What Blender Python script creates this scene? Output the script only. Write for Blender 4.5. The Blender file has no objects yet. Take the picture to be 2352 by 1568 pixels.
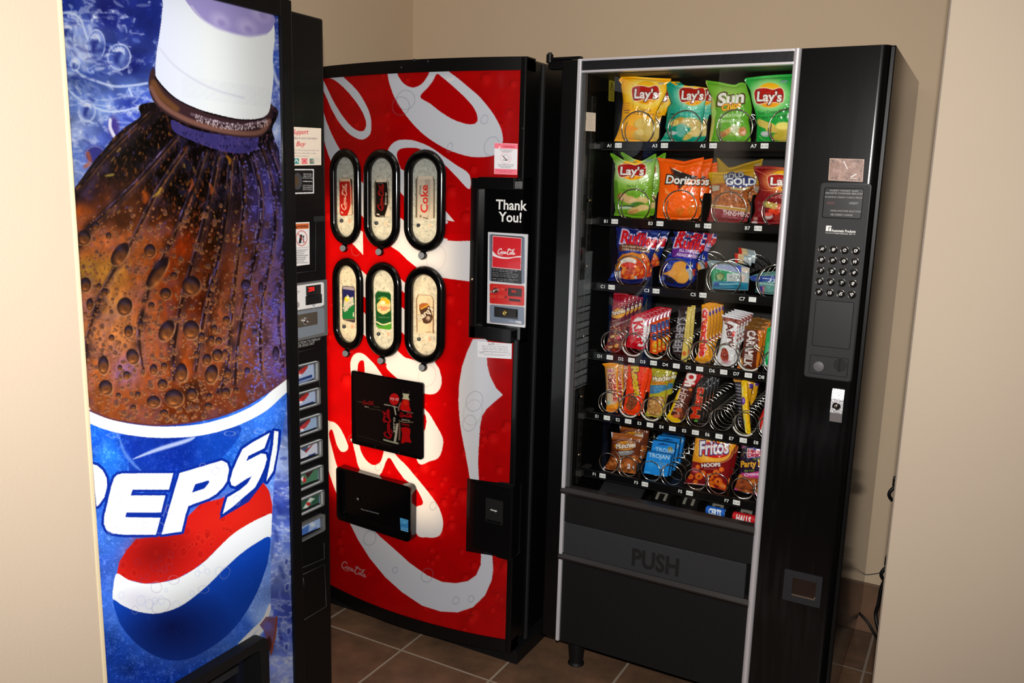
import bpy, bmesh, math, random
import numpy as np
from mathutils import Vector, Matrix

random.seed(7)
C = bpy.context.scene.collection
# ------------------------------------------------------------------ camera
F, YAW, PIT, ROL, H = 1958.2, 118.605, 10.575, 1.529, 1.497
_y, _t, _r = (math.radians(a) for a in (YAW, PIT, ROL))
FW = np.array([math.cos(_y)*math.cos(_t), math.sin(_y)*math.cos(_t), -math.sin(_t)])
_ri = np.array([math.sin(_y), -math.cos(_y), 0.0]); _up = np.cross(_ri, FW)
RI = _ri*math.cos(_r)+_up*math.sin(_r); UP = -_ri*math.sin(_r)+_up*math.cos(_r)
O = np.array([0, 0, H])

def rays(uv):
    uv = np.asarray(uv, float)
    return FW+RI*((uv[..., 0:1]-1176)/F)-UP*((uv[..., 1:2]-784)/F)
def on(axis, val):
    def f(uv):
        d = rays(uv); k = (val-O[axis])/d[..., axis:axis+1]
        return O+d*k
    return f
def proj(P):
    d = np.asarray(P, float)-O; z = d@FW
    return np.stack([1176+F*(d@RI)/z, 784-F*(d@UP)/z], -1)
# bowed front of the red machine
CX0, CHW, CY, CBOW = -1.53, 0.385, 2.168, 0.052
def cokey(x):
    return CY-CBOW*np.clip(1-((x-CX0)/CHW)**2, 0, 1)
def oncoke(off=0.0):
    def f(uv):
        d = rays(uv); y = np.full(d.shape[:-1], CY-CBOW)
        for _ in range(12):
            k = (y-off)/d[..., 1]; x = d[..., 0]*k; y = cokey(x)
        k = (y-off)/d[..., 1]
        return O+d*k[..., None]
    return f

# ------------------------------------------------------------------ materials
_M = {}
def lin(c):
    c = np.asarray(c, float)/255.0
    return np.where(c <= .04045, c/12.92, ((c+.055)/1.055)**2.4)
def mat(name, col, rough=.5, metal=0, coat=0, var=.06, scale=30, bump=0, emit=0, ior=1.45, bscale=None):
    if name in _M: return _M[name]
    m = bpy.data.materials.new(name); m.use_nodes = True
    nt = m.node_tree; b = nt.nodes['Principled BSDF']; L = nt.links
    c = tuple(lin(col))+(1,)
    tc = nt.nodes.new('ShaderNodeTexCoord'); nz = nt.nodes.new('ShaderNodeTexNoise')
    nz.inputs['Scale'].default_value = scale; nz.inputs['Detail'].default_value = 4
    L.new(tc.outputs['Object'], nz.inputs['Vector'])
    mx = nt.nodes.new('ShaderNodeMix'); mx.data_type = 'RGBA'
    mx.inputs[6].default_value = tuple(x*(1-var) for x in c[:3])+(1,)
    mx.inputs[7].default_value = tuple(min(1, x*(1+var)) for x in c[:3])+(1,)
    L.new(nz.outputs['Fac'], mx.inputs[0]); L.new(mx.outputs[2], b.inputs['Base Color'])
    b.inputs['Roughness'].default_value = rough; b.inputs['Metallic'].default_value = metal
    b.inputs['Coat Weight'].default_value = coat; b.inputs['Coat Roughness'].default_value = .08
    b.inputs['IOR'].default_value = ior
    if bump:
        n2 = nt.nodes.new('ShaderNodeTexNoise'); n2.inputs['Scale'].default_value = bscale or scale*4
        n2.inputs['Detail'].default_value = 3
        L.new(tc.outputs['Object'], n2.inputs['Vector'])
        bp = nt.nodes.new('ShaderNodeBump'); bp.inputs['Strength'].default_value = bump; bp.inputs['Distance'].default_value = .002
        L.new(n2.outputs['Fac'], bp.inputs['Height']); L.new(bp.outputs['Normal'], b.inputs['Normal'])
    if emit:
        L.new(mx.outputs[2], b.inputs['Emission Color']); b.inputs['Emission Strength'].default_value = emit
    _M[name] = m; return m
def vcmat(name, rough=.4, coat=0, trans=0, metal=0, crough=.1, spec=.5):
    """printed surface: ink colour from the mesh's colour attribute"""
    if name in _M: return _M[name]
    m = bpy.data.materials.new(name); m.use_nodes = True
    nt = m.node_tree; b = nt.nodes['Principled BSDF']; L = nt.links
    a = nt.nodes.new('ShaderNodeVertexColor'); a.layer_name = 'ink'
    L.new(a.outputs['Color'], b.inputs['Base Color'])
    tc = nt.nodes.new('ShaderNodeTexCoord'); nz = nt.nodes.new('ShaderNodeTexNoise'); nz.inputs['Scale'].default_value = 25
    L.new(tc.outputs['Object'], nz.inputs['Vector'])
    mr = nt.nodes.new('ShaderNodeMapRange'); mr.inputs[3].default_value = rough*.85; mr.inputs[4].default_value = min(1, rough*1.15)
    L.new(nz.outputs['Fac'], mr.inputs[0]); L.new(mr.outputs[0], b.inputs['Roughness'])
    b.inputs['Coat Weight'].default_value = coat; b.inputs['Coat Roughness'].default_value = crough
    b.inputs['Metallic'].default_value = metal; b.inputs['Specular IOR Level'].default_value = spec
    if trans:
        t = nt.nodes.new('ShaderNodeBsdfTranslucent'); L.new(a.outputs['Color'], t.inputs['Color'])
        mx = nt.nodes.new('ShaderNodeMixShader'); mx.inputs[0].default_value = trans
        L.new(b.outputs[0], mx.inputs[1]); L.new(t.outputs[0], mx.inputs[2])
        L.new(mx.outputs[0], nt.nodes['Material Output'].inputs['Surface'])
    _M[name] = m; return m
def glassmat(name, tint=(1, 1, 1), ior=1.5, rough=0.0):
    if name in _M: return _M[name]
    m = bpy.data.materials.new(name); m.use_nodes = True
    nt = m.node_tree; nt.nodes.remove(nt.nodes['Principled BSDF']); L = nt.links
    lw = nt.nodes.new('ShaderNodeLayerWeight'); lw.inputs[0].default_value = .5      # same reflectance from both sides of the sheet
    pw = nt.nodes.new('ShaderNodeMath'); pw.operation = 'POWER'; pw.inputs[1].default_value = 5; L.new(lw.outputs['Facing'], pw.inputs[0])
    f0 = ((ior-1)/(ior+1))**2; fr = nt.nodes.new('ShaderNodeMath'); fr.operation = 'MULTIPLY_ADD'
    fr.inputs[1].default_value = 1-f0; fr.inputs[2].default_value = f0; L.new(pw.outputs[0], fr.inputs[0])
    tr = nt.nodes.new('ShaderNodeBsdfTransparent'); tr.inputs[0].default_value = tuple(tint)+(1,)
    g = nt.nodes.new('ShaderNodeBsdfGlossy'); g.inputs['Roughness'].default_value = rough
    mx = nt.nodes.new('ShaderNodeMixShader')
    L.new(fr.outputs[0], mx.inputs[0]); L.new(tr.outputs[0], mx.inputs[1]); L.new(g.outputs[0], mx.inputs[2])
    L.new(mx.outputs[0], nt.nodes['Material Output'].inputs['Surface'])
    _M[name] = m; return m

BLK = mat('black_paint', (8, 8, 9), .35, scale=60, coat=.12, ior=1.35)
BLKM = mat('black_matte_plastic', (14, 14, 15), .55, scale=80, bump=.2, ior=1.35)
BLKG = mat('black_gloss', (7, 7, 8), .16, coat=.5, scale=12)
BLKI = mat('black_interior', (8, 8, 8), .45, scale=50, ior=1.3)
CHAR = mat('charcoal_plastic', (34, 34, 36), .55, scale=90, bump=.08, ior=1.35)
PUSHM = mat('charcoal_flap', (40, 41, 44), .65, scale=90, bump=.2, ior=1.35)
ALU = mat('brushed_aluminium', (225, 223, 228), .32, metal=.55, scale=15)
ALUL = mat('anodised_trim', (205, 204, 210), .45, metal=.35, scale=15)
STEEL = mat('steel_wire', (205, 200, 190), .16, metal=1, scale=15)
WHT = mat('white_ink', (235, 235, 232), .5)
GRYW = mat('grey_ink', (170, 170, 168), .5)
CHROME = mat('chrome', (215, 213, 210), .15, metal=1)

# ------------------------------------------------------------------ objects
def root(name, loc, label, cat, group=None):
    o = bpy.data.objects.new(name, None); C.objects.link(o); o.location = loc; o.empty_display_size = .1
    o['label'] = label; o['category'] = cat
    if group: o['group'] = group
    return o
def link(name, me, parent=None, label=None, smooth=False):
    o = bpy.data.objects.new(name, me); C.objects.link(o)
    if parent is not None:
        o.parent = parent
        o.matrix_parent_inverse = Matrix.Translation(-parent.location) if parent.type == 'EMPTY' else Matrix.Identity(4)
    if label: o['label'] = label
    if smooth and len(me.polygons):
        me.polygons.foreach_set('use_smooth', np.ones(len(me.polygons), bool))
    return o
def struct(o):
    o['kind'] = 'structure'; return o
class MB:
    """collects shapes into one mesh"""
    def __init__(s): s.bm = bmesh.new(); s.mats = []
    def mi(s, m):
        if m not in s.mats: s.mats.append(m)
        return s.mats.index(m)
    def box(s, lo, hi, m, bev=0, seg=2):
        b = bmesh.new(); bmesh.ops.create_cube(b, size=1)
        for v in b.verts:
            v.co = Vector([(lo[i]+hi[i])/2+v.co[i]*(hi[i]-lo[i]) for i in range(3)])
        if bev: bmesh.ops.bevel(b, geom=b.edges[:], offset=bev, segments=seg, affect='EDGES', profile=.6)
        return s.add(b, m)
    def add(s, b, m, smooth=False):
        k = s.mi(m); t = bpy.data.meshes.new('t')
        for f in b.faces: f.material_index = k; f.smooth = smooth
        b.to_mesh(t); b.free(); s.bm.from_mesh(t); bpy.data.meshes.remove(t); return s
    def ext(s, poly, vec, m, bev=0):
        """poly: 3D points, extruded along vec"""
        b = bmesh.new(); vs = [b.verts.new(p) for p in poly]; f = b.faces.new(vs)
        r = bmesh.ops.extrude_face_region(b, geom=[f])
        bmesh.ops.translate(b, verts=[g for g in r['geom'] if isinstance(g, bmesh.types.BMVert)], vec=vec)
        bmesh.ops.recalc_face_normals(b, faces=b.faces[:])
        if bev: bmesh.ops.bevel(b, geom=b.edges[:], offset=bev, segments=2, affect='EDGES')
        return s.add(b, m)
    def cyl(s, c, axis, r1, r2, h, m, n=24, cap=True):
        b = bmesh.new(); bmesh.ops.create_cone(b, cap_ends=cap, segments=n, radius1=r1, radius2=r2, depth=h)
        q = Vector((0, 0, 1)).rotation_difference(Vector(axis))
        for v in b.verts: v.co = q@v.co+Vector(c)+Vector(axis).normalized()*h/2
        k = s.mi(m)
        s.add(b, m)
        return s
    def lathe(s, c, axis, prof, m, n=28):
        """prof: (r, t) along axis"""
        b = bmesh.new(); q = Vector((0, 0, 1)).rotation_difference(Vector(axis)); rings = []
        for r, t in prof:
            rings.append([b.verts.new(q@Vector((r*math.cos(2*math.pi*i/n), r*math.sin(2*math.pi*i/n), t))+Vector(c)) for i in range(n)])
        for a, d in zip(rings, rings[1:]):
            for i in range(n): b.faces.new((a[i], a[(i+1) % n], d[(i+1) % n], d[i]))
        for f_ in (b.faces.new(rings[0][::-1]), b.faces.new(rings[-1])):
            for e_ in f_.edges: e_.smooth = False
        bmesh.ops.recalc_face_normals(b, faces=b.faces[:])
        return s.add(b, m, True)
    def tube(s, pts, r, m, n=8, closed=False):
        co, fa = tube_np(pts, r, n, closed); b = bmesh.new()
        vs = [b.verts.new(c) for c in co]
        for f in fa: b.faces.new([vs[i] for i in f])
        return s.add(b, m, True)
    def done(s, name, parent=None, label=None):
        me = bpy.data.meshes.new(name); s.bm.to_mesh(me); s.bm.free()
        for m in s.mats: me.materials.append(m)
        return link(name, me, parent, label)
def tube_np(pts, r, n=8, closed=False):
    P = np.asarray(pts, float); N = len(P)
    T = (np.roll(P, -1, 0)-np.roll(P, 1, 0)) if closed else np.gradient(P, axis=0)
    T /= np.linalg.norm(T, axis=1)[:, None]+1e-12
    a = np.array([0, 0, 1.0]) if abs(T[0][2]) < .9 else np.array([1.0, 0, 0])
    U = np.cross(T[0], a); U /= np.linalg.norm(U); Us = [U]
    for i in range(1, N):
        u = Us[-1]-T[i]*np.dot(Us[-1], T[i]); Us.append(u/np.linalg.norm(u))
    Us = np.array(Us); V = np.cross(T, Us)
    rr = np.asarray(r, float)*np.ones(N)
    an = np.arange(n)*2*math.pi/n
    co = P[:, None]+rr[:, None, None]*(Us[:, None]*np.cos(an)[None, :, None]+V[:, None]*np.sin(an)[None, :, None])
    co = co.reshape(-1, 3); fa = []
    for i in range(N if closed else N-1):
        j = (i+1) % N
        for k in range(n):
            l = (k+1) % n; fa.append((i*n+k, i*n+l, j*n+l, j*n+k))
    if not closed: fa += [tuple(range(n))[::-1], tuple((N-1)*n+k for k in range(n))]
    return co, fa
def spline(pts, closed=False, k=8):
    P = np.asarray(pts, float); n = len(P); out = []
    rng = range(n if closed else n-1)
    for i in rng:
        g = (lambda j: P[j % n]) if closed else (lambda j: P[min(max(j, 0), n-1)])
        p0, p1, p2, p3 = g(i-1), g(i), g(i+1), g(i+2)
        for t in np.arange(k)/k:
            out.append(.5*((2*p1)+(-p0+p2)*t+(2*p0-5*p1+4*p2-p3)*t*t+(-p0+3*p1-3*p2+p3)*t**3))
    if not closed: out.append(P[-1])
    return np.array(out)
def one(name, parent, fn, *a, label=None, **k):
    b = MB(); getattr(b, fn)(*a, **k); return b.done(name, parent, label)

# ------------------------------------------------------------------ text outlines from the built-in font
_G = {}
def glyphs(s, bold=0.0):
    key = (s, bold)
    if key in _G: return _G[key]
    cu = bpy.data.curves.new('t', 'FONT'); cu.body = s; cu.size = 1; cu.offset = bold; cu.resolution_u = 3
    ob = bpy.data.objects.new('t', cu); C.objects.link(ob)
    dg = bpy.context.evaluated_depsgraph_get(); me = bpy.data.meshes.new_from_object(ob.evaluated_get(dg))
    co = np.zeros(len(me.vertices)*3); me.vertices.foreach_get('co', co); co = co.reshape(-1, 3)[:, :2]
    cnt = {}
    for p in me.polygons:
        for e in p.edge_keys: cnt[e] = cnt.get(e, 0)+1
    seg = np.array([[co[a], co[b]] for (a, b), n in cnt.items() if n == 1]) if cnt else np.zeros((0, 2, 2))
    fa = [tuple(p.vertices) for p in me.polygons]
    C.objects.unlink(ob); bpy.data.objects.remove(ob); bpy.data.curves.remove(cu); bpy.data.meshes.remove(me)
    _G[key] = (seg, co, fa); return _G[key]
def textmesh(b, s, org, ex, ez, h, m, align='c', bold=0, lift=(0, 0, 0)):
    """flat lettering as geometry: org point, ex/ez unit directions, h cap height"""
    seg, co, fa = glyphs(s, bold)
    if len(co) == 0: return
    k = h/.70; w = co[:, 0].max(); x0 = {'c': -w/2, 'l': 0, 'r': -w}[align]
    bb = bmesh.new(); ex = np.array(ex, float); ez = np.array(ez, float)
    vs = [bb.verts.new(np.array(org)+ex*(c[0]+x0)*k+ez*c[1]*k+np.array(lift)) for c in co]
    for f in fa:
        try: bb.faces.new([vs[i] for i in f])
        except ValueError: pass
    b.add(bb, m)

# ------------------------------------------------------------------ printed artwork: a little rasteriser
def vnoise(h, w, cy, cx, seed):
    r = np.random.RandomState(seed); gh, gw = int(h/cy)+3, int(w/cx)+3
    g = r.rand(gh, gw).astype(np.float32)
    y = np.arange(h)/cy; x = np.arange(w)/cx; yi = y.astype(int); xi = x.astype(int)
    fy = (y-yi)[:, None]; fx = (x-xi)[None]; fy = fy*fy*(3-2*fy); fx = fx*fx*(3-2*fx)
    a = g[yi][:, xi]; b = g[yi][:, xi+1]; c = g[yi+1][:, xi]; d = g[yi+1][:, xi+1]
    return ((a*(1-fx)+b*fx)*(1-fy)+(c*(1-fx)+d*fx)*fy).astype(np.float32)
def fbm(h, w, cell, seed, oct=4, ax=1.0):
    o = 0; amp = 1; tot = 0
    for i in range(oct):
        c = max(cell/2**i, 1.5); o = o+amp*vnoise(h, w, c, max(c*ax, 1.5), seed+i*17); tot += amp; amp *= .55
    return o/tot
class Cv:
    def __init__(s, x0, y0, x1, y1, ss=3, bg=(0, 0, 0)):
        s.b = (x0, y0, x1, y1); s.ss = ss; s.W = int((x1-x0)*ss); s.H = int((y1-y0)*ss)
        s.a = np.empty((s.H, s.W, 3), np.float32); s.a[:] = bg; s.F = (0, 0, 1); s.clip = None
    def fr(s, ox, oy, sc): s.F = (ox, oy, sc); return s
    def T(s, p):
        p = np.asarray(p, float)
        return np.stack([(s.F[0]+p[..., 0]/s.F[2]-s.b[0])*s.ss, (s.F[1]+p[..., 1]/s.F[2]-s.b[1])*s.ss], -1)
    def k(s): return s.ss/s.F[2]
    def segmask(s, seg):
        lo = np.floor(seg.min((0, 1))).astype(int)-1; hi = np.ceil(seg.max((0, 1))).astype(int)+2
        x0, y0 = max(lo[0], 0), max(lo[1], 0); x1, y1 = min(hi[0], s.W), min(hi[1], s.H)
        if x1 <= x0 or y1 <= y0: return None
        t = np.zeros((y1-y0, x1-x0+1), np.uint8)
        for (ax, ay), (bx, by) in seg:
            if ay == by: continue
            if ay > by: ax, ay, bx, by = bx, by, ax, ay
            r0 = max(int(math.ceil(ay-.5)), y0); r1 = min(int(math.ceil(by-.5)), y1)
            if r1 <= r0: continue
            r = np.arange(r0, r1); x = ax+(bx-ax)*(r+.5-ay)/(by-ay)
            c = np.clip(np.ceil(x-.5).astype(int)-x0, 0, x1-x0)
            t[r-y0, c] ^= 1
        return np.bitwise_xor.accumulate(t, 1)[:, :-1].astype(bool), (x0, y0, x1, y1)
    def put(s, mk, col, a=1.0):
        if mk is None: return
        m, (x0, y0, x1, y1) = mk; v = s.a[y0:y1, x0:x1]
        if s.clip is not None: m = m*s.clip[y0:y1, x0:x1]
        w = (m*a).astype(np.float32)[..., None]
        if callable(col):
            Y, X = np.mgrid[y0:y1, x0:x1]; col = col(X/s.ss+s.b[0], Y/s.ss+s.b[1])
        v += (np.asarray(col, np.float32)-v)*w
    def mask(s, *polys, smooth=False):
        sg = []
        for p in polys:
            q = s.T(p)
            if smooth: q = spline(q, True, 6)
            sg.append(np.stack([q, np.roll(q, -1, 0)], 1))
        return s.segmask(np.concatenate(sg))
    def poly(s, p, col, a=1, smooth=False): s.put(s.mask(p, smooth=smooth), col, a)
    def polys(s, ps, col, a=1, smooth=True): s.put(s.mask(*ps, smooth=smooth), col, a)
    def ell(s, cx, cy, rx, ry, col, a=1, rot=0, soft=0):
        c = s.T((cx, cy)); rx = rx*s.k(); ry = ry*s.k(); R = max(rx, ry)*(1+soft)+1
        x0, y0 = max(int(c[0]-R), 0), max(int(c[1]-R), 0); x1, y1 = min(int(c[0]+R)+2, s.W), min(int(c[1]+R)+2, s.H)
        if x1 <= x0 or y1 <= y0: return
        Y, X = np.mgrid[y0:y1, x0:x1]; X = X+.5-c[0]; Y = Y+.5-c[1]; t = math.radians(rot)
        d = np.sqrt(((X*math.cos(t)+Y*math.sin(t))/rx)**2+((-X*math.sin(t)+Y*math.cos(t))/ry)**2)
        m = np.clip((1+soft-d)/(2*soft), 0, 1) if soft else (d <= 1)
        s.put((m, (x0, y0, x1, y1)), col, a)
    def ring(s, cx, cy, rx, ry, w, col, a=1, rot=0):
        c = s.T((cx, cy)); rx = rx*s.k(); ry = ry*s.k(); w = max(w*s.k(), .6); R = max(rx, ry)+w+1
        x0, y0 = max(int(c[0]-R), 0), max(int(c[1]-R), 0); x1, y1 = min(int(c[0]+R)+2, s.W), min(int(c[1]+R)+2, s.H)
        if x1 <= x0 or y1 <= y0: return
        Y, X = np.mgrid[y0:y1, x0:x1]; X = X+.5-c[0]; Y = Y+.5-c[1]; t = math.radians(rot)
        d = np.sqrt(((X*math.cos(t)+Y*math.sin(t))/rx)**2+((-X*math.sin(t)+Y*math.cos(t))/ry)**2)
        s.put((np.clip(1-np.abs(d-1)*(rx+ry)/2/w, 0, 1), (x0, y0, x1, y1)), col, a)
    def line(s, p, w, col, a=1, smooth=True, soft=0, taper=False):
        q = s.T(p); q = spline(q, False, 6) if smooth and len(q) > 2 else q
        w = w*s.k()/2; lo = q.min(0)-w*(1+soft)-2; hi = q.max(0)+w*(1+soft)+2
        x0, y0 = max(int(lo[0]), 0), max(int(lo[1]), 0); x1, y1 = min(int(hi[0]), s.W), min(int(hi[1]), s.H)
        if x1 <= x0 or y1 <= y0: return
        D = np.full((y1-y0, x1-x0), 9., np.float32); n = len(q)-1
        for i, (A, B) in enumerate(zip(q, q[1:])):
            ww = w*(math.sin(math.pi*(i+.5)/n)*.85+.15 if taper else 1)
            l = np.minimum(A, B)-ww*(1+soft)-2; h_ = np.maximum(A, B)+ww*(1+soft)+2
            a0, b0 = max(int(l[0]), x0), max(int(l[1]), y0); a1, b1 = min(int(h_[0]), x1), min(int(h_[1]), y1)
            if a1 <= a0 or b1 <= b0: continue
            Y, X = np.mgrid[b0:b1, a0:a1]; X = X+.5-A[0]; Y = Y+.5-A[1]; d = B-A; L = d@d+1e-9
            t = np.clip((X*d[0]+Y*d[1])/L, 0, 1); dd = np.hypot(X-t*d[0], Y-t*d[1])/ww
            v = D[b0-y0:b1-y0, a0-x0:a1-x0]; np.minimum(v, dd, out=v)
        m = np.clip((1+soft-D)/(2*soft), 0, 1) if soft else (D <= 1)
        s.put((m, (x0, y0, x1, y1)), col, a)
    def text(s, t, x, y, h, col, ang=0, slant=0, wid=None, bold=0, al='l', a=1, out=None, vert=None):
        """baseline start x,y; cap height h; ang degrees clockwise; slant = lean; wid = total width"""
        sg, co, fa = glyphs(t, bold)
        if len(sg) == 0: return
        w0 = glyphs(t, 0)[1][:, 0].max(); kx = (wid/w0) if wid else h/.70; ky = h/.70
        r = math.radians(ang); e1 = np.array([math.cos(r), math.sin(r)])
        e2 = np.array(vert, float) if vert is not None else np.array([math.sin(r)+slant, -math.cos(r)])
        off = {'l': 0, 'c': -w0/2, 'r': -w0}[al]
        if out:
            sg2 = glyphs(t, bold+out[1])[0]
            q = np.array([x, y])+((sg2[..., :1]+off)*kx)*e1+(sg2[..., 1:]*ky)*e2; s.put(s.segmask(s.T(q)), out[0], a)
        q = np.array([x, y])+((sg[..., :1]+off)*kx)*e1+(sg[..., 1:]*ky)*e2; s.put(s.segmask(s.T(q)), col, a)
    def micro(s, x, y, w, n, gap, col, ang=0, h=None, seed=1, a=.8, al='c', vx=0):
        """small print: short words of dashes too small to read"""
        r = random.Random(seed); t = math.radians(ang); h = h or gap*.5
        for i in range(n):
            f = r.uniform(.6, 1) if i else 1; cx = x+(w*(1-f)/2 if al == 'c' else 0); pos = 0
            while pos < w*f:
                L = r.uniform(.06, .17)*w; L = min(L, w*f-pos)
                p0 = np.array([cx+pos*math.cos(t)+vx*i, y+i*gap+pos*math.sin(t)])
                s.line([p0, p0+np.array([L*.85*math.cos(t), L*.85*math.sin(t)])], h, col, a*r.uniform(.6, 1), smooth=False)
                pos += L+w*.025
    def ctrl(s, pts, pw=3.0, down=8):
        """smooth colour field through control points (photo px x, y, colour) -> full size array"""
        h, w = s.H//down+2, s.W//down+2; Y, X = np.mgrid[0:h, 0:w]
        X = X*down/s.ss+s.b[0]; Y = Y*down/s.ss+s.b[1]; num = np.zeros((h, w, 3)); den = np.zeros((h, w))
        for x, y, c in pts:
            k = 1/(((X-x)**2+(Y-y)**2)+60)**(pw/2); num += k[..., None]*np.array(c, float); den += k
        g = num/den[..., None]; yy = np.arange(s.H)/down; xx = np.arange(s.W)/down; yi = yy.astype(int); xi = xx.astype(int)
        fy = (yy-yi)[:, None, None]; fx = (xx-xi)[None, :, None]
        return ((g[yi][:, xi]*(1-fx)+g[yi][:, xi+1]*fx)*(1-fy)+(g[yi+1][:, xi]*(1-fx)+g[yi+1][:, xi+1]*fx)*fy).astype(np.float32)
    def sample(s, uv, blk=None):
        x = (uv[..., 0]-s.b[0])*s.ss; y = (uv[..., 1]-s.b[1])*s.ss; blk = blk or s.ss; o = 0; r = range(blk)
        for i in r:
            for j in r:
                xi = np.clip((x+i-blk/2+.5).astype(int), 0, s.W-1); yi = np.clip((y+j-blk/2+.5).astype(int), 0, s.H-1)
                o = o+s.a[yi, xi]
        return np.clip(o/len(r)**2, 0, 255)
def script_logo(cv, x, y, h, w, col, ang=0, up=None, lw=.10, a=1):
    """flowing two-word script lettering drawn with strokes"""
    S = [([(.66, .80), (.52, .97), (.30, .90), (.13, .62), (.07, .30), (.17, .08), (.40, .08), (.62, .30)], 1.25),
         ([(.12, .10), (.35, -.08), (.7, -.14), (1.05, -.06)], .7),
         ([(.92, .33), (.85, .48), (.73, .45), (.68, .28), (.76, .15), (.88, .18), (.93, .33), (1.02, .40)], 1),
         ([(1.22, .44), (1.12, .5), (1.02, .36), (1.05, .18), (1.17, .15), (1.30, .3)], 1),
         ([(1.53, .44), (1.42, .5), (1.33, .34), (1.37, .17), (1.48, .2), (1.55, .45), (1.53, .2), (1.62, .17), (1.72, .28)], 1),
         ([(1.72, .30), (1.84, .32)], 1.1),
         ([(2.42, .80), (2.30, .97), (2.08, .92), (1.92, .62), (1.87, .30), (1.97, .08), (2.18, .08), (2.40, .30)], 1.25),
         ([(1.80, .86), (1.98, 1.08), (2.3, .98), (2.62, .88), (2.9, 1.0), (3.05, 1.12)], .9),
         ([(2.64, .33), (2.57, .48), (2.45, .45), (2.40, .28), (2.48, .15), (2.60, .18), (2.66, .33), (2.74, .38)], 1),
         ([(2.74, .38), (2.92, .82), (2.86, .96), (2.78, .75), (2.74, .3), (2.82, .15), (2.92, .22)], 1),
         ([(3.16, .44), (3.06, .5), (2.97, .34), (3.0, .17), (3.12, .2), (3.19, .45), (3.17, .2), (3.26, .17), (3.34, .26)], 1)]
    t = math.radians(ang); e1 = np.array([math.cos(t), math.sin(t)])*w/3.35
    e2 = (np.array(up) if up is not None else np.array([math.sin(t), -math.cos(t)]))*h
    for pts, k in S:
        q = [np.array([x, y])+e1*(p[0]+.15*p[1])+e2*p[1] for p in pts]
        cv.line(q, lw*k*(h+w/3.35)/2, col, a)

# ------------------------------------------------------------------ printed patches
def resamp(p, n):
    p = np.asarray(p, float)
    d = np.r_[0, np.cumsum(np.linalg.norm(np.diff(p, axis=0), axis=1))]; t = np.linspace(0, d[-1], n)
    return np.stack([np.interp(t, d, p[:, 0]), np.interp(t, d, p[:, 1])], -1)
def coons(top, bot, left=None, right=None, nu=10, nv=10):
    T = resamp(top, nu); B = resamp(bot, nu); T0, T1, B0, B1 = T[0], T[-1], B[0], B[-1]
    L = resamp(left if left is not None else [T0, B0], nv); R = resamp(right if right is not None else [T1, B1], nv)
    u = np.linspace(0, 1, nu)[None, :, None]; v = np.linspace(0, 1, nv)[:, None, None]
    return ((1-v)*T[None]+v*B[None]+(1-u)*L[:, None]+u*R[:, None]
            - ((1-u)*(1-v)*T0+u*(1-v)*T1+(1-u)*v*B0+u*v*B1))
def gridmesh(name, P, col, m, keep=None, extra=None):
    nv, nu = P.shape[:2]; i = np.arange(nv*nu).reshape(nv, nu)
    f = np.stack([i[:-1, :-1], i[1:, :-1], i[1:, 1:], i[:-1, 1:]], -1).reshape(-1, 4)
    if keep is not None: f = f[keep.reshape(-1)]
    co = P.reshape(-1, 3); cl = col.reshape(-1, 3)
    if extra is not None:
        f = np.concatenate([f, extra[1]+len(co)]); co = np.concatenate([co, extra[0]]); cl = np.concatenate([cl, extra[2]])
    me = bpy.data.meshes.new(name); me.vertices.add(len(co)); me.vertices.foreach_set('co', co.astype(np.float32).ravel())
    me.loops.add(f.size); me.loops.foreach_set('vertex_index', f.astype(np.int32).ravel())
    me.polygons.add(len(f)); me.polygons.foreach_set('loop_start', np.arange(0, f.size, 4, dtype=np.int32))
    me.polygons.foreach_set('use_smooth', np.ones(len(f), bool))
    me.update(calc_edges=True)
    a = me.color_attributes.new('ink', 'BYTE_COLOR', 'POINT')
    rgba = np.ones((len(co), 4), np.float32); rgba[:, :3] = lin(cl); a.data.foreach_set('color', rgba.ravel())
    me.materials.append(m); return me
def Fz(ox, oy, sc, pts):
    return [(ox+x/sc, oy+y/sc) for x, y in pts]
def decal(name, parent, cv, quad, surf, m, step=1.2, label=None, thick=None):
    """printed sheet on a surface; quad = TL, TR, BR, BL in photograph pixels"""
    q = np.array(quad, float); nu = max(3, int(max(np.linalg.norm(q[1]-q[0]), np.linalg.norm(q[2]-q[3]))/step)+1)
    nv = max(3, int(max(np.linalg.norm(q[3]-q[0]), np.linalg.norm(q[2]-q[1]))/step)+1)
    uv = coons([q[0], q[1]], [q[3], q[2]], nu=nu, nv=nv)
    return link(name, gridmesh(name, surf(uv), cv.sample(uv), m), parent, label)
def rrect(x0, y0, x1, y1, r, n=5):
    o = []
    for cx, cy, a0 in ((x1-r, y0+r, -90), (x1-r, y1-r, 0), (x0+r, y1-r, 90), (x0+r, y0+r, 180)):
        for i in range(n+1):
            a = math.radians(a0+90*i/n); o.append((cx+r*math.cos(a), cy+r*math.sin(a)))
    return o

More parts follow.
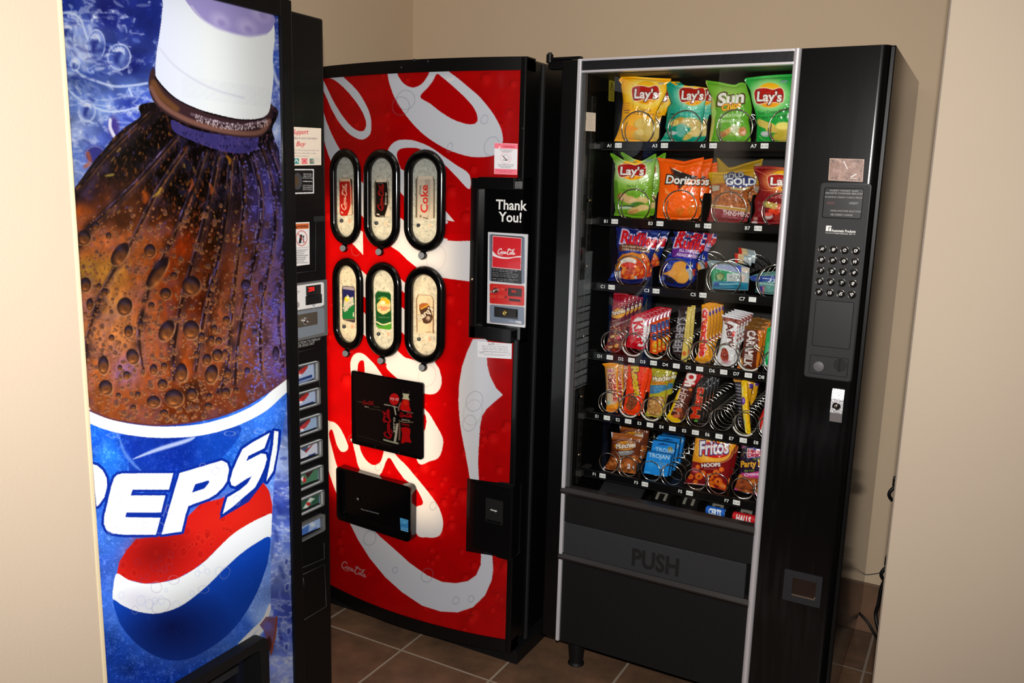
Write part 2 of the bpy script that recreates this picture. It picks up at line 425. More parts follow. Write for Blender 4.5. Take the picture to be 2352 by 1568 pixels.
# ================================================================== the room
def wallmat(name, col, rough=.75):
    return mat(name, col, rough, var=.025, scale=4, bump=.12, bscale=220)
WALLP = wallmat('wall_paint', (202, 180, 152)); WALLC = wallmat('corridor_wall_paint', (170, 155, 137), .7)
def tilemat(name, ox, oy, s, grout=.007, plane='xy'):
    m = bpy.data.materials.new(name); m.use_nodes = True; nt = m.node_tree; L = nt.links; b = nt.nodes['Principled BSDF']
    N = nt.nodes.new; g = N('ShaderNodeNewGeometry'); sp = N('ShaderNodeSeparateXYZ'); L.new(g.outputs['Position'], sp.inputs[0])
    def math_(op, a, bb=None):
        n = N('ShaderNodeMath'); n.operation = op
        for i, v in enumerate((a, bb)):
            if v is None: continue
            if isinstance(v, (int, float)): n.inputs[i].default_value = v
            else: L.new(v, n.inputs[i])
        return n.outputs[0]
    def axis(out, o):
        u = math_('DIVIDE', math_('SUBTRACT', out, o-50*s), s); f = math_('FRACT', u)
        return math_('FLOOR', u), math_('MINIMUM', f, math_('SUBTRACT', 1.0, f))
    ix, dx = axis(sp.outputs[0], ox); iy, dy = axis(sp.outputs[1], oy)
    d = math_('MINIMUM', dx, dy) if plane == 'xy' else dx
    wob = N('ShaderNodeTexNoise'); wob.inputs['Scale'].default_value = 60
    d = math_('ADD', d, math_('MULTIPLY', math_('SUBTRACT', wob.outputs['Fac'], .5), .004))
    gm = N('ShaderNodeMapRange'); gm.inputs[1].default_value = grout/s/2*.8; gm.inputs[2].default_value = grout/s/2*1.4; L.new(d, gm.inputs[0])
    cx = N('ShaderNodeCombineXYZ'); L.new(ix, cx.inputs[0]); L.new(iy, cx.inputs[1])
    wn = N('ShaderNodeTexWhiteNoise'); L.new(cx.outputs[0], wn.inputs[0])
    off = N('ShaderNodeVectorMath'); off.operation = 'ADD'; L.new(g.outputs['Position'], off.inputs[0]); L.new(wn.outputs[1], off.inputs[1])
    n1 = N('ShaderNodeTexNoise'); n1.inputs['Scale'].default_value = 7; n1.inputs['Detail'].default_value = 7; n1.inputs['Roughness'].default_value = .65
    L.new(off.outputs[0], n1.inputs['Vector'])
    cr = N('ShaderNodeValToRGB'); e = cr.color_ramp.elements
    e[0].position = .3; e[0].color = tuple(lin((80, 62, 49)))+(1,); e[1].position = .72; e[1].color = tuple(lin((130, 96, 72)))+(1,)
    x = cr.color_ramp.elements.new(.5); x.color = tuple(lin((106, 80, 61)))+(1,)
    L.new(n1.outputs['Fac'], cr.inputs[0])
    mx = N('ShaderNodeMix'); mx.data_type = 'RGBA'; L.new(gm.outputs[0], mx.inputs[0])
    mx.inputs[6].default_value = tuple(lin((158, 144, 128)))+(1,); L.new(cr.outputs[0], mx.inputs[7]); L.new(mx.outputs[2], b.inputs['Base Color'])
    b.inputs['Roughness'].default_value = .42
    bp = N('ShaderNodeBump'); bp.inputs['Strength'].default_value = .35; bp.inputs['Distance'].default_value = .003
    hh = math_('ADD', gm.outputs[0], math_('MULTIPLY', n1.outputs['Fac'], .35)); L.new(hh, bp.inputs['Height']); L.new(bp.outputs[0], b.inputs['Normal'])
    return m
TILE = tilemat('floor_tile', -1.5005, 2.0593, .3302)
WY, WX = 3.0, -2.135        # back wall and left wall faces
def sbox(name, lo, hi, m, bev=0):
    b = MB(); b.box(lo, hi, m, bev); return struct(b.done(name))
sbox('floor', (-2.3, -2.2, -.1), (2.4, 3.15, 0), TILE)
sbox('ceiling', (-2.3, -2.2, 2.7), (2.4, 3.15, 2.8), mat('ceiling_paint', (205, 200, 192), .9))
sbox('wall_back', (WX-.12, WY, 0), (.62, WY+.12, 2.7), WALLP)
sbox('wall_left', (WX-.12, .64, 0), (WX, WY, 2.7), WALLP)
sbox('wall_alcove_right', (.5, 2.0, 0), (.62, WY, 2.7), WALLP)
JLX, JLY = -1.06, .724
b = MB(); b.box((JLX-.10, -2.2, 0), (JLX, JLY-.007, 2.7), WALLC)
b.box((WX, JLY-.14, 0), (JLX-.10, JLY-.007, 2.7), WALLC)
struct(b.done('wall_corridor_left'))
sbox('trim_1', (JLX-.101, JLY-.007, 0), (JLX+.001, JLY, 2.7), mat('corner_bead_paint', (190, 176, 146), .6), .002)
JRX, JRY = -.1065, 1.9
b = MB(); b.box((JRX+.003, JRY, 0), (2.4, JRY+.12, 2.7), WALLC)
struct(b.done('wall_corridor_right'))
sbox('trim_2', (JRX, JRY-.001, 0), (JRX+.003, JRY+.121, 2.7), mat('corner_edge_paint', (120, 108, 96), .6), .001)
sbox('wall_corridor_far_right', (2.3, -2.2, 0), (2.4, JRY, 2.7), WALLC)
sbox('wall_corridor_rear', (JLX, -2.3, 0), (2.4, -2.2, 2.7), WALLC)
BTILE = tilemat('baseboard_tile', -.16, 0, .3302, plane='x')
sbox('baseboard_back', (WX+.012, WY-.011, 0), (.5, WY, .176), BTILE, .002)
sbox('baseboard_left', (WX, .76, 0), (WX+.011, WY, .176), BTILE, .002)
sbox('baseboard_alcove_right', (.489, 2.03, 0), (.5, WY-.011, .176), BTILE, .002)

# ================================================================== lights
def area(name, loc, d, sx, sy, e, col=(1, 1, 1), spread=180):
    l = bpy.data.lights.new(name, 'AREA'); l.shape = 'RECTANGLE'; l.size = sx; l.size_y = sy; l.energy = e; l.color = col
    l.spread = math.radians(spread)
    o = bpy.data.objects.new(name, l); C.objects.link(o); o.location = loc
    o.rotation_euler = Vector(d).to_track_quat('-Z', 'Y').to_euler(); return o
fl = bpy.data.lights.new('camera_flash', 'SPOT'); fl.energy = 205; fl.spot_size = math.radians(118); fl.spot_blend = .9
fl.shadow_soft_size = .018; fl.color = (1.0, .955, .91)
fo = bpy.data.objects.new('camera_flash', fl); C.objects.link(fo)
fo.location = Vector(O+UP*.10+RI*.005-FW*.02)
fo.rotation_euler = Vector(FW+UP*.06+RI*-.02).to_track_quat('-Z', 'Y').to_euler()
area('ceiling_lamp', (.3, .3, 2.66), (0, 0, -1), 1.2, .6, 5, (1, .93, .82))
area('alcove_ceiling_lamp', (-1.0, 1.7, 2.66), (0, 0, -1), .6, .3, 2, (1, .93, .82))
w = bpy.data.worlds.new('w'); bpy.context.scene.world = w; w.use_nodes = True
w.node_tree.nodes['Background'].inputs[0].default_value = (.03, .028, .025, 1)

# ================================================================== camera object
cam = bpy.data.cameras.new('camera'); cam.sensor_width = 36; cam.lens = F/2352*36; cam.clip_start = .02
co = bpy.data.objects.new('camera', cam); C.objects.link(co)
co.matrix_world = Matrix(((RI[0], UP[0], -FW[0], 0), (RI[1], UP[1], -FW[1], 0), (RI[2], UP[2], -FW[2], H), (0, 0, 0, 1)))
sc = bpy.context.scene; sc.camera = co
sc.view_settings.view_transform = 'Standard'; sc.view_settings.look = 'None'; sc.view_settings.gamma = 1
sc.view_settings.exposure = 0; sc.view_settings.use_curve_mapping = False

# ================================================================== blue drinks machine (left)
PX, PB, PYF, PYP, PH = -1.340, -1.268, 1.541, 1.360, 1.8426
PYN = .76
XP = on(0, PB); XS = on(0, PX)
pep = root('vending_machine', ((PX-2.06)/2, (PYN+PYF)/2, 0),
           'tall drinks machine with a lit blue cola bottle picture, nearest on the left', 'vending machine')
b = MB(); b.box((-2.06, PYN-.02, .10), (PX-.012, PYF, PH-.004), BLK, .006); b.box((-2.0, PYN+.02, 0), (PX-.06, PYF-.04, .10), BLKM)
b.done('cabinet', pep)
def zat(fn, u, v): return float(fn(np.array([[u, v]]))[0][2])
# ---- artwork
cv = Cv(118, -40, 690, 1580, 2)
N = 40
bg = [(150,20,(25,50,160)),(250,30,(15,25,110)),(330,40,(25,40,130)),(160,90,(150,170,220)),(195,120,(175,190,232)),(245,120,(30,50,140)),(300,150,(20,30,110)),
 (160,150,(110,140,215)),(200,170,(60,90,190)),(300,200,(90,120,205)),(170,230,(90,120,200)),(230,250,(110,140,210)),(300,240,(40,60,160)),(170,300,(150,170,225)),
 (200,320,(110,130,205)),(260,300,(55,75,175)),(150,380,(160,180,230)),(180,350,(90,120,200)),(300,280,(70,90,190)),(220,350,(60,80,180)),(640,60,(50,70,160)),(640,150,(60,90,190)),(635,200,(80,100,190)),
 (645,300,(150,170,225)),(640,350,(60,70,150)),(655,960,(90,120,210)),(650,1050,(150,170,225)),(655,1150,(60,80,178)),(645,1250,(95,120,205)),(660,1300,(130,150,220)),
 (665,1400,(66,85,185)),(670,1500,(105,125,210)),(640,1450,(78,98,195)),(660,1540,(140,155,220))]
cv.a[:] = cv.ctrl(bg)
h, w_ = cv.H, cv.W
n1 = fbm(h, w_, 90, 3, 6); n2 = fbm(h, w_, 50, 9, 5, 2.2); n3 = fbm(h, w_, 22, 21, 4)
rid = np.clip(1-np.abs(n2-.5)*9, 0, 1)**2*(n1 > .45)
cv.a *= (0.6+.75*n1)[..., None]
cv.a += ((np.array([215, 225, 250])-cv.a)*(rid*.55+np.clip(n3*n1*3.2-1.05, 0, .75))[..., None]).astype(np.float32)
cv.fr(0, 0, 2.904)
for p, wd in (([(390,90),(460,85),(530,120),(560,190),(590,280),(620,380)], 16), ([(480,430),(540,500),(640,540),(760,575),(880,570),(980,555)], 16),
              ([(400,520),(480,620),(560,680),(700,740),(840,735),(1000,690)], 14), ([(530,740),(560,790),(620,820)], 12), ([(860,590),(880,640)], 12), ([(1815,440),(1850,550),(1870,545)], 20)):
    cv.line(p, wd, (205, 220, 250), .8, soft=.6)
for x, y, rx, ry in ((795,380,75,85), (640,300,60,100), (450,210,60,55), (580,740,55,70), (500,430,30,40)):
    cv.ell(x, y, rx, ry, (120, 145, 215), .45, soft=.1); cv.ring(x, y, rx, ry, 9, (205, 215, 245), .8); cv.ell(x, y+8, rx*.55, ry*.55, (22, 35, 120), .8, soft=.4)
    for _k in range(5):
        a_ = -2.4+_k*.35; cv.line([(x+rx*.75*math.cos(a_), y+ry*.75*math.sin(a_)), (x+rx*.5*math.cos(a_+.5), y+ry*.5*math.sin(a_+.5))], 12, (225, 232, 250), .7, soft=.7)
    cv.ell(x+rx*.3, y+ry*.1, rx*.25, ry*.5, (150, 175, 230), .6, 20, soft=.6)
cv.ell(760, 845, 38, 70, (60, 40, 130), .8, soft=.3); cv.line([(735,800),(735,850),(760,905)], 22, (240,240,255), .9, soft=.4)
cv.ell(635, 1035, 70, 62, (50, 50, 130), .9, soft=.2); cv.line([(585,1020),(600,1080),(570,1110)], 26, (190, 90, 40), .7, soft=.5); cv.ring(635,1035,66,58,8,(150,150,215),.6)
rw = random.Random(12); cv.fr(0, 0, 1)
for _ in range(230):
    x, y = rw.choice([(rw.uniform(125, 330), rw.uniform(0, 440)), (rw.uniform(630, 690), rw.uniform(880, 1568)), (rw.uniform(128, 240), rw.uniform(60, 200))]); L = rw.uniform(8, 34); t = rw.uniform(-.3, 1.5)
    w0 = rw.uniform(3, 11); cv.line([(x, y), (x+L*.5*math.cos(t)+rw.uniform(-5, 5), y+L*.5*math.sin(t)), (x+L*math.cos(t), y+L*math.sin(t))], w0, rw.choice([(205,216,246),(165,185,232),(120,145,220),(35,50,140),(24,36,125)]), rw.uniform(.2, .65), soft=.9, taper=True)
# ---- bottle body
cv.fr(0, 0, 1)
body = [(345,235),(322,268),(290,290),(262,315),(240,343),(222,362),(200,392),(180,420),(165,440),(150,450),(140,520),(170,800),(185,930),(200,940),(250,962),(300,972),(360,978),(430,972),(500,958),(560,935),(610,905),(645,880),(680,852),(680,420),(648,380),(640,345),(625,300),(618,240)]
bc = [(360,260,(30,20,20)),(300,330,(20,12,12)),(250,380,(35,20,20)),(450,350,(15,8,8)),(400,400,(20,10,8)),(500,400,(30,15,10)),(560,330,(90,60,60)),(540,350,(60,40,60)),(600,400,(80,75,160)),(640,400,(55,50,120)),
 (200,440,(50,30,40)),(180,500,(170,85,30)),(240,480,(90,45,25)),(280,500,(60,30,15)),(350,480,(50,22,10)),(450,460,(70,30,12)),(500,480,(45,22,12)),(560,480,(50,30,25)),(590,480,(70,60,120)),(630,480,(110,100,190)),
 (190,560,(180,100,50)),(250,560,(190,110,70)),(300,560,(160,90,50)),(360,560,(150,75,35)),(420,560,(150,55,20)),(480,560,(70,30,12)),(560,560,(90,50,35)),(630,560,(100,90,160)),
 (200,620,(170,125,60)),(260,620,(210,150,70)),(320,620,(170,95,50)),(370,620,(150,60,25)),(440,620,(90,40,18)),(500,620,(110,50,25)),(550,620,(140,80,55)),(620,620,(120,90,130)),
 (200,700,(185,115,80)),(260,700,(205,140,80)),(330,700,(175,100,60)),(400,700,(130,55,25)),(460,700,(90,35,15)),(520,700,(150,85,55)),(580,700,(110,65,55)),(640,700,(110,95,180)),
 (210,770,(190,120,70)),(280,770,(200,130,80)),(340,770,(165,95,65)),(410,770,(120,60,30)),(470,760,(150,80,45)),(540,770,(140,80,55)),(600,770,(90,55,50)),(645,770,(110,95,170)),
 (220,850,(170,95,50)),(290,850,(150,105,130)),(350,850,(150,75,35)),(420,850,(150,70,30)),(480,850,(150,80,45)),(540,860,(100,55,40)),(600,850,(130,75,50)),(640,850,(100,80,150)),
 (220,920,(130,70,35)),(300,920,(135,70,35)),(400,930,(100,45,20)),(440,900,(50,25,15)),(500,920,(110,55,35)),(560,910,(110,55,35)),(620,880,(100,60,70))]
bf = cv.ctrl(bc)
nn = fbm(h, w_, 30, 5, 4, .6); n4 = fbm(h, w_, 14, 8, 3, .5)
bf *= (.72+.56*nn)[..., None]
gm_ = bf.mean(2, keepdims=True); bf = np.clip(gm_+(bf-gm_)*1.22, 0, 255)
xx_ = (np.arange(w_)/2+118)[None]; yt_ = 455+140*np.exp(-((xx_-455)/105)**2)-40*np.clip((xx_-560)/60, 0, 1)
top = np.clip((yt_-(np.arange(h)/2-40)[:, None])/110+.25*(nn-.5), 0, 1)
bf = bf*(1-top[..., None]*np.clip(2.2-2.9*n4, 0, .9)[..., None])
stripe = np.exp(-((xx_-(500-.09*((np.arange(h)/2-40)[:, None]-500)))/22)**2)*np.clip(1-np.abs((np.arange(h)/2-40)[:, None]-680)/240, 0, 1)
bf = bf*(1-.75*stripe*np.clip(2.4-3.2*n4, 0, 1))[..., None]
bf += top[..., None]*(np.clip(n4-.68, 0, 1)*5)[..., None]*np.array([190, 100, 30])*.5
sel = np.clip(fbm(h, w_, 60, 31, 3)*4-2.1, 0, 1)[..., None]*.22
bf = bf+(np.array([110, 100, 190])-bf)*sel
mk = cv.mask(body, smooth=True)
Mb = np.zeros((h, w_), bool); Mb[mk[1][1]:mk[1][3], mk[1][0]:mk[1][2]] = mk[0]
bf *= .9; cv.a[Mb] = bf[Mb]; cv.clip = Mb
R = [([(350,255),(300,300),(240,360),(190,420),(155,460)],16),([(400,320),(330,400),(250,480),(200,530),(168,590)],9),([(425,340),(360,440),(300,560),(240,660),(205,760),(195,850)],8),
     ([(470,350),(440,440),(400,540),(350,640),(320,760),(330,850)],7),([(500,360),(480,460),(455,560),(420,680),(400,800),(400,870)],8),([(530,370),(520,480),(500,600),(470,720),(450,850)],8),
     ([(555,370),(560,480),(545,600),(530,740),(520,860),(500,900)],7),([(580,360),(600,460),(590,560),(570,660),(548,780),(540,880)],9),([(600,340),(628,440),(630,540),(612,640),(598,740),(600,860)],6),([(615,330),(645,420),(652,520),(648,620),(640,740),(650,840)],6)]
for p, wd in R:
    q = np.array(p, float)
    cv.line(q+[7, 1], wd*1.6, (120, 90, 120), .3, soft=.8); cv.line(q, wd*1.3, (22, 10, 12), .7, soft=.8); cv.line(q+[-5, 1], 3, (150, 130, 195), .32, soft=.7)
    cv.line(q+[5, 2], 3, (235, 150, 70), .3, soft=.6)
rr = random.Random(4)
for p, wd in R:
    q = spline(np.array(p, float), False, 14)
    for i in range(0, len(q)-3, 2):
        if rr.random() < .55:
            c_ = rr.choice([(190,175,235),(120,105,190),(165,150,215),(190,120,70)]) if q[i][0] > 420 else rr.choice([(150,120,170),(200,130,70),(120,90,140)])
            o_ = rr.uniform(-7, 3); cv.line([q[i]+[o_, 0], q[i+2]+[o_, 0]], rr.uniform(1.5, 3.5), c_, rr.uniform(.3, .8), smooth=False, soft=.5)
        if rr.random() < .35: cv.ell(q[i][0]+rr.uniform(-8, 8), q[i][1], rr.uniform(4, 12), rr.uniform(8, 22), (14, 8, 10), .5, rr.uniform(0, 40), soft=.8)
for _ in range(300):   # slivers of light on the dark shoulder
    x, y = rr.uniform(170, 640), rr.uniform(285, 640); t = math.radians(100+ (400-x)*.12 + rr.uniform(-25, 25)); L = rr.uniform(2, 10)*(1 if y < 500 else .6)
    c = rr.choice([(150,80,25),(120,50,15),(170,105,40),(90,75,150),(70,40,30),(200,150,70)]) if x < 560 else rr.choice([(120,110,210),(90,80,180),(150,140,225),(60,40,60)])
    cv.line([(x, y), (x+L*math.cos(t), y+L*math.sin(t))], rr.uniform(1.5, 5), c, rr.uniform(.25, .65), smooth=False, soft=.8)
for x, y, t, L, wd, c in ((330,440,25,26,20,(200,85,20)),(520,357,10,22,10,(235,150,30)),(370,430,70,30,9,(230,180,60)),(262,400,110,22,8,(225,200,90)),(355,700,120,70,26,(190,95,55)),(440,410,40,30,10,(190,80,25)),(480,420,20,26,10,(200,90,30))):
    t = math.radians(t+60); cv.line([(x, y), (x+L*.5*math.cos(t)+4, y+L*.5*math.sin(t)), (x+L*math.cos(t), y+L*math.sin(t))], wd*.7, c, .6, soft=.8, taper=True)
def drop(x, y, rx, ry, rot=0, hi=(205, 130, 70), dk=(28, 16, 22), a=.9):
    big = rx*cv.k() > 8
    cv.ell(x+rx*.12, y+ry*.14, rx*1.06, ry*1.05, (225, 165, 110) if big else hi, .4, rot, soft=.06)
    cv.ell(x, y, rx, ry, dk, a, rot, soft=.08)
    cv.ell(x+rx*.04, y+ry*.34, rx*.82, ry*.6, tuple(v*(.72 if big else 1) for v in hi), a*.9, rot, soft=.45)
    if big:
        cv.ell(x-rx*.1, y-ry*.42, rx*.55, ry*.26, (66, 58, 92), .45, rot, soft=.7); cv.ell(x+rx*.1, y+ry*.2, rx*.5, ry*.22, (40, 20, 16), .45, rot+20, soft=.8)
        cv.ell(x-rx*.15, y+ry*.66, rx*.34, ry*.12, hi, .7, rot, soft=.6)
for _ in range(1900):
    x, y = rr.uniform(165, 660), 470+500*rr.random()**.75; s_ = rr.uniform(1.4, 3.2)+3.4*rr.random()**5
    hi = (196,124,74) if x < 560 else (140,112,175)
    drop(x, y, s_, s_*rr.uniform(.9, 1.5), rr.uniform(-20, 20), hi, (64, 32, 26), .62)
for _ in range(260):
    x, y = rr.uniform(560, 655), rr.uniform(320, 900); drop(x, y, rr.uniform(1.5, 3.2), rr.uniform(2, 4), 0, (140,130,225), (50,35,90), .7)
cv.fr(0, 500, 2.904)
for x, y, rx, ry, ro in ((560,130,45,50,20),(640,55,25,28,0),(725,120,20,24,0),(800,240,45,85,35),(1000,220,38,45,0),(1050,360,38,120,35),(570,445,38,48,0),(600,575,24,40,0),(700,495,22,26,0),(660,455,18,20,0),
   (832,590,50,60,15),(1105,505,38,38,0),(1275,450,60,65,30),(1160,385,24,24,0),(1640,445,34,34,0),(1740,465,18,40,0),(858,755,30,40,0),(938,715,20,28,0),(1010,585,22,24,0),(1275,745,55,62,0),(1110,750,45,75,30),(1345,795,24,32,0),
   (1410,815,22,32,0),(690,980,36,62,0),(885,925,42,52,-20),(845,1050,24,28,0),(800,1000,16,20,0),(1210,1030,40,62,0),(1380,945,30,40,10),(1450,915,36,42,20),(1410,1040,42,64,15),(1025,1010,26,36,0),(1095,990,22,24,0),(1520,1035,26,32,0),
   (705,1130,45,50,-20),(1025,1225,45,40,0),(1160,1200,62,58,0),(1085,1110,34,36,0),(1280,1175,36,40,0),(1505,1165,32,32,0),(920,1180,20,22,0),(1395,1190,20,22,0),(745,800,20,22,0),(1840,905,24,50,0),(1510,680,24,26,0),(1430,740,20,28,0),(1650,1020,20,24,0),(1095,1300,28,22,0),(1390,1255,28,22,0),(890,1265,20,20,0),(790,1185,18,20,0),(1460,820,24,26,0),(1700,760,16,20,0),(1500,900,18,22,0),(1575,1150,20,20,0),(960,560,16,16,0),(1310,910,16,24,0)):
    drop(x, y, rx, ry, ro, (200,115,55) if x < 1600 else (120,100,180), (26, 14, 20), .95)
cv.clip = None; cv.fr(0, 0, 1)
# ---- neck ring and cap
cv.poly([(395,275),(430,292),(480,305),(540,312),(590,312),(585,345),(540,352),(480,338),(430,318),(398,300)], (70,62,140), .75, smooth=True)
for _ in range(60): cv.ell(rr.uniform(400, 585), rr.uniform(300, 345), 2, 2.6, (30, 25, 60), .7)
cv.poly([(352,155),(342,180),(345,215),(362,245),(400,272),(450,292),(510,308),(560,316),(600,312),(620,290),(624,262),(620,238),(560,270),(480,262),(400,225),(362,180)], (58,36,40), 1, smooth=True)
cv.line([(348,200),(372,240),(430,275),(500,297),(560,306),(600,302),(618,278)], 11, (135,92,78), .85, soft=.4)
cv.line([(352,190),(372,222),(405,250)], 14, (110,70,40), .9, soft=.5); cv.line([(358,178),(400,222),(470,254),(540,272),(600,274)], 7, (18,10,14), .9, soft=.3)
cv.line([(440,262),(500,280),(560,288),(610,275)], 6, (150,130,150), .5, soft=.5)
for _ in range(150):
    t = rr.random(); cv.ell(450+165*t, 268+22*math.sin(t*2.6)+rr.uniform(-6, 9), 1.6, 2, (225, 205, 210), .6)
capo = [(378,-30),(374,10),(369,60),(360,120),(357,160),(362,182),(400,222),(450,248),(500,263),(550,273),(595,272),(617,258),(623,225),(628,180),(627,130),(631,90),(630,60),(625,38),(600,15),(500,-40)]
def capcol(X, Y):
    t = np.clip((X-360)/120, 0, 1)[..., None]; return np.array([222, 228, 248])*(1-t)+np.array([240, 245, 246])*t
cv.poly(capo, capcol, 1, smooth=True)
cv.line([(366,110),(400,150),(450,185),(500,208),(560,225)], 5, (205,205,225), .5, soft=.6)
for i in range(46):
    x = 420+i*4.4; cv.line([(x, 175+i*.6), (x-1, 222+i*.55)], 1.2, (205, 210, 225), .4, smooth=False)
cv.poly([(425,-20),(440,20),(470,48),(520,72),(570,83),(612,78),(630,55),(628,35),(600,12),(520,-30)], (158,148,205), 1, smooth=True)
cv.line([(440,15),(470,48),(520,72),(570,83),(612,78)], 5, (205,200,230), .7, soft=.6)
for x, y in ((505, 47), (567, 62), (600, 30)): cv.ell(x, y, 22, 16, (190, 180, 225), .8, 35, soft=.5); cv.ell(x+4, y+6, 10, 7, (150,140,200), .8, 35, soft=.5)
# ---- label
lab = [(203,940),(250,962),(300,972),(360,978),(430,972),(500,958),(560,935),(610,905),(645,880),(666,862),(660,900),(652,980),(640,1040),(630,1100),(624,1200),(622,1300),(622,1400),(600,1470),(560,1530),(520,1600),(230,1600)]
lc = [(215,1000,(20,85,205)),(300,1030,(10,50,165)),(400,1040,(8,40,150)),(500,1020,(25,90,200)),(600,980,(50,110,220)),(260,1050,(30,105,215)),(230,1250,(55,105,205)),(250,1300,(50,90,200)),(250,1400,(45,95,205)),
      (300,1500,(20,70,190)),(350,1540,(15,60,180)),(450,1550,(15,55,170)),(560,1440,(30,80,200)),(600,1350,(120,150,225)),(612,1250,(100,140,220)),(620,1150,(110,150,225)),(640,1050,(60,95,195)),(600,1420,(150,175,230))]
lf = cv.ctrl(lc)*(.72+.56*n1)[..., None]; lf += (np.clip(n3-.55, 0, 1)*130)[..., None]
lf += (np.clip(fbm(h, w_, 5, 77, 2)-.6, 0, 1)*260)[..., None]*np.array([.6, .7, 1])
mk = cv.mask(lab, smooth=False); Ml = np.zeros((h, w_), bool); Ml[mk[1][1]:mk[1][3], mk[1][0]:mk[1][2]] = mk[0]
cv.a[Ml] = lf[Ml]; cv.clip = Ml
cv.fr(100, 1000, 2.76)
cv.poly([(500,0),(900,0),(1250,-60),(1100,170),(880,200),(560,235),(560,60)], (8,42,150), .55, smooth=True)
cv.line([(480,10),(510,100),(570,180),(620,225)], 22, (120,160,230), .6, soft=.7, taper=True); cv.line([(570,148),(720,90),(900,35),(960,10)], 26, (205,215,240), .8, soft=.5, taper=True)
cv.poly([(495,640),(640,650),(860,640),(900,520),(700,640)], (8,40,150), .4)
# globe
cv.ell(930, 960, 540, 520, (95,140,225), .35, -35, soft=.14)
cv.poly([(465,872),(480,800),(530,720),(590,655),(720,640),(850,610),(905,520),(1000,430),(1120,400),(1300,320),(1395,300),(1430,350),(1450,440),(1448,500),(1400,510),(1300,560),(1200,625),(1120,700),(1030,790),(950,850),(850,905),(740,932),(640,938),(540,915)], (205,28,22))
cv.ell(720, 740, 170, 120, (120,8,8), .7, -15, soft=.7); cv.ell(1200, 520, 220, 110, (225,40,22), .5, -20, soft=.6)
for _ in range(70):
    x, y = rr.uniform(500, 1400), rr.uniform(420, 900); s_ = rr.uniform(6, 26)
    cv.ring(x, y, s_, s_*1.3, 5, (240, 90, 60), .16); cv.ell(x, y, s_*.8, s_, (150, 10, 10), .25, soft=.4)
cv.poly([(465,875),(540,915),(640,938),(740,932),(850,905),(950,850),(1030,790),(1120,700),(1200,625),(1300,560),(1400,510),(1448,498),(1446,580),(1435,645),(1350,680),(1250,750),(1150,840),(1050,940),(950,1025),(860,1085),(760,1120),(680,1128),(580,1110),(500,1075),(442,1040),(442,960)], (236,238,240), smooth=True)
cv.ell(600, 1040, 110, 60, (205,200,215), .5, 0, soft=.6)
def blue(X, Y):
    t = np.clip(np.hypot((X-395)/150, (Y-1440)/110), 0, 1)[..., None]; return np.array([6,24,88])*(1-t)+np.array([14,66,178])*t
cv.poly([(442,1040),(500,1075),(580,1110),(680,1128),(760,1120),(860,1085),(950,1025),(1050,940),(1150,840),(1250,750),(1350,680),(1435,645),(1425,780),(1400,870),(1350,1000),(1270,1140),(1180,1250),(1080,1330),(960,1400),(860,1425),(760,1415),(650,1365),(560,1290),(490,1200),(455,1110)], blue, smooth=True)
for _ in range(60):
    x, y = rr.uniform(480, 1400), rr.uniform(750, 1400); s_ = rr.uniform(8, 26); cv.ring(x, y, s_, s_*1.2, 5, (40, 100, 215), .12)
for x, y, rx, ry, ro in ((745,1080,62,42,-25),(715,960,34,36,0),(825,915,34,28,0),(1015,975,34,24,0),(1150,870,28,40,30),(580,1105,20,26,0),(1230,415,26,34,0),(850,575,22,30,0),(680,290,24,22,0)):
    cv.ring(x, y, rx, ry, 4, (165,155,185), .5, ro)
# letters
E_ = [(470,247),(500,240),(822,238),(795,342),(565,342),(552,380),(772,380),(745,487),(525,487),(518,518),(742,520),(712,628),(510,628),(440,620),(400,600),(383,560),(385,510),(405,430),(430,320),(450,265)]
P_ = [(862,238),(1130,158),(1165,175),(1176,215),(1162,290),(1135,330),(1095,370),(1045,400),(960,430),(918,447),(900,500),(875,608),(748,626)]
Ph = [(962,308),(1045,284),(1052,295),(1020,335),(940,363)]
S_ = [(1435,-18),(1400,80),(1300,128),(1284,162),(1380,113),(1410,118),(1416,150),(1400,205),(1370,275),(1340,330),(1290,372),(1200,450),(1135,497),(1165,392),(1240,348),(1292,305),(1320,258),(1285,275),(1215,322),(1192,314),(1182,285),(1200,220),(1235,140),(1262,85),(1330,40)]
I_ = [(1462,-30),(1490,-25),(1480,100),(1456,225),(1412,292),(1432,190),(1455,60)]
B_ = [(310,180),(340,190),(375,220),(400,270),(402,330),(385,390),(350,440),(335,450)]
for q in (E_, P_, S_, I_, B_):
    c_ = np.array(q+[q[0]], float); cv.line(c_, 34, (8, 42, 150), 1, smooth=False)
cv.poly([(1420,110),(1300,170),(1180,330),(1240,350),(1150,400),(1115,530),(1300,420),(1400,290)], (8,42,150), .9)
for q in (E_, S_, I_, B_): cv.poly(q, (240, 243, 244))
cv.polys([P_, Ph], (240, 243, 244), smooth=False); cv.poly(Ph, (8, 42, 150))
for x, y, rx, ry in ((700,300,24,24),(570,262,30,22),(440,600,34,24),(1090,225,24,20),(1120,190,30,20),(735,585,30,34),(795,470,18,30),(1010,190,20,14),(1225,410,22,30),(470,400,22,30),(640,570,18,16)):
    cv.ring(x, y, rx, ry, 4, (175, 160, 195), .6)
cv.line([(1440,1080),(1400,1170),(1330,1240),(1245,1330),(1310,1300),(1380,1230),(1430,1140)], 30, (240, 240, 240), 1, soft=.2)
cv.clip = None; cv.fr(0, 0, 1)
cv.line([(196,945),(205,975-18),(260,978),(330,990),(400,992),(470,985),(540,965),(600,935),(640,900),(672,872)], 26, (238,240,240), 1)
cv.line([(196,938),(250,960),(300,970),(360,976),(430,971),(500,957),(560,934),(610,904),(645,879),(668,860)], 4, (90,45,60), .9)
cv.fr(100, 1000, 2.76)
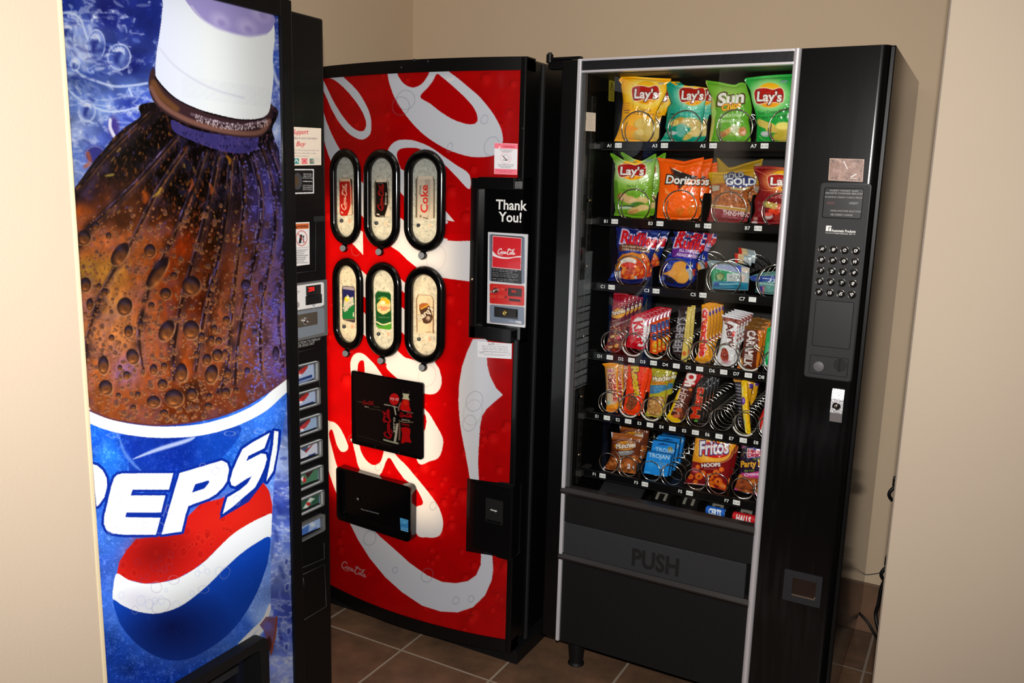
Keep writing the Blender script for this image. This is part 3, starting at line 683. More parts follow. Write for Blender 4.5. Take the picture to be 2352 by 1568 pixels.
for x in (500, 730, 980, 1240, 1430): cv.ring(x-60, 10-(x-700)**2/22000-10, 34, 14, 4, (190, 185, 200), .6)
cv.poly([(1410,1148),(1482,1150),(1470,1260),(1445,1390),(1425,1360),(1400,1240),(1370,1200)], (120,80,110), .9); cv.line([(1478,1150),(1468,1260),(1442,1385)], 12, (150,70,40), .9)
cv.ell(1420,1210,30,30,(110,105,190),.8,soft=.4); cv.ell(1430,1320,16,46,(60,25,20),.9,soft=.3)
for x, y in ((1540,800),(1545,960),(1555,1240),(1540,1340),(1565,870)): cv.ring(x, y, 14, 26, 7, (200,212,245), .5, 15); cv.ell(x, y, 9, 18, (40,55,150), .6, soft=.4)
cv.fr(0, 0, 1)
# ---- panel mesh (the whole lit front, the part behind the corridor wall kept coarse)
zt = zat(XP, 640, 36); PZ0, PZ1 = .14, zt
y0 = float(XP(np.array([[120, 300]]))[0][1])-.02
yR = lambda v: float(XP(np.array([[{36: 647, 540: 650.5, 1040: 660, 1568: 683}[v], v]]))[0][1])
yr = np.mean([yR(36), yR(540), yR(1040), yR(1568)])
nz, ny = 1250, 440
zz = np.linspace(PZ1, .30, nz); yy = np.linspace(y0, yr, ny)
G = np.zeros((nz, ny, 3)); G[..., 0] = PB-.004; G[..., 1] = yy[None]; G[..., 2] = zz[:, None]
DP = dict(y0=1.0, y1=1.322, z0=.20, z1=.0)
port = [(397,1568),(604,1460),(614,1464),(618,1475),(619,1568)]
col = cv.sample(proj(G))
PVC = vcmat('lit_bottle_print', .25, coat=.35, trans=.55, spec=.3)
pt = on(0, PB+.018)(np.array([[604., 1462.]]))[0]; pz = pt[2]; py = pt[1]
keep = ~((G[:-1, :-1, 1] < py-.004) & (G[:-1, :-1, 2] < pz-.008))
link('sign_panel', gridmesh('sign_panel', G, col, PVC, keep), pep)
b = MB(); b.box((PB-.006, PYN, .30), (PB-.004, y0, PZ1), mat('blue_print', (20, 60, 165), .3)); b.done('sign_panel_edge', pep)
# lamps inside
area('sign_lamp_blue_machine', (PX+.006, (y0+yr)/2, (PZ1+.14)/2), (1, 0, 0), PZ1-.14, yr-y0+.02, 4.5, (.95, .98, 1.0))
area('sign_lamp_blue_machine_top', (PX+.006, (y0+yr)/2, PZ1-.16), (1, 0, 0), .28, yr-y0+.02, .45, (.95, .98, 1.0))
# frame round the picture
b = MB(); e = .004
b.box((PX-.01, yr-.001, .05), (PB+e, PYP, PH), BLK, .003); b.box((PX-.01, PYN, PZ1-.001), (PB+e, yr, PH), BLK, .003)
b.box((PX-.01, PYN-.02, .05), (PB+e, PYN, PH), BLK, .003)
b.done('door_frame', pep)
# delivery port: frame, hood, throat (a bevelled surround standing off the print)
b = MB(); X0, X1 = PX-.01, PB+.022
o_ = [(X1, py+u, pz-v) for u, v in rrect(-.44, 0, .012, .30, .02)]; i_ = [(X1, py+u, pz-v) for u, v in rrect(-.415, .022, -.012, .275, .012)]
bb = bmesh.new(); n_ = len(o_)
vo = [bb.verts.new(p) for p in o_]; vi = [bb.verts.new(p) for p in i_]; vob = [bb.verts.new((PB-.03, p[1], p[2])) for p in o_]; vib = [bb.verts.new((PB-.03, p[1], p[2])) for p in i_]
for k in range(n_):
    l = (k+1) % n_; bb.faces.new((vo[k], vo[l], vi[l], vi[k])); bb.faces.new((vo[k], vob[k], vob[l], vo[l])); bb.faces.new((vi[k], vi[l], vib[l], vib[k]))
bmesh.ops.recalc_face_normals(bb, faces=bb.faces[:]); b.add(bb, BLKM); b.done('delivery_port_frame', pep)
b = MB(); b.box((PX-.0, py-.43, pz-.29), (PX+.006, py, pz-.01), BLKI)
b.box((PX+.03, py-.42, pz-.09), (PX+.036, py-.02, pz-.05), CHAR, .001); b.box((PX+.045, py-.3, pz-.2), (PX+.05, py-.05, pz-.185), GRYW)
b.done('delivery_port', pep)
b = MB(); b.box((PX-.01, py+.014, .05), (PB, PYP, .30), BLK, .003); b.box((PX-.01, PYN, .05), (PB, py+.014, pz-.31), BLK, .003); b.done('kick_panel', pep)
# ---- control strip (plane PX)
b = MB(); b.box((PX-.03, PYP, .045), (PX, PYF, PH), BLK, .006, 3)
b.done('control_panel', pep)
def seam(parent, pts, surf, w=.0012, name='seam', m=None):
    P = surf(np.array(pts, float)); bb = MB()
    bb.tube(P, w, m or CHAR, 5); return bb.done(name, parent)
STK = vcmat('sticker_print', .45); STKG = vcmat('glossy_print', .3, coat=.2)
def sheet(name, parent, quad, surf, paint, m=STK, bg=(230, 225, 210), frame=None, step=1.0, ss=4, label=None):
    q = np.array(quad, float); c = Cv(q[:, 0].min()-2, q[:, 1].min()-2, q[:, 0].max()+2, q[:, 1].max()+2, ss, bg)
    if frame: c.fr(*frame)
    paint(c); return decal(name, parent, c, quad, surf, m, step, label)
XS1 = on(0, PX+.0008)
FS = (650, 270, 4.238)
def p_sup(c):
    c.text('Support', 92, 162, 46, (205,60,70), -1, .25, wid=150, bold=.012); c.text('ndland and Labrador', 90, 208, 22, (110,95,110), 1, wid=245)
    c.text('Buy', 124, 277, 46, (205,60,70), 0, .3, wid=88, bold=.012)
    for i, (t, w2) in enumerate((('ed by Browning Harvey Ltd.,', 265), ('ndland & Labrador\'s only', 230), ('oft drink producer', 165))): c.text(t, 92, 322+i*30-i*1, 17, (150,140,145), 1, wid=w2)
    c.poly([(103,396),(155,396),(155,450),(103,450)], (50,140,140)); c.line([(112,436),(128,410),(146,432)], 10, (225,225,220)); c.poly([(182,396),(236,396),(236,450),(182,450)], (215,80,90)); c.ring(209,423,20,16,5,(240,220,220))
    c.poly([(260,398),(300,398),(306,450),(260,450)], (70,120,110)); c.line([(262,430),(302,420)], 7, (220,90,80)); c.ell(330,415,44,32,(205,200,185),.7,soft=.5)
sheet('support_sticker', pep, Fz(*FS, [(60,88),(372,104),(372,462),(60,468)]), XS1, p_sup, bg=(228,214,196), frame=FS, label='cream sticker with red script writing')
def p_coin(c):
    c.poly([(40,499),(296,499),(300,505),(302,738),(40,745)], (225,225,225)); c.poly(Fz(0,0,1,[(40,512),(285,512),(292,520),(292,725),(40,732)]), (12,12,14))
    c.ell(142, 620, 44, 82, (62,62,66)); c.ell(128, 615, 22, 50, (80,58,34), .9, soft=.4)
    for t, y in (('THIS MACHINE', 556), ('WILL ACCEPT', 575), ('TWO DOLLAR COINS', 594)): c.text(t, 238, y, 13, (220,220,220), 1, wid=86 if 'TWO' not in t else 102, al='c', bold=.02)
    c.line([(198,621),(284,621)], 6, (225,225,225), smooth=False)
    for t, y in (('CETTE MACHINE', 668), ('PREND LES PIECES', 687), ('DE DEUX DOLLAR', 706)): c.text(t, 240, y, 13, (220,220,220), 1, wid=94, al='c', bold=.02)
sheet('coin_notice', pep, Fz(*FS, [(60,497),(306,500),(308,742),(60,748)]), XS1, p_coin, bg=(12,12,14), frame=FS, label='black coin notice with a white border')
def warn(c, x0, y0, x1, y1, top, lines, kind):
    H_ = y1-y0; W = x1-x0
    if kind == 'o':
        c.poly([(x0+4, y0+16), (x1-6, y0+10), (x1-6, y0+62), (x0+4, y0+70)], (205,100,45))
        c.poly([(x0+8,y0+62),(x0+22,y0+26),(x0+34,y0+60)], (30,20,15)); c.text('WARNING', x0+36, y0+56, 26, (60,30,20), -3, wid=W-50, bold=.02)
    cx, cy = x0+W*.5, y0+H_*.37; R1 = W*.34
    c.poly([(cx-R1*.55,cy+R1*.9),(cx-R1*.25,cy-R1*.75),(cx+R1*.15,cy-R1*.6),(cx-R1*.1,cy+R1*.95)], (25,22,24)); c.line([(cx+R1*.3,cy+R1*.9),(cx+R1*.35,cy-R1*.1),(cx-.1*R1,cy-R1*.2)], 7, (60,55,60))
    c.ell(cx+R1*.36, cy-R1*.35, 7, 10, (60,50,50)); c.ring(cx, cy, R1, R1*1.38, 6, (190,60,60)); c.line([(cx-R1*.7,cy-R1*.9),(cx+R1*.7,cy+R1*.9)], 7, (190,60,60), smooth=False)
    c.line([(x0+6,y0+H_*.6),(x1-8,y0+H_*.575)], 3, (120,120,120), smooth=False)
    c.micro(x0+9, y0+H_*.65, W-22, 8, H_*.042, (70,70,75), -3, al='l', h=H_*.017)
sheet('warning_sticker', pep, Fz(*FS, [(85,1022),(257,1015),(259,1428),(85,1450)]), XS1, lambda c: warn(c, 104, 1018, 258, 1440, 0, 8, 'o'), bg=(226,224,222), frame=FS, label='white warning sticker with an orange heading')
seam(pep, Fz(*FS, [(300,985),(318,1000),(316,1490),(110,1515)]), XS1, .0012, 'access_door_seam')
one('hinge_pin', pep, 'box', *(lambda P: ((PX, P[1]-.012, P[2]-.006), (PX+.004, P[1]+.02, P[2]+.006)))(XS(np.array([Fz(*FS, [(335,985)])[0]]))[0]), CHAR)
# money module
FM = (650, 620, 5.6)
Q = XS(np.array(Fz(*FM, [(150,150),(545,118),(550,835)]))); yb0, yb1 = PYP, Q[1][1]; mz1, mz0 = Q[1][2], Q[2][2]
b = MB(); b.box((PX, PYP, mz0), (PX+.006, yb1, mz1), mat('grey_module_plastic', (96, 96, 96), .5, bump=.3), .002); b.done('coin_module', pep)
XM = on(0, PX+.0068); XM2 = on(0, PX+.0085)
def p_mod(c):
    c.poly([(120,205),(500,152),(522,165),(528,185),(528,440),(515,455),(480,468),(120,525)], (222,221,218), smooth=False)
    c.text('CT ONE', 150, 288, 12, (60,60,60), -6, wid=68, bold=.01); c.text('NGE ?', 150, 312, 12, (60,60,60), -6, wid=50, bold=.01)
    c.poly([(150,412),(195,408),(212,425),(214,465),(195,485),(150,490)], (160,150,148)); c.poly([(345,330),(430,318),(438,335),(345,350)], (235,235,240)); c.poly([(365,440),(420,432),(402,478),(400,500),(392,500),(390,470)], (170,170,175))
    c.poly([(120,575),(120,550),(505,485),(530,500),(536,790),(520,810),(120,895)], (118,126,134))
sheet('coin_module_face', pep, Fz(*FM, [(150,205),(528,150),(538,800),(160,895)]), XM, p_mod, bg=(100,100,102), frame=FM)
def bx(name, parent, fr, quad, surfX, t, m, bev=.001, axis=0):
    """raised block over a pixel quad on a machine face"""
    P = surfX(np.array(Fz(*fr, quad))); lo, hi = P.min(0), P.max(0)
    if axis == 0: lo[0], hi[0] = lo[0]-.001, hi[0]+t
    else: lo[1], hi[1] = lo[1]-t, hi[1]+.001
    return one(name, parent, 'box', lo, hi, m, bev)
bx('display_bezel', pep, FM, [(296,205),(472,192),(472,305),(296,322)], XM, .004, BLKG)
RED7 = mat('led_red', (255, 30, 25), .5, emit=2.2)
P = on(0, PX+.0125)(np.array(Fz(*FM, [(318,290),(442,272),(318,235)]))); b = MB()
textmesh(b, '200', P[0]+[0, .002, .002], (0, 1, 0), (0, 0, 1), .0095, RED7, 'l', .01); b.done('price_readout', pep)
bx('coin_slot', pep, FM, [(290,335),(490,318),(490,420),(290,440)], XM, .003, BLKG)
bx('coin_slot_mouth', pep, FM, [(310,355),(470,340),(470,385),(310,400)], on(0, PX+.0105), .001, mat('black_hole', (3, 3, 3), .8))
bx('lock_plate', pep, FM, [(165,580),(437,535),(437,695),(165,745)], XM, .002, mat('lock_plate_steel', (120, 112, 100), .4, metal=.7))
P = on(0, PX+.008)(np.array([Fz(*FM, [(276,652)])[0]]))[0]
b = MB(); b.lathe(P, (1, 0, 0), [(.009, 0), (.009, .004), (.007, .008), (.004, .008), (.003, .005)], CHROME); b.done('lock', pep)
b = MB(); ex, ez = (0, 1, 0), (0, 0, 1)
P = on(0, PX+.001)(np.array(Fz(*FM, [(168,1005),(168,965),(460,905)]))); ww = P[2][1]-P[0][1]
textmesh(b, 'LECTION TO DISPLAY', P[1], ex, ez, .0058, GRYW, 'l', .01); textmesh(b, 'E OR SOLD OUT', P[0], ex, ez, .0058, GRYW, 'l', .01)
b.done('instruction_lettering', pep)
seam(pep, Fz(*FM, [(175,1060),(420,1000)]), XS1); seam(pep, Fz(*FM, [(468,1380),(470,1560)]), XS1)
# seven selection buttons: clear lens housing > printed insert
FB = (650, 880, 4.126)
CLR = glassmat('clear_button_plastic', (.97, .97, .97), 1.35); HSG = mat('button_housing', (105, 105, 103), .3, metal=.3)
ins = {0: ((70,90,130), (190,35,30)), 1: ((70,90,130), (190,35,30)), 2: ((70,95,130), (150,30,40)), 3: ((150,160,190), (70,20,25)), 4: ((30,110,70), (170,30,30)), 5: ((120,150,200), (140,170,215))}
bq = []   # right-top, right-bottom y of each button in px, left-top y
for (rx, ty, byy, ly0, ly1) in ((724,827,872,840,890), (727,888,926,902,940), (730,947,984,966,1000), (732,1006,1045,1021,1060), (734,1065,1103,1084,1120), (736,1122,1157,1143,1178), (738,1177,1214,1199,1235)):
    bq.append([(rx-46, ly0), (rx, ty), (rx+3, byy), (rx-44, ly1)])
def p_btn(k):
    def f(c):
        q = np.array(bq[k]); x0, y0 = q[0]; x1, y1 = q[2]; c.fr(0, 0, 1); sl = (q[1][1]-q[0][1])/(q[1][0]-q[0][0])
        def L(u, v): return (x0+5+u*34, q[0][1]+7+v*26+u*34*sl)
        base, acc = [((168,185,215),(190,30,25)),((168,185,215),(190,30,25)),((150,175,205),(150,30,40)),((205,208,222),(60,18,22)),((70,120,90),(180,35,30)),((150,175,215),(205,215,232)),((150,175,215),(120,150,205))][k if k < 5 else k-0] if k < 7 else None
        c.poly([L(-.2,-.1),L(1.1,-.1),L(1.1,1.15),L(-.2,1.15)], base)
        if k < 3: c.poly([L(-.2,-.1),L(.75,-.1),L(.45,.45),L(-.2,.75)], (35,25,35)); c.poly([L(.1,.2),L(.6,-.05),L(.72,.12),L(.35,.6)], (175,35,28)); c.ell(*L(.12,.5), 5, 6, (205,40,40)); c.ell(*L(.14,.62), 4, 3, (230,230,235)); c.poly([L(-.2,.95),L(1,.85),L(1,1.1),L(-.2,1.15)], (25,50,110))
        elif k == 3: c.poly([L(-.1,0),L(.6,-.1),L(.3,.5)], (60,80,110)); c.poly([L(.25,.4),L(.9,-.05),L(.75,.15),L(.35,.6)], (150,25,35)); c.poly([L(-.2,.95),L(1,.85),L(1,1.1),L(-.2,1.15)], (25,50,110)); c.poly([L(0,.8),L(.5,.75),L(.5,.95),L(0,1)], (215,220,230))
        elif k == 4: c.poly([L(.2,-.1),L(.9,-.1),L(.4,.5)], (62,20,22)); c.ell(*L(.15,.5), 5, 6, (200,35,40)); c.poly([L(-.1,.3),L(.1,.1),L(.1,.6)], (230,230,232)); c.text('PEPSI', *L(-.05,1.05), 4, (190,40,40), math.degrees(math.atan(sl)))
        elif k == 5: c.poly([L(-.2,-.1),L(1.1,-.1),L(1.1,1.15),L(-.2,1.15)], (38,80,60)); c.poly([L(0,.7),L(.5,0),L(.85,.3),L(.3,.8)], (205,212,205)); c.ell(*L(.4,.5), 5, 4, (190,40,40)); c.line([L(.5,.5),L(.8,.35)], 2, (40,110,70))
        else: c.poly([L(-.2,.3),L(.4,.2),L(.3,1.1),L(-.2,1.15)], (70,110,185)); c.line([L(0,.9),L(.9,.8)], 3, (70,100,180)); c.ell(*L(.6,.3), 6, 5, (205,215,232), soft=.4)
    return f
for k in range(7):
    q = np.array(bq[k], float); P = XS(q); zt_, zb_ = P[1][2], P[2][2]; yb_ = P[1][1]
    b = MB(); y0_, y1_ = PYP-.002, yb_; t = .0035
    for lo, hi in (((y0_, zt_-t), (y1_, zt_)), ((y0_, zb_), (y1_, zb_+t)), ((y1_-t*1.6, zb_), (y1_, zt_))):
        b.box((PX, lo[0], lo[1]), (PX+.013, hi[0], hi[1]), HSG, .001)
    o_ = b.done('selection_button', pep)
    sheet('button_insert', o_, [(q[0][0]-4, q[0][1]+4), (q[1][0]-4, q[1][1]+4), (q[2][0]-4, q[2][1]-4), (q[3][0]-4, q[3][1]-4)], on(0, PX+.0015), p_btn(k), STKG, (120,140,180))
    b = MB(); b.box((PX+.0105, y0_, zb_+t), (PX+.012, y1_-t, zt_-t), CLR); b.done('button_lens', o_)
FD = (100, 1000, 2.76)
seam(pep, Fz(*FD, [(1778,680),(1780,780),(1640,838)]), XS1); seam(pep, Fz(*FD, [(1645,880),(1780,815),(1793,1083),(1652,1168)]), XS1, .0014)
seam(pep, Fz(*FD, [(1645,900),(1652,960)]), XS1, .002)

# ================================================================== red drinks machine (middle)
CR, CH = -1.153, 1.838
coke = root('vending_machine', (-1.56, 2.55, 0), 'red drinks machine with a bowed front and six oval windows, in the middle', 'vending machine')
XC = oncoke(0.0)
CL = -1.945
b = MB(); b.box((CL, 2.20, .07), (CR, 2.93, CH-.004), BLK, .006); b.done('cabinet', coke)
one('plinth', coke, 'box', (CL, 2.180, 0), (CR+.012, 2.9, .046), BLKM, .002)
def curved(b, x0, x1, z0, z1, off, back, m, bev=0, n=40):
    """slab that follows the bowed front"""
    xs = np.linspace(x0, x1, n); ys = cokey(xs)-off; bb = bmesh.new(); L = []
    for z in (z0, z1):
        L.append([bb.verts.new((x, y, z)) for x, y in zip(xs, ys)]); L.append([bb.verts.new((x, back, z)) for x in xs])
    f0, k0, f1, k1 = L
    for i in range(n-1):
        bb.faces.new((f0[i], f0[i+1], f1[i+1], f1[i])); bb.faces.new((k0[i+1], k0[i], k1[i], k1[i+1]))
        bb.faces.new((f1[i], f1[i+1], k1[i+1], k1[i])); bb.faces.new((f0[i+1], f0[i], k0[i], k0[i+1]))
    for i in (0, n-1): bb.faces.new((f0[i], f1[i], k1[i], k0[i]))
    bmesh.ops.recalc_face_normals(bb, faces=bb.faces[:]); b.add(bb, m); return b
pT = XC(np.array([[1192., 158.], [1166., 1474.], [762., 1338.], [1028., 1449.], [745., 176.], [940., 163.]])); zT = float(pT[0][2]); zTl = float(pT[5][2])
zB = float(np.mean([pT[1][2], pT[3][2], pT[2][2]])); xR = float((pT[0][0]+pT[1][0])/2)
xL_ = CL+.03
b = MB(); curved(b, CL, CR, zT-.004, CH, .006, 2.21, BLK); curved(b, CL, CR, .046, zB+.004, .004, 2.21, BLK)
b.box((CL, 2.13, .046), (xL_, 2.21, CH), BLK, .004)
b.done('door_frame', coke)
b = MB(); b.box((CR-.003, 2.25, .05), (CR+.006, 2.262, CH-.01), CHAR, .001); b.done('door_edge_strip', coke)
# control column blocks (px rectangles on the front)
cz = lambda u, v: XC(np.array([[float(u), float(v)]]))[0]
a0 = cz(1075, 405); a1 = cz(1078, 778); a2 = cz(1070, 1095); a3 = cz(1068, 1268)
UX0 = float((a0[0]+a1[0])/2); UZ1, UZ0 = float(a0[2]), float(a1[2]); LX0 = float((a2[0]+a3[0])/2); LZ1, LZ0 = float(a2[2]), float(a3[2])
for q_ in ((.046, LZ0+.01), (LZ1-.01, UZ0+.01), (UZ1-.01, CH)): one('door_stile', coke, 'box', (xR, 2.155, q_[0]), (CR, 2.21, q_[1]), BLK, .004)
# ---- artwork
cv = Cv(736, 130, 1215, 1500, 2.0, (196, 4, 8)); RED = (200, 4, 10)
hh, ww = cv.H, cv.W
cv.a *= (.93+.14*fbm(hh, ww, 60, 3, 3))[..., None]
W = (232, 238, 250)
def bubbles(c, n, x0, y0, x1, y1, seed, s0=4, s1=14):
    r = random.Random(seed)
    for _ in range(n):
        x, y, q = r.uniform(x0, x1), r.uniform(y0, y1), s0+(s1-s0)*r.random()**2.5
        c.ell(x, y, q, q*1.25, (235, 30, 25), .22, soft=.6); c.line([(x-q, y), (x-q*.6, y-q), (x+q*.5, y-q*1.1)], q*.4, (95, 0, 4), .3, soft=.8); c.ell(x+q*.2, y+q*.3, q*.6, q*.7, (250, 50, 45), .28, soft=.7)
bubbles(cv, 150, 745, 160, 1200, 1480, 2)
bubbles(cv, 26, 1060, 860, 1170, 1460, 5, 6, 16); bubbles(cv, 14, 980, 1080, 1040, 1300, 8, 6, 13)
cv.fr(640, 120, 3.564)
cv.polys([[(366,195),(490,183),(560,230),(640,310),(700,400),(745,500),(760,590),(748,670),(700,710),(650,708),(580,670),(500,580),(440,480),(400,390),(360,290)],
          [(350,212),(430,216),(500,260),(580,340),(650,430),(700,520),(716,590),(700,637),(660,645),(600,610),(530,530),(460,420),(410,320),(372,240)]], W)
cv.poly([(340,450),(366,480),(390,560),(430,660),(480,760),(530,840),(600,960),(500,1000),(440,925),(400,820),(370,720),(340,640)], W)
cv.polys([[(885,90),(890,165),(905,250),(940,350),(990,440),(1060,540),(1150,640),(1250,720),(1370,790),(1480,832),(1590,857),(1700,855),(1772,838),(1820,790),(1835,720),(1825,640),(1790,560),(1740,480),(1650,370),(1560,290),(1470,215),(1375,145),(1300,90)],
          [(965,60),(970,160),(990,212),(1030,260),(1078,285),(1120,285),(1170,260),(1210,210),(1235,155),(1250,60)]], W)
cv.poly([(1295,178),(1340,205),(1440,290),(1540,385),(1600,460),(1628,530),(1620,573),(1580,590),(1520,582),(1430,550),(1330,490),(1240,420),(1160,365),(1220,290),(1262,235)], RED, 1, smooth=True)
cv.polys([[(890,830),(905,780),(940,740),(990,718),(1060,715),(1150,735),(1250,780),(1350,850),(1450,920),(1560,1000),(1560,1120),(1450,1012),(1350,912),(1230,822),(1130,785),(1040,782),(990,795),(968,830),(975,880),(1000,950),(1050,1030),(1120,1120),(1250,1240),(1345,1350),(1380,1400),(1200,1420),(1050,1200),(1000,1140),(960,1080),(930,980),(905,900)]], W)
# cream tip right of the third oval, stripes between ovals
cv.fr(750, 330, 5.406)
cv.poly([(1400,740),(1462,812),(1590,966),(1462,945),(1380,940)], W)
cv.poly([(880,280),(1000,360),(1000,690),(960,650),(860,540)], W)
cv.poly([(100,60),(180,80),(300,260),(410,440),(490,530),(700,730),(900,910),(985,965),(1200,1080),(1450,1170),(1560,1195),(1860,1208),(1860,1720),(1400,1660),(1180,1568),(1100,1520),(1000,1440),(900,1340),(790,1270),(640,1120),(490,960),(415,860),(250,640),(75,262)], W)
cv.poly([(330,1020),(415,1075),(450,1090),(455,1380),(310,1230),(290,1150)], W)
cv.fr(640, 540, 3.564)
cv.poly([(1400,-10),(1600,-10),(1600,46),(1440,48),(1380,42)], RED)
cv.fr(750, 580, 5.406)
cv.poly([(285,70),(370,160),(515,295),(700,480),(895,650),(1010,730),(1200,900),(1200,1180),(1000,1055),(915,965),(700,780),(515,590),(435,520),(330,300)], W)
cv.poly([(700,160),(885,295),(1010,405),(1150,520),(1150,640),(1000,535),(905,440),(750,290)], W)
cv.poly([(300,560),(440,712),(520,805),(700,1010),(880,1215),(960,1290),(1050,1345),(1150,1360),(1340,1350),(1400,1440),(1430,1560),(1380,1690),(1250,1730),(1100,1700),(960,1640),(900,1568),(850,1500),(740,1380),(690,1290),(600,1190),(520,1075),(445,1000),(330,760)], W)
cv.fr(640, 540, 3.564)
cv.poly([(880,1070),(1000,1000),(1160,1035),(1262,1035),(1305,1085),(1333,1180),(1325,1245),(1290,1290),(1240,1302),(1180,1290),(1060,1230),(975,1175)], W, smooth=True)
cv.polys([[(590,1110),(588,1040),(610,985),(650,962),(700,975),(760,1030),(810,1090),(850,1180),(700,1200),(610,1180)], [(645,1120),(650,1060),(665,1030),(690,1025),(702,1060),(698,1160),(650,1160)]], W)
cv.poly([(1590,850),(1540,960),(1500,1080),(1477,1220),(1472,1350),(1480,1500),(1500,1640),(1530,1790),(1560,1960),(1590,2130),(1645,2130),(1640,2000),(1632,1860),(1640,1700),(1650,1560),(1665,1480),(1700,1425),(1760,1370),(1836,1306),(1780,1250),(1730,1150),(1708,1060),(1703,960),(1710,850)], W)
cv.fr(640, 960, 2.579)
cv.polys([[(270,30),(310,20),(340,32),(370,68),(400,130),(412,170),(400,195),(370,197),(345,160),(328,100),(315,67),(301,78),(300,110),(320,190),(345,280),(385,380),(400,520),(370,505),(340,440),(303,335),(280,240)]], W)
cv.polys([[(440,120),(440,150),(455,215),(475,290),(520,345),(600,335),(650,235),(700,300),(760,380),(810,410),(850,482),(850,512),(815,525),(780,560),(820,690),(880,706),(930,705),(962,682),(974,615),(950,530),(900,455),(840,380),(760,285),(690,212),(640,130)],
          [(480,120),(482,170),(492,205),(520,250),(560,277),(600,262),(620,205),(625,120)]], W)
cv.poly([(700,330),(760,372),(810,412),(850,482),(848,510),(815,525),(720,420)], RED)
cv.poly([(820,-60),(880,-40),(935,45),(970,112),(972,168),(950,230),(902,253),(820,250)], W, smooth=True); cv.poly([(800,-30),(850,-60),(872,-10),(876,20),(870,60),(860,80),(820,60)], RED)
cv.poly([(400,580),(430,640),(470,720),(540,830),(630,940),(730,1030),(850,1110),(960,1145),(1060,1150),(1150,1120),(1222,1050),(1262,960),(1271,900),(1265,810),(1200,800),(1196,870),(1170,930),(1120,965),(1050,977),(970,970),(880,930),(780,860),(680,770),(600,700),(500,600)], W)
for x, y, r_ in ((540,710,44),(880,930,42),(1130,30,48),(1160,-100,60),(1050,1080,22),(1140,1070,20),(590,290,22),(430,120,20),(915,520,24),(690,900,18)):
    cv.ring(x, y, r_*.8, r_, 4, (150, 160, 185), .55, 20)
cv.fr(640, 120, 3.564)
for x, y, rx, ry in ((1040,390,75,80),(1745,770,60,80),(1685,550,28,38),(1000,440,70,75),(1400,780,20,40)): cv.ring(x, y, rx, ry, 6, (150,165,190), .5, 20)
cv.fr(640, 540, 3.564)
for x, y, rx, ry in ((1290,190,75,105),(1215,1150,70,90),(1590,1450,75,105),(640,110,40,60)): cv.ring(x, y, rx, ry, 5, (170,165,165), .4, 15)
cv.fr(0, 0, 1)
cv.poly(Fz(640,120,3.564,[(1378,213),(1447,210),(1420,236),(1378,238)]), (250,250,250))
script_logo(cv, 783, 1302, 17, 62, (205,150,150), 25, up=(.05,-1), lw=.12)
ovals = [((750,330),(75,412,80,1228),(122,355,170,1150),(232,1295),0),((750,330),(490,895,80,1275),(550,828,178,1195),(675,1340),1),((750,330),(990,1465,88,1318),(1062,1380,182,1235),(1205,1385),2),
         ((750,580),(105,440,88,1190),(150,390,165,1110),(262,1245),3),((750,580),(512,912,140,1280),(573,848,220,1195),(697,1335),4),((750,580),(1000,1455,185,1360),(1068,1378,270,1280),(1210,1420),5)]
# ---- panel mesh with the holes cut
nx, nz = 440, 1300
xs = np.linspace(-1.915, xR, nx); zs = np.linspace(zT, zB, nz)
G = np.zeros((nz, nx, 3)); G[..., 0] = xs; G[..., 1] = cokey(xs); G[..., 2] = zs[:, None]
uv = proj(G); col = cv.sample(uv, 2)
cen = (G[:-1, :-1]+G[1:, 1:])/2; cx, czz = cen[..., 0], cen[..., 2]
keep = ~((cx > UX0+.004) & (czz < UZ1-.004) & (czz > UZ0+.004)) & ~((cx > LX0+.004) & (czz < LZ1-.004) & (czz > LZ0+.004))
OV = []
for (ox, oy), (l, r, t, bt), (il, ir, it, ib), (bxx, byy), k in ovals:
    q = XC(np.array(Fz(ox, oy, 5.406, [(il, (it+ib)/2), (ir, (it+ib)/2), ((il+ir)/2-4, it), ((il+ir)/2+12, ib), (l, (t+bt)/2), (r, (t+bt)/2), (bxx, byy)])))
    X_, Zc, hw, hh_ = (q[0][0]+q[1][0])/2, (q[2][2]+q[3][2])/2, (q[1][0]-q[0][0])/2, (q[2][2]-q[3][2])/2
    OV.append((X_, Zc, hw, hh_, (q[5][0]-q[4][0])/2, q[6]))
hwm = np.mean([o[2] for o in OV]); hhm = np.mean([o[3] for o in OV]); owm = np.mean([o[4] for o in OV])+.0
for X_, Zc, *_ in OV:
    dz = np.maximum(np.abs(czz-Zc)-(hhm-hwm), 0); keep &= ~(np.hypot(cx-X_, dz) < hwm+.004)
link('sign_panel', gridmesh('sign_panel', G, col, vcmat('lit_red_print', .22, coat=.5, trans=.4, spec=.4), keep), coke)
p_ = XC(np.array([(750., 800.), (1040., 420.), (1000., 1215.)]))
area('sign_lamp_red_machine', ((-1.9+p_[1][0])/2, 2.185, (p_[1][2]+p_[2][2])/2-.02), (0, -1, 0), (p_[1][0]+1.9)-.05, p_[1][2]-p_[2][2]-.08, 5.0, (1, .69, .38))
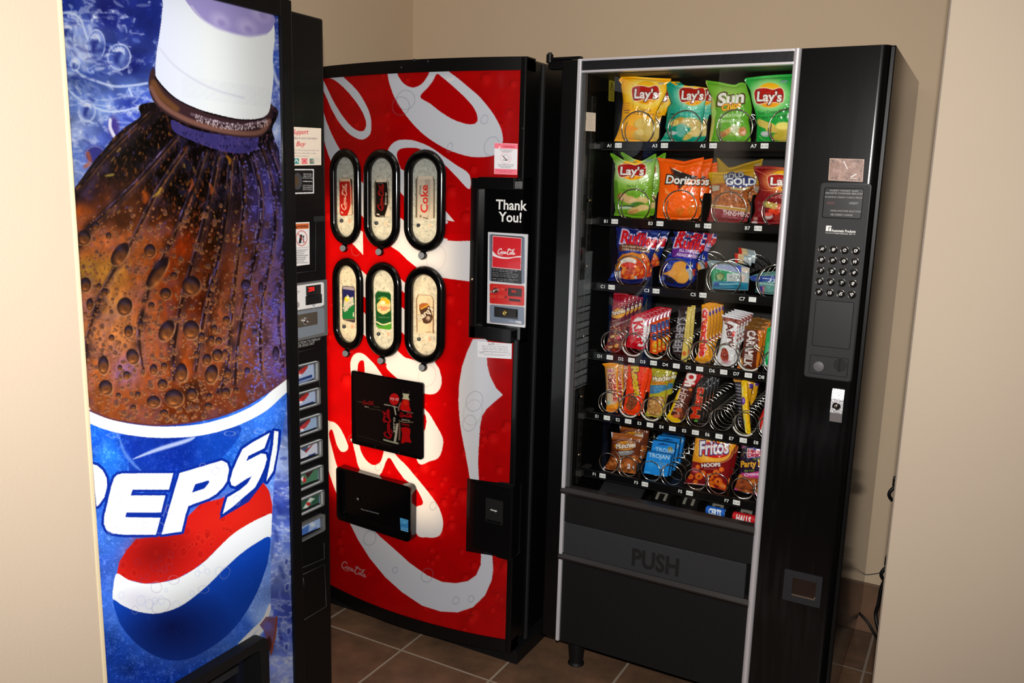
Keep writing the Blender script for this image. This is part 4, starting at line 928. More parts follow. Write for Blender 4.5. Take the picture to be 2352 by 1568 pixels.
# ---- six oval windows
def stad(X_, Zc, hw, hh_, off, n=14):
    o = []
    for s_, a0 in ((1, 0), (-1, 180)):
        for i in range(n+1):
            a = math.radians(a0+180*i/n); x = X_+hw*math.cos(a); o.append((x, cokey(x)-off, Zc+s_*(hh_-hw)+hw*math.sin(a)))
    return np.array(o)
WINP = vcmat('lit_window_print', .25, coat=.3, trans=.45, spec=.4)
def can_art(k, c, fr):
    c.a[:] = (205, 212, 205) if k in (0, 1, 2, 4) else (214, 214, 200)
    c.a *= (.86+.25*fbm(c.H, c.W, 26, 40+k, 4))[..., None]; c.fr(*fr)
    sp = np.clip(fbm(c.H, c.W, 12, 60+k, 3)-.58, 0, 1)*2.2; c.a += (np.array([110, 120, 128])-c.a)*sp[..., None]
    if k == 0:
        c.poly([(158,440),(185,425),(290,425),(318,445),(326,870),(316,885),(180,895),(165,870)], (60,35,30)); c.poly([(166,430),(290,430),(296,468),(165,468)], (225,205,180))
        c.poly([(160,468),(292,466),(318,560),(318,700),(300,800),(255,896),(190,896),(163,860)], (175,32,28)); c.line([(290,430),(300,600),(302,760),(268,880)], 9, (225,205,180)); c.poly([(300,780),(318,740),(318,880),(262,888)], (215,200,180))
        script_logo(c, 238, 830, 58, 330, (240,205,190), -86, up=(-1,-.06), lw=.1); c.line([(185,850),(200,860)], 14, (225,205,190))
    elif k == 1:
        c.poly([(592,480),(615,445),(755,445),(775,480),(785,905),(760,912),(610,912),(595,880)], (90,84,78)); c.poly([(618,442),(745,442),(745,475),(612,478)], (220,215,205))
        c.poly([(612,478),(745,478),(778,560),(775,720),(720,912),(612,905)], (22,18,18)); c.line([(755,450),(768,620),(765,760),(725,900)], 9, (200,198,190)); c.poly([(770,770),(782,740),(785,905),(728,910)], (215,210,200))
        script_logo(c, 695, 835, 62, 330, (150,22,24), -86, up=(-1,-.06), lw=.13); c.text('zero', 742, 762, 26, (215,210,205), -88, wid=155, bold=.015); c.text('TASTE', 630, 500, 12, (190,185,180), 0, wid=72); c.line([(630,875),(650,880)], 18, (215,215,210)); c.line([(665,900),(710,900)], 8, (180,178,170), smooth=False)
    elif k == 2:
        c.poly([(1105,450),(1135,395),(1320,400),(1345,450),(1345,925),(1105,915)], (105,98,84)); c.poly([(1125,455),(1150,400),(1300,400),(1330,455),(1325,935),(1125,935)], (204,198,186)); c.poly([(1220,440),(1285,440),(1290,800),(1230,940),(1270,940)], (178,172,162)); c.poly([(1135,398),(1318,400),(1325,440),(1130,440)], (222,214,200))
        c.text('Coke', 1255, 860, 88, (205,40,35), -90, wid=345, bold=.022); c.text('Diet', 1170, 630, 26, (50,45,45), -88, slant=.2, wid=115, bold=.01); c.micro(1310, 745, 100, 1, 10, (90,80,75), -90, h=5, al='l'); c.line([(1200,915),(1255,930)], 12, (90,85,80)); c.ell(1168, 900, 12, 16, (110,100,95))
    elif k == 3:
        c.poly([(190,430),(205,412),(335,420),(352,455),(355,860),(340,870),(205,835),(196,800)], (60,60,70)); c.poly([(205,420),(330,428),(345,455),(345,470),(200,450)], (150,150,175)); c.poly([(200,450),(345,472),(345,600),(203,560)], (30,34,95)); c.poly([(203,640),(340,560),(345,600),(345,822),(203,822)], (25,115,62))
        c.poly([(215,600),(240,560),(260,520),(290,560),(330,545),(335,600),(330,640),(230,740),(210,720)], (190,195,190)); c.ell(252, 575, 28, 32, (225,205,60)); c.ell(262,560,14,14,(240,235,200)); c.text('Sprite', 224, 728, 52, (236,236,236), -38, slant=.15, wid=150, bold=.02, out=((70,90,85), .05)); c.line([(205,832),(340,830)], 8, (140,120,90), smooth=False)
        c.poly([(330,740),(342,740),(342,800),(325,790)], (200,215,205)); c.line([(205,850),(345,876)], 6, (190,185,180))
    elif k == 4:
        c.poly([(605,520),(635,470),(775,485),(798,520),(808,940),(790,955),(640,935),(615,900)], (22,78,42)); c.poly([(615,890),(700,915),(805,870),(808,945),(780,958),(640,938)], (70,150,50)); c.line([(625,860),(700,895),(795,870)], 18, (205,220,180)); c.poly([(635,470),(775,485),(782,500),(625,485)], (110,150,110))
        c.poly([(625,640),(660,600),(680,560),(730,565),(785,590),(795,640),(790,720),(740,755),(700,768),(650,740),(630,720)], (225,205,150)); c.poly([(660,600),(690,560),(740,560),(785,600),(780,640),(670,630)], (225,175,50)); c.ell(700, 620, 30, 22, (240,235,210)); c.line([(640,575),(700,548),(760,570)], 10, (120,175,90))
        c.text('CANADA', 635, 690, 30, (190,60,40), 3, slant=.05, wid=148, bold=.02, out=((240,225,190), .05)); c.text('DRY', 675, 720, 30, (190,60,40), 4, wid=80, bold=.02, out=((240,225,190), .05)); c.text('GINGER ALE', 640, 808, 14, (150,180,140), 2, wid=138)
    else:
        c.poly([(1112,570),(1135,520),(1300,530),(1332,580),(1335,1000),(1320,1002),(1130,1000),(1115,970)], (120,95,70)); c.poly([(1125,575),(1145,525),(1295,535),(1320,580),(1318,1008),(1128,1000)], (222,205,180)); c.poly([(1240,560),(1300,570),(1310,900),(1270,1000)], (212,192,166))
        c.poly([(1150,650),(1190,625),(1240,628),(1265,640),(1290,700),(1318,790),(1315,830),(1290,870),(1240,885),(1200,870),(1180,800),(1150,700)], (72,52,44)); c.poly([(1148,660),(1190,628),(1260,632),(1250,680),(1160,700)], (165,95,50)); c.line([(1175,700),(1270,645)], 14, (205,165,60)); c.ell(1262, 815, 32, 32, (140,120,105), .9); c.ell(1265, 810, 16, 18, (190,178,168))
        c.text("Barq's", 1150, 850, 70, (240,232,222), -38, slant=.15, wid=225, bold=.025, out=((75,52,42), .05)); c.line([(1235,990),(1300,985)], 7, (110,90,70))
    return
lowy = [(955,960,958),(985,990,988),(1012,1015,1013),(918,935,925),(1010,1012,1010),(1075,1078,1076)]
bxs = [(186,286),(618,738),(1140,1282),(218,318),(645,765),(1148,1278)]
for (X_, Zc, hw, hh_, ow, bp), ((ox, oy), ou, inn, bb_, k) in zip(OV, ovals):
    path = stad(X_, Zc, hwm+.0125, hhm+.0125, .004, 16)
    b = MB(); bm_ = bmesh.new()
    prof = [(-.0135, -.012), (-.0135, .004), (-.008, .012), (0, .0145), (.009, .011), (.0145, .003), (.0145, -.012)]
    rings = []
    for d_, o_ in prof:
        rings.append([bm_.verts.new(p) for p in stad(X_, Zc, hwm+.0125+d_, hhm+.0125+d_, o_, 16)])
    for A, B in zip(rings, rings[1:]):
        for i in range(len(A)): j = (i+1) % len(A); bm_.faces.new((A[i], A[j], B[j], B[i]))
    bmesh.ops.recalc_face_normals(bm_, faces=bm_.faces[:]); b.add(bm_, BLKG, True)
    bez = b.done('selection_window', coke)
    l, r, t, bt = inn; c = Cv(ox+l/5.406-3, oy+t/5.406-3, ox+r/5.406+3, oy+bt/5.406+3, 4)
    can_art(k, c, (ox, oy, 5.406)); c.fr(ox, oy, 5.406); yy_ = lowy[k][0]
    c.ell(bxs[k][0], yy_, 24, 24, (40,48,60)); c.text('P', bxs[k][0]-6, yy_+9, 18, (190,200,205)); c.ell(bxs[k][1], yy_, 20, 30, (232,222,205) if k in (1, 2) else (214,180,160), .8, soft=.3); c.line([(bxs[k][1]-8, yy_-12), (bxs[k][1]+8, yy_-2), (bxs[k][1]-4, yy_+22)], 6, (205,140,110))
    nX, nZ = 50, 150; xs_ = np.linspace(X_-hwm-.004, X_+hwm+.004, nX); zs_ = np.linspace(Zc+hhm+.004, Zc-hhm-.004, nZ)
    g = np.zeros((nZ, nX, 3)); g[..., 0] = xs_; g[..., 1] = cokey(xs_)+.003; g[..., 2] = zs_[:, None]
    ce = (g[:-1, :-1]+g[1:, 1:])/2; kp = np.hypot(ce[..., 0]-X_, np.maximum(np.abs(ce[..., 2]-Zc)-(hhm-hwm), 0)) < hwm+.003
    link('drink_picture', gridmesh('drink_picture', g, c.sample(proj(g), 4), WINP, kp), bez)
    b = MB(); b.lathe((bp[0], bp[1]-.001, bp[2]), (0, -1, 0), [(.0125, -.004), (.0125, .009), (.0115, .0105), (.010, .0105), (.010, .009)], BLKG)
    b.cyl((bp[0], bp[1]-.0105, bp[2]), (0, -1, 0), .0102, .0098, .0045, mat('button_cap_grey', (172, 172, 170), .4), 24)
    b.box((bp[0]-.006, bp[1]-.006, bp[2]+.008), (bp[0]+.006, bp[1]+.002, bp[2]+.019), BLKG, .001)
    b.done('selection_button', coke)
# ---- poster in its black frame
def blockpx(name, parent, quad, t, m, bev=.002, seg=2, rad=0, off=0.0):
    P = XC(np.array(quad, float)); x0, x1 = (P[0][0]+P[3][0])/2, (P[1][0]+P[2][0])/2; z1, z0 = (P[0][2]+P[1][2])/2, (P[2][2]+P[3][2])/2
    y = cokey(np.array([x0, x1]))
    pr = rrect(x0, z0, x1, z1, max(rad, .001), 4)
    b = MB(); b.ext([(x, float(cokey(x))-off-t, z) for x, z in pr], (0, t+.004, 0), m); o = b.done(name, parent); return o, (x0, x1, z0, z1)
pq = [(807,849),(973,878),(976,1056),(815,1016)]
po, pr_ = blockpx('poster_frame', coke, pq, .008, BLK, rad=.008)
def p_zero(c):
    c.a[:] = (17, 12, 12); c.fr(820, 850, 7.467)
    c.text('real', 5, 545, 26, (140,120,95), 8, wid=80); script_logo(c, 88, 575, 62, 190, (150,15,20), 8, lw=.2); c.text('taste', 278, 628, 26, (120,105,80), 9, wid=115); c.text('zero', 128, 632, 30, (205,190,165), 9, wid=72, bold=.03); c.text('calories', 200, 665, 26, (110,95,75), 9, wid=215)
    c.line([(10,1118),(300,1200),(600,1300)], 9, (70,58,48), .8, soft=.5)
    c.poly([(465,590),(590,610),(690,640),(720,700),(720,1240),(470,1180),(455,1100),(460,700)], (12,8,9)); c.line([(470,588),(570,604)], 18, (190,180,160), soft=.4); c.line([(595,612),(690,636)], 16, (190,180,160), soft=.4)
    c.line([(462,1190),(560,1220),(700,1255)], 30, (165,165,135), soft=.4); c.line([(640,630),(665,760)], 22, (190,180,155), soft=.3); c.line([(690,930),(672,1080),(650,1215)], 40, (185,178,155), soft=.3); c.line([(720,900),(735,1000),(725,1190)], 20, (130,105,85), soft=.5)
    script_logo(c, 585, 1175, 115, 500, (165,10,20), -92, up=(-1,.06), lw=.17); c.text('zero', 655, 1075, 50, (200,190,165), -90, wid=265, bold=.015)
    c.poly([(780,395),(900,410),(880,450),(905,515),(770,490),(795,455)], (205,200,160)); c.line([(790,340),(790,380)], 7, (60,60,55)); c.line([(890,355),(890,395)], 7, (60,60,55))
    c.poly([(790,505),(885,520),(900,620),(915,700),(750,680),(750,600)], (205,16,16), smooth=True); c.ell(835,560,40,40,(230,60,20),.6,soft=.5); c.line([(745,560),(715,640),(715,690)], 20, (165,110,95), soft=.4)
    c.poly([(725,700),(960,735),(965,890),(720,860)], (14,8,9)); c.line([(775,690),(960,735)], 10, (150,140,125), soft=.4); script_logo(c, 725, 790, 70, 215, (170,12,20), 8, lw=.19); c.text('zero', 762, 855, 34, (200,190,170), 9, wid=140, bold=.02); c.line([(720,860),(800,890),(960,890)], 12, (150,130,95), soft=.4)
    c.poly([(760,905),(900,930),(900,960),(770,935)], (140,10,14)); c.poly([(765,985),(905,1000),(905,1150),(930,1240),(840,1230),(760,1250),(775,1100)], (185,10,14), smooth=True); c.line([(730,900),(720,1100),(715,1200)], 14, (120,80,70), soft=.6)
    c.ell(638, 497, 84, 102, (205,22,24)); c.text('try it!', 564, 500, 46, (245,215,215), 9, wid=146, bold=.02)
xq = oncoke(.0088)
sheet('poster', po, [(811,855),(970,883),(973,1051),(818,1011)], xq, p_zero, STKG, ss=4)
for u, v in ((885,866),(861,1026),(916,1040)):
    P = xq(np.array([[float(u), float(v)]]))[0]; b = MB(); b.lathe(P, (0, -1, 0), [(.0025, 0), (.0022, .001), (.001, .0014)], CHAR, 12); b.done('screw', po)
# ---- delivery port
P = XC(np.array([(783,1062),(955,1107),(957,1240),(788,1188)], float)); dx0, dx1 = (P[0][0]+P[3][0])/2, (P[1][0]+P[2][0])/2; dz1, dz0 = (P[0][2]+P[1][2])/2-.004, (P[2][2]+P[3][2])/2+.004
b = MB(); bm_ = bmesh.new(); t_ = .030
O1 = rrect(dx0, dz0, dx1, dz1, .016, 5); I1 = rrect(dx0+.009, dz0+.012, dx1-.009, dz1-.009, .010, 5)
L = [[bm_.verts.new((x, float(cokey(x))-o_, z)) for x, z in q] for q, o_ in ((O1, -.004), (O1, t_-.005), ([(x*.995+.005*(dx0+dx1)/2, z) for x, z in O1], t_), (I1, t_), (I1, .012))]
for A, B in zip(L, L[1:]):
    for i in range(len(A)): j = (i+1) % len(A); bm_.faces.new((A[i], A[j], B[j], B[i]))
bm_.faces.new(L[-1]); bmesh.ops.recalc_face_normals(bm_, faces=bm_.faces[:]); b.add(bm_, BLKG); dp = b.done('delivery_port', coke)
XD = oncoke(.0135)
b = MB(); P = XD(np.array([(829.,1170.),(890.,1186.)])); d_ = P[1]-P[0]; d_ /= np.linalg.norm(d_); textmesh(b, 'Please open bottles slowly', P[0], d_, (0, 0, 1), .0052, GRYW, 'l'); b.done('port_lettering', dp)
def p_es(c):
    c.fr(780, 840, 3.732); c.a[:] = (60, 140, 200); c.poly([(520,1305),(608,1325),(608,1370),(520,1350)], (90,175,225)); c.ring(560, 1345, 30, 22, 5, (40,105,170), .9, 15); c.line([(535,1365),(570,1350),(600,1365)], 5, (40,105,170)); c.text('energy', 525, 1392, 12, (200,230,245), 10, wid=75); c.line([(524,1404),(604,1424)], 8, (120,190,230), smooth=False)
sheet('energy_sticker', dp, Fz(780, 840, 3.732, [(517,1300),(609,1326),(611,1432),(523,1408)]), XD, p_es, STKG, label='small blue square sticker')
P = XD(np.array([(821., 1146.)]))[0]; b = MB(); b.lathe(P, (0, -1, 0), [(.006, 0), (.006, .003), (.003, .004)], CHROME, 14); b.done('lock', dp)
# ---- control column, upper: recessed box with money panel
b = MB(); yF = 2.148; yR = 2.162; x0, x1 = UX0, CR; fx = .03
ext = [(x0, UZ0), (x1, UZ1)]
b.box((x0, yF-.012, UZ1-.034), (x1-.018, 2.21, UZ1), BLK, .003)            # top lip
b.box((x0, yF-.006, UZ0), (x1-.018, 2.21, UZ0+.04), BLK, .003)          # sill
b.box((x0, yF-.006, UZ0), (x0+.022, 2.21, UZ1), BLK, .003)                 # left cheek
b.box((x0+.022, yR, UZ0), (x1, 2.21, UZ1), BLKG, 0)
b.done('coin_panel_housing', coke)
YR_ = on(1, yR-.0008)
b = MB(); k_ = YR_(np.array([(1139., 480.), (1200., 485.), (1146., 508.)]))
textmesh(b, 'Thank', k_[0], (1, 0, 0), (0, 0, 1), .0275, WHT, 'l', .02); textmesh(b, 'You!', k_[2], (1, 0, 0), (0, 0, 1), .0275, WHT, 'l', .02); b.done('thank_you_lettering', coke)
FC = (1060, 520, 4.611)
Pm = on(1, yR-.006)(np.array(Fz(*FC, [(280,55),(693,85),(672,1075),(268,1022)])))
mx0, mx1, mz1, mz0 = (Pm[0][0]+Pm[3][0])/2, (Pm[1][0]+Pm[2][0])/2, (Pm[0][2]+Pm[1][2])/2, (Pm[2][2]+Pm[3][2])/2
cm = one('coin_module', coke, 'box', (mx0, yR-.005, mz0), (mx1, yR+.002, mz1), mat('module_grey', (205, 205, 210), .4), .002)
def p_cm(c):
    c.a[:] = (206, 208, 214); c.fr(*FC)
    for y0, y1, cl in ((80, 590, (112,122,138)), (598, 828, (196,28,26)), (822, 1030, (112,124,142))):
        c.poly([(x, y+(x-290)*.075) for x, y in rrect(296, y0, 668, y1-12, 18)], (190,160,140) if cl[0] > 150 or y0 > 800 else (80,88,100)); c.poly([(x, y+(x-290)*.075) for x, y in rrect(300, y0+4, 664, y1-16, 16)], cl)
    c.poly([(322,86),(640,110),(636,610),(316,576)], (16,16,20)); c.poly([(328,94),(638,120),(632,464),(321,435)], (225,200,205)); c.poly([(334,104),(632,128),(627,455),(327,428)], (208,34,44))
    script_logo(c, 378, 290, 60, 185, (238,232,232), 5, lw=.13); c.poly([(330,262),(370,300),(430,322),(520,326),(580,316),(628,312),(628,326),(560,330),(500,342),(430,340),(370,326),(330,306)], (238,228,230), smooth=True)
    for y, n in ((452, 2), (488, 1), (506, 2), (548, 2)): c.micro(330, y, 270, n, 16, (200,200,200), 4.3, al='l', h=6, seed=y)
    c.ell(362, 680, 32, 32, (70,45,45)); c.line([(310,692),(360,684),(390,672)], 22, (150,120,115), soft=.3); c.ell(378,672,12,14,(205,170,160),.8,soft=.4)
    c.micro(332, 636, 60, 1, 10, (230,150,90), -4, h=4); c.micro(412, 655, 46, 2, 14, (230,150,90), 4, h=4); c.micro(308, 730, 60, 2, 15, (235,160,110), 4, h=4, seed=3); c.micro(382, 732, 66, 2, 16, (235,160,110), 5, h=4, seed=4); c.micro(520, 808, 90, 2, 14, (235,160,110), 6, h=4, seed=6)
    c.ell(470,668,8,14,(60,10,12)); c.ell(468,748,8,12,(60,10,12)); c.poly([(492,648),(640,660),(637,745),(492,735)], (48,8,10)); c.poly([(502,762),(624,775),(624,798),(502,786)], (28,8,10))
    c.poly([(346,846),(600,876),(598,985),(346,955)], (24,24,26)); c.text('mars', 505, 1008, 14, (215,220,228), 6, wid=62); c.text('MEI', 572, 1022, 24, (225,228,232), 6, wid=60, bold=.03)
sheet('coin_module_face', cm, Fz(*FC, [(281,58),(691,88),(671,1072),(270,1020)]), on(1, yR-.0056), p_cm, STKG, ss=4)
YC2 = on(1, yR-.0065)
P = YC2(np.array(Fz(*FC, [(530,696),(616,702)]))); b = MB(); textmesh(b, '0C0', P[0], (1, 0, 0), (0, 0, 1), .006, mat('led_red_dim', (235, 60, 50), .5, emit=.5), 'l', .01); b.done('price_readout', cm)
P = YC2(np.array(Fz(*FC, [(385,865),(570,960),(468,915),(372,682)]))); b = MB(); b.box((P[0][0]-.006, yR-.010, P[1][2]), (P[1][0]+.004, yR-.005, P[0][2]), mat('coin_return_door', (40, 38, 36), .35, metal=.4), .001); b.done('lock_plate', cm)
b = MB(); b.lathe((P[2][0], yR-.010, P[2][2]), (0, -1, 0), [(.008, 0), (.008, .004), (.005, .006), (.002, .004)], mat('brass', (190, 160, 90), .2, metal=1), 20); b.done('lock', cm)
b = MB(); b.lathe((P[3][0], yR-.005, P[3][2]), (-.5, -1, -.1), [(.006, 0), (.006, .006), (.0045, .014), (.002, .016)], CHROME, 18); b.done('coin_return_lever', cm)
P = oncoke(.006)(np.array([Fz(*FC, [(118,558)])[0]])); P = on(1, yF-.006)(np.array([Fz(*FC, [(118,558)])[0]]))[0]; b = MB(); b.lathe(P, (0, -1, 0), [(.0035, 0), (.003, .002), (.001, .003)], CHROME, 14); b.done('screw', coke)
# ---- lower block with change cup
b = MB(); b.box((LX0, 2.152, LZ0), (CR-.004, 2.21, LZ1), BLK, .004)
P = on(1, 2.15)(np.array([(1134., 1171.), (1122., 1150.), (1148., 1180.), (1210., 1132.), (1080., 1110.)]))
b.box((P[4][0], 2.146, P[3][2]-.0), (CR-.002, 2.153, P[3][2]+.007), BLK, .001)
b.done('change_cup_housing', coke)
b = MB(); b.box((P[1][0]-.01, 2.1505, P[2][2]-.035), (P[2][0]+.01, 2.1535, P[1][2]+.008), mat('black_hole', (3, 3, 3), .8)); b.box((P[1][0]-.004, 2.145, P[2][2]-.03), (P[2][0]+.006, 2.151, P[2][2]-.026), BLKG, .001); b.done('change_cup', coke)
b = MB(); textmesh(b, 'change', (P[0][0], 2.1495, P[0][2]-.003), (1, 0, 0), (0, 0, 1), .006, WHT, 'c', .015); b.done('change_lettering', coke)
# ---- stickers
def p_wp(c):
    c.fr(1060, 300, 6.033); c.a[:] = (232, 232, 238); c.poly([(455,170),(780,185),(780,255),(455,245)], (245,120,140)); c.poly([(455,525),(770,538),(770,612),(455,600)], (245,120,140)); c.text('WARNING', 574, 232, 26, (190,30,60), 2, wid=164, bold=.02); c.poly([(512,240),(527,212),(542,240)], (250,240,240))
    c.micro(535, 268, 180, 2, 22, (80,85,90), 1, h=8); c.micro(508, 468, 215, 3, 22, (80,85,90), 1, h=8, seed=4); c.micro(482, 548, 262, 2, 22, (180,50,80), 1, h=7, seed=6)
    c.poly([(598,335),(620,325),(665,380),(640,410),(590,370)], (232,232,238)); c.line([(598,335),(620,325),(665,380),(640,410),(590,370),(598,335)], 3.5, (90,90,95), smooth=False); c.line([(570,345),(600,385),(630,412)], 8, (40,40,40)); c.line([(575,405),(625,415)], 6, (30,30,30)); c.ring(613, 378, 72, 78, 3.5, (240,120,130)); c.line([(560,330),(668,425)], 3, (240,140,150))
sheet('warning_sticker', coke, Fz(1060, 300, 6.033, [(457,168),(779,182),(770,612),(452,600)]), oncoke(.0008), p_wp, STK, label='white and pink warning sticker')
def p_ws(c):
    c.fr(*FC); c.a[:] = (222, 222, 226); script_logo(c, 280, 1252, 20, 66, (90,90,95), 2, lw=.1); c.micro(352, 1250, 66, 1, 10, (130,130,135), 2, h=4)
    for i, y in enumerate((1264, 1284, 1300, 1320)): c.micro(218+i*4, y, 270, 1, 10, (110,110,115), 2.5, h=6, seed=i)
    c.line([(190,1322),(515,1346),(513,1364),(188,1342),(190,1322)], 2, (120,120,125), smooth=False); c.line([(326,1332),(326,1354)], 2, (120,120,125)); c.micro(196, 1334, 46, 1, 10, (110,110,115), 3, h=5); c.micro(240, 1358, 215, 1, 10, (110,110,115), 2, h=5, seed=8)
sheet('service_sticker', coke, Fz(*FC, [(168,1215),(533,1240),(530,1403),(172,1382)]), oncoke(.0016), p_ws, STK, label='white service sticker with small print')
for u, v in ((983,141),(1202,295),(922,155),(952,138)):
    P = oncoke(.0065)(np.array([[float(u), float(v)]]))[0]; P = P if u < 1190 else on(1, 2.154)(np.array([[float(u), float(v)]]))[0]
    b = MB(); b.lathe(P, (0, -1, 0), [(.004, 0), (.0035, .002), (.001, .003)], CHAR, 12); b.done('screw', coke)

# ================================================================== snack machine (right)
SY, SL, ST, SR, SB, SH = 2.213, -1.023, -.444, -.226, .107, 1.832
snk = root('vending_machine', (-.65, 2.6, 0), 'black glass-fronted snack machine with a keypad, on the right', 'vending machine')
YS = on(1, SY)
def sz(u, v): return float(YS(np.array([[float(u), float(v)]]))[0][2])
def sx(u, v): return float(YS(np.array([[float(u), float(v)]]))[0][0])
SD = 2.972
GT, GB = sz(1331, 168), sz(1303, 1122)       # glass top and bottom
SIDE = mat('cabinet_side_enamel', (12, 12, 12), .13, scale=5, var=.1, bump=.05, bscale=3)
CX = -1.065
b = MB()
b.box((CX, SY+.045, SB), (CX+.02, SD, SH), BLK); b.box((SR-.02, SY+.02, SB), (SR, SD, SH), SIDE, .002)
b.box((CX+.02, SD-.02, SB), (SR-.02, SD, SH), BLKI); b.box((CX+.02, SY+.045, SH-.02), (SR-.02, SD-.02, SH), BLK)
b.box((CX+.02, SY+.045, SB), (SR-.02, SD-.02, SB+.02), BLK)
b.box((CX+.02, SY+.05, SB+.02), (-.41, SY+.06, GB-.05), BLKI)          # front apron
b.box((-.41, SY+.035, SB+.02), (-.398, SD-.02, SH-.02), BLKI)          # partition
b.done('cabinet', snk)
b = MB()
for x, y in ((-.985, SY+.075), (-.30, SY+.075), (-.985, SD-.06), (-.30, SD-.06)):
    bb = MB(); bb.lathe((x, y, 0), (0, 0, 1), [(.026, 0), (.026, .004), (.021, .006), (.022, .012), (.031, SB)], BLKM, 24); bb.done('leg', snk)
# door: frame members
b = MB(); b.box((SL-.052, SY+.004, SB), (SL, SY+.04, SH), BLK, .004); b.done('hinge_stile', snk)
b = MB(); b.box((SL, SY-.006, SB), (SL+.011, SY+.035, SH), ALUL, .002); b.done('left_trim', snk)
b = MB(); b.lathe((ST+.001, SY+.004, SB), (0, 0, 1), [(.0095, 0), (.0095, SH-SB)], ALU, 24); b.box((ST-.008, SY+.004, SB), (ST+.010, SY+.035, SH), ALUL); b.done('right_trim', snk)
HZ = sz(1331, 163)
b = MB(); b.box((SL+.011, SY, HZ), (ST-.006, SY+.03, SH-.006), mat('header_plastic', (20, 20, 24), .45, bump=.2, ior=1.35), .001); b.done('header_panel', snk)
b = MB(); b.box((SL+.011, SY-.005, SH-.006), (ST-.006, SY+.03, SH), ALU, .001); b.box((SL+.011, SY-.003, HZ-.005), (ST-.006, SY+.02, HZ+.001), ALU, .001); b.done('header_trim', snk)
b = MB(); b.box((SL+.011, SY+.003, GB), (SL+.022, SY+.02, HZ-.004), mat('window_gasket', (60, 60, 62), .5)); b.done('window_gasket', snk)
b = MB(); b.box((SL+.011, SY+.006, GB-.004), (ST-.006, SY+.010, HZ-.004), glassmat('window_glass', (.98, .99, .985), 1.33)); b.done('window_pane', snk)
bb = bmesh.new()
LIP = mat('brown_black_lip', (30, 25, 24), .4)
def lip(z, name):
    b = MB(); b.ext([(SL+.0, SY-.012, z), (SL, SY-.004, z+.011), (SL, SY+.02, z+.013), (SL, SY+.02, z-.012), (SL, SY-.004, z-.012), (SL, SY-.012, z-.004)], (ST-.006-SL, 0, 0), LIP); b.done(name, snk)
lip(GB-.006, 'window_sill')
PZ1_, PZ0_ = sz(1307, 1200), sz(1302, 1273); 
b = MB(); b.box((SL+.011, SY+.002, PZ1_), (ST-.006, SY+.02, GB-.018), BLKM, .001); b.box((SL+.011, SY+.002, SB), (ST-.006, SY+.02, PZ0_-.012), BLKM, .001); b.done('lower_door_panel', snk)
fl_ = one('delivery_flap', snk, 'box', (SL+.013, SY-.001, PZ0_-.004), (ST-.020, SY+.014, PZ1_-.001), PUSHM, .002)
lip(PZ0_-.008, 'flap_lip')
P = on(1, SY-.002)(np.array([(1448., 1310.), (1558., 1324.), (1447., 1257.), (1443., 1300.)])); b = MB()
seg_, co_, fa_ = glyphs('PUSH', .035); wpu = co_[:, 0].max(); kk = (P[1][0]-P[0][0])/wpu; hh2 = .051/.7
bb = bmesh.new(); vs = [bb.verts.new((P[0][0]+c[0]*kk, SY-.0022, P[3][2]+.008+c[1]*hh2)) for c in co_]
for f in fa_: bb.faces.new([vs[i] for i in f])
b.add(bb, mat('black_letter_paint', (8, 8, 9), .6)); b.done('push_lettering', fl_)
# keypad side of the door, rounded outer edge
b = MB(); K0 = ST+.010; r_ = .020; prof = [(K0, SY+.035), (K0, SY+.004)]
for i in range(9):
    a = math.radians(-90+90*i/8); prof.append((SR-.010-r_+r_*math.cos(a), SY+.004+r_+r_*math.sin(a)))
prof.append((SR-.010, SY+.035))
bb = bmesh.new(); lo = [bb.verts.new((x, y, SB-.02)) for x, y in prof]; hi = [bb.verts.new((x, y, SH)) for x, y in prof]; n_ = len(prof)
for i in range(n_):
    j = (i+1) % n_; f = bb.faces.new((lo[i], lo[j], hi[j], hi[i])); f.smooth = 2 <= i < 10
for f_ in (bb.faces.new(lo[::-1]), bb.faces.new(hi)):
    for e_ in f_.edges: e_.smooth = False
bmesh.ops.recalc_face_normals(bb, faces=bb.faces[:])
SCR = bpy.data.materials.new('scuffed_black_enamel'); SCR.use_nodes = True; nt = SCR.node_tree; pb = nt.nodes['Principled BSDF']
tc = nt.nodes.new('ShaderNodeTexCoord'); mp = nt.nodes.new('ShaderNodeMapping'); mp.inputs['Scale'].default_value = (60, 60, 5); nt.links.new(tc.outputs['Object'], mp.inputs[0])
nz_ = nt.nodes.new('ShaderNodeTexNoise'); nz_.inputs['Scale'].default_value = 1; nz_.inputs['Detail'].default_value = 6; nt.links.new(mp.outputs[0], nz_.inputs['Vector'])
nz2 = nt.nodes.new('ShaderNodeTexNoise'); nz2.inputs['Scale'].default_value = 3.5; nt.links.new(tc.outputs['Object'], nz2.inputs['Vector'])
ml = nt.nodes.new('ShaderNodeMath'); ml.operation = 'MULTIPLY'; nt.links.new(nz_.outputs['Fac'], ml.inputs[0]); nt.links.new(nz2.outputs['Fac'], ml.inputs[1])
cr = nt.nodes.new('ShaderNodeValToRGB'); cr.color_ramp.elements[0].position = .25; cr.color_ramp.elements[0].color = (.002, .002, .0022, 1); cr.color_ramp.elements[1].position = .45; cr.color_ramp.elements[1].color = (.007, .007, .0075, 1)
nt.links.new(ml.outputs[0], cr.inputs[0]); nt.links.new(cr.outputs[0], pb.inputs['Base Color']); pb.inputs['IOR'].default_value = 1.42; pb.inputs['Roughness'].default_value = .2; pb.inputs['Coat Weight'].default_value = 0; pb.inputs['Coat Roughness'].default_value = .12
k = b.mi(SCR); t_ = bpy.data.meshes.new('t')
bb.to_mesh(t_); bb.free(); b.bm.from_mesh(t_); b.done('keypad_door_column', snk)
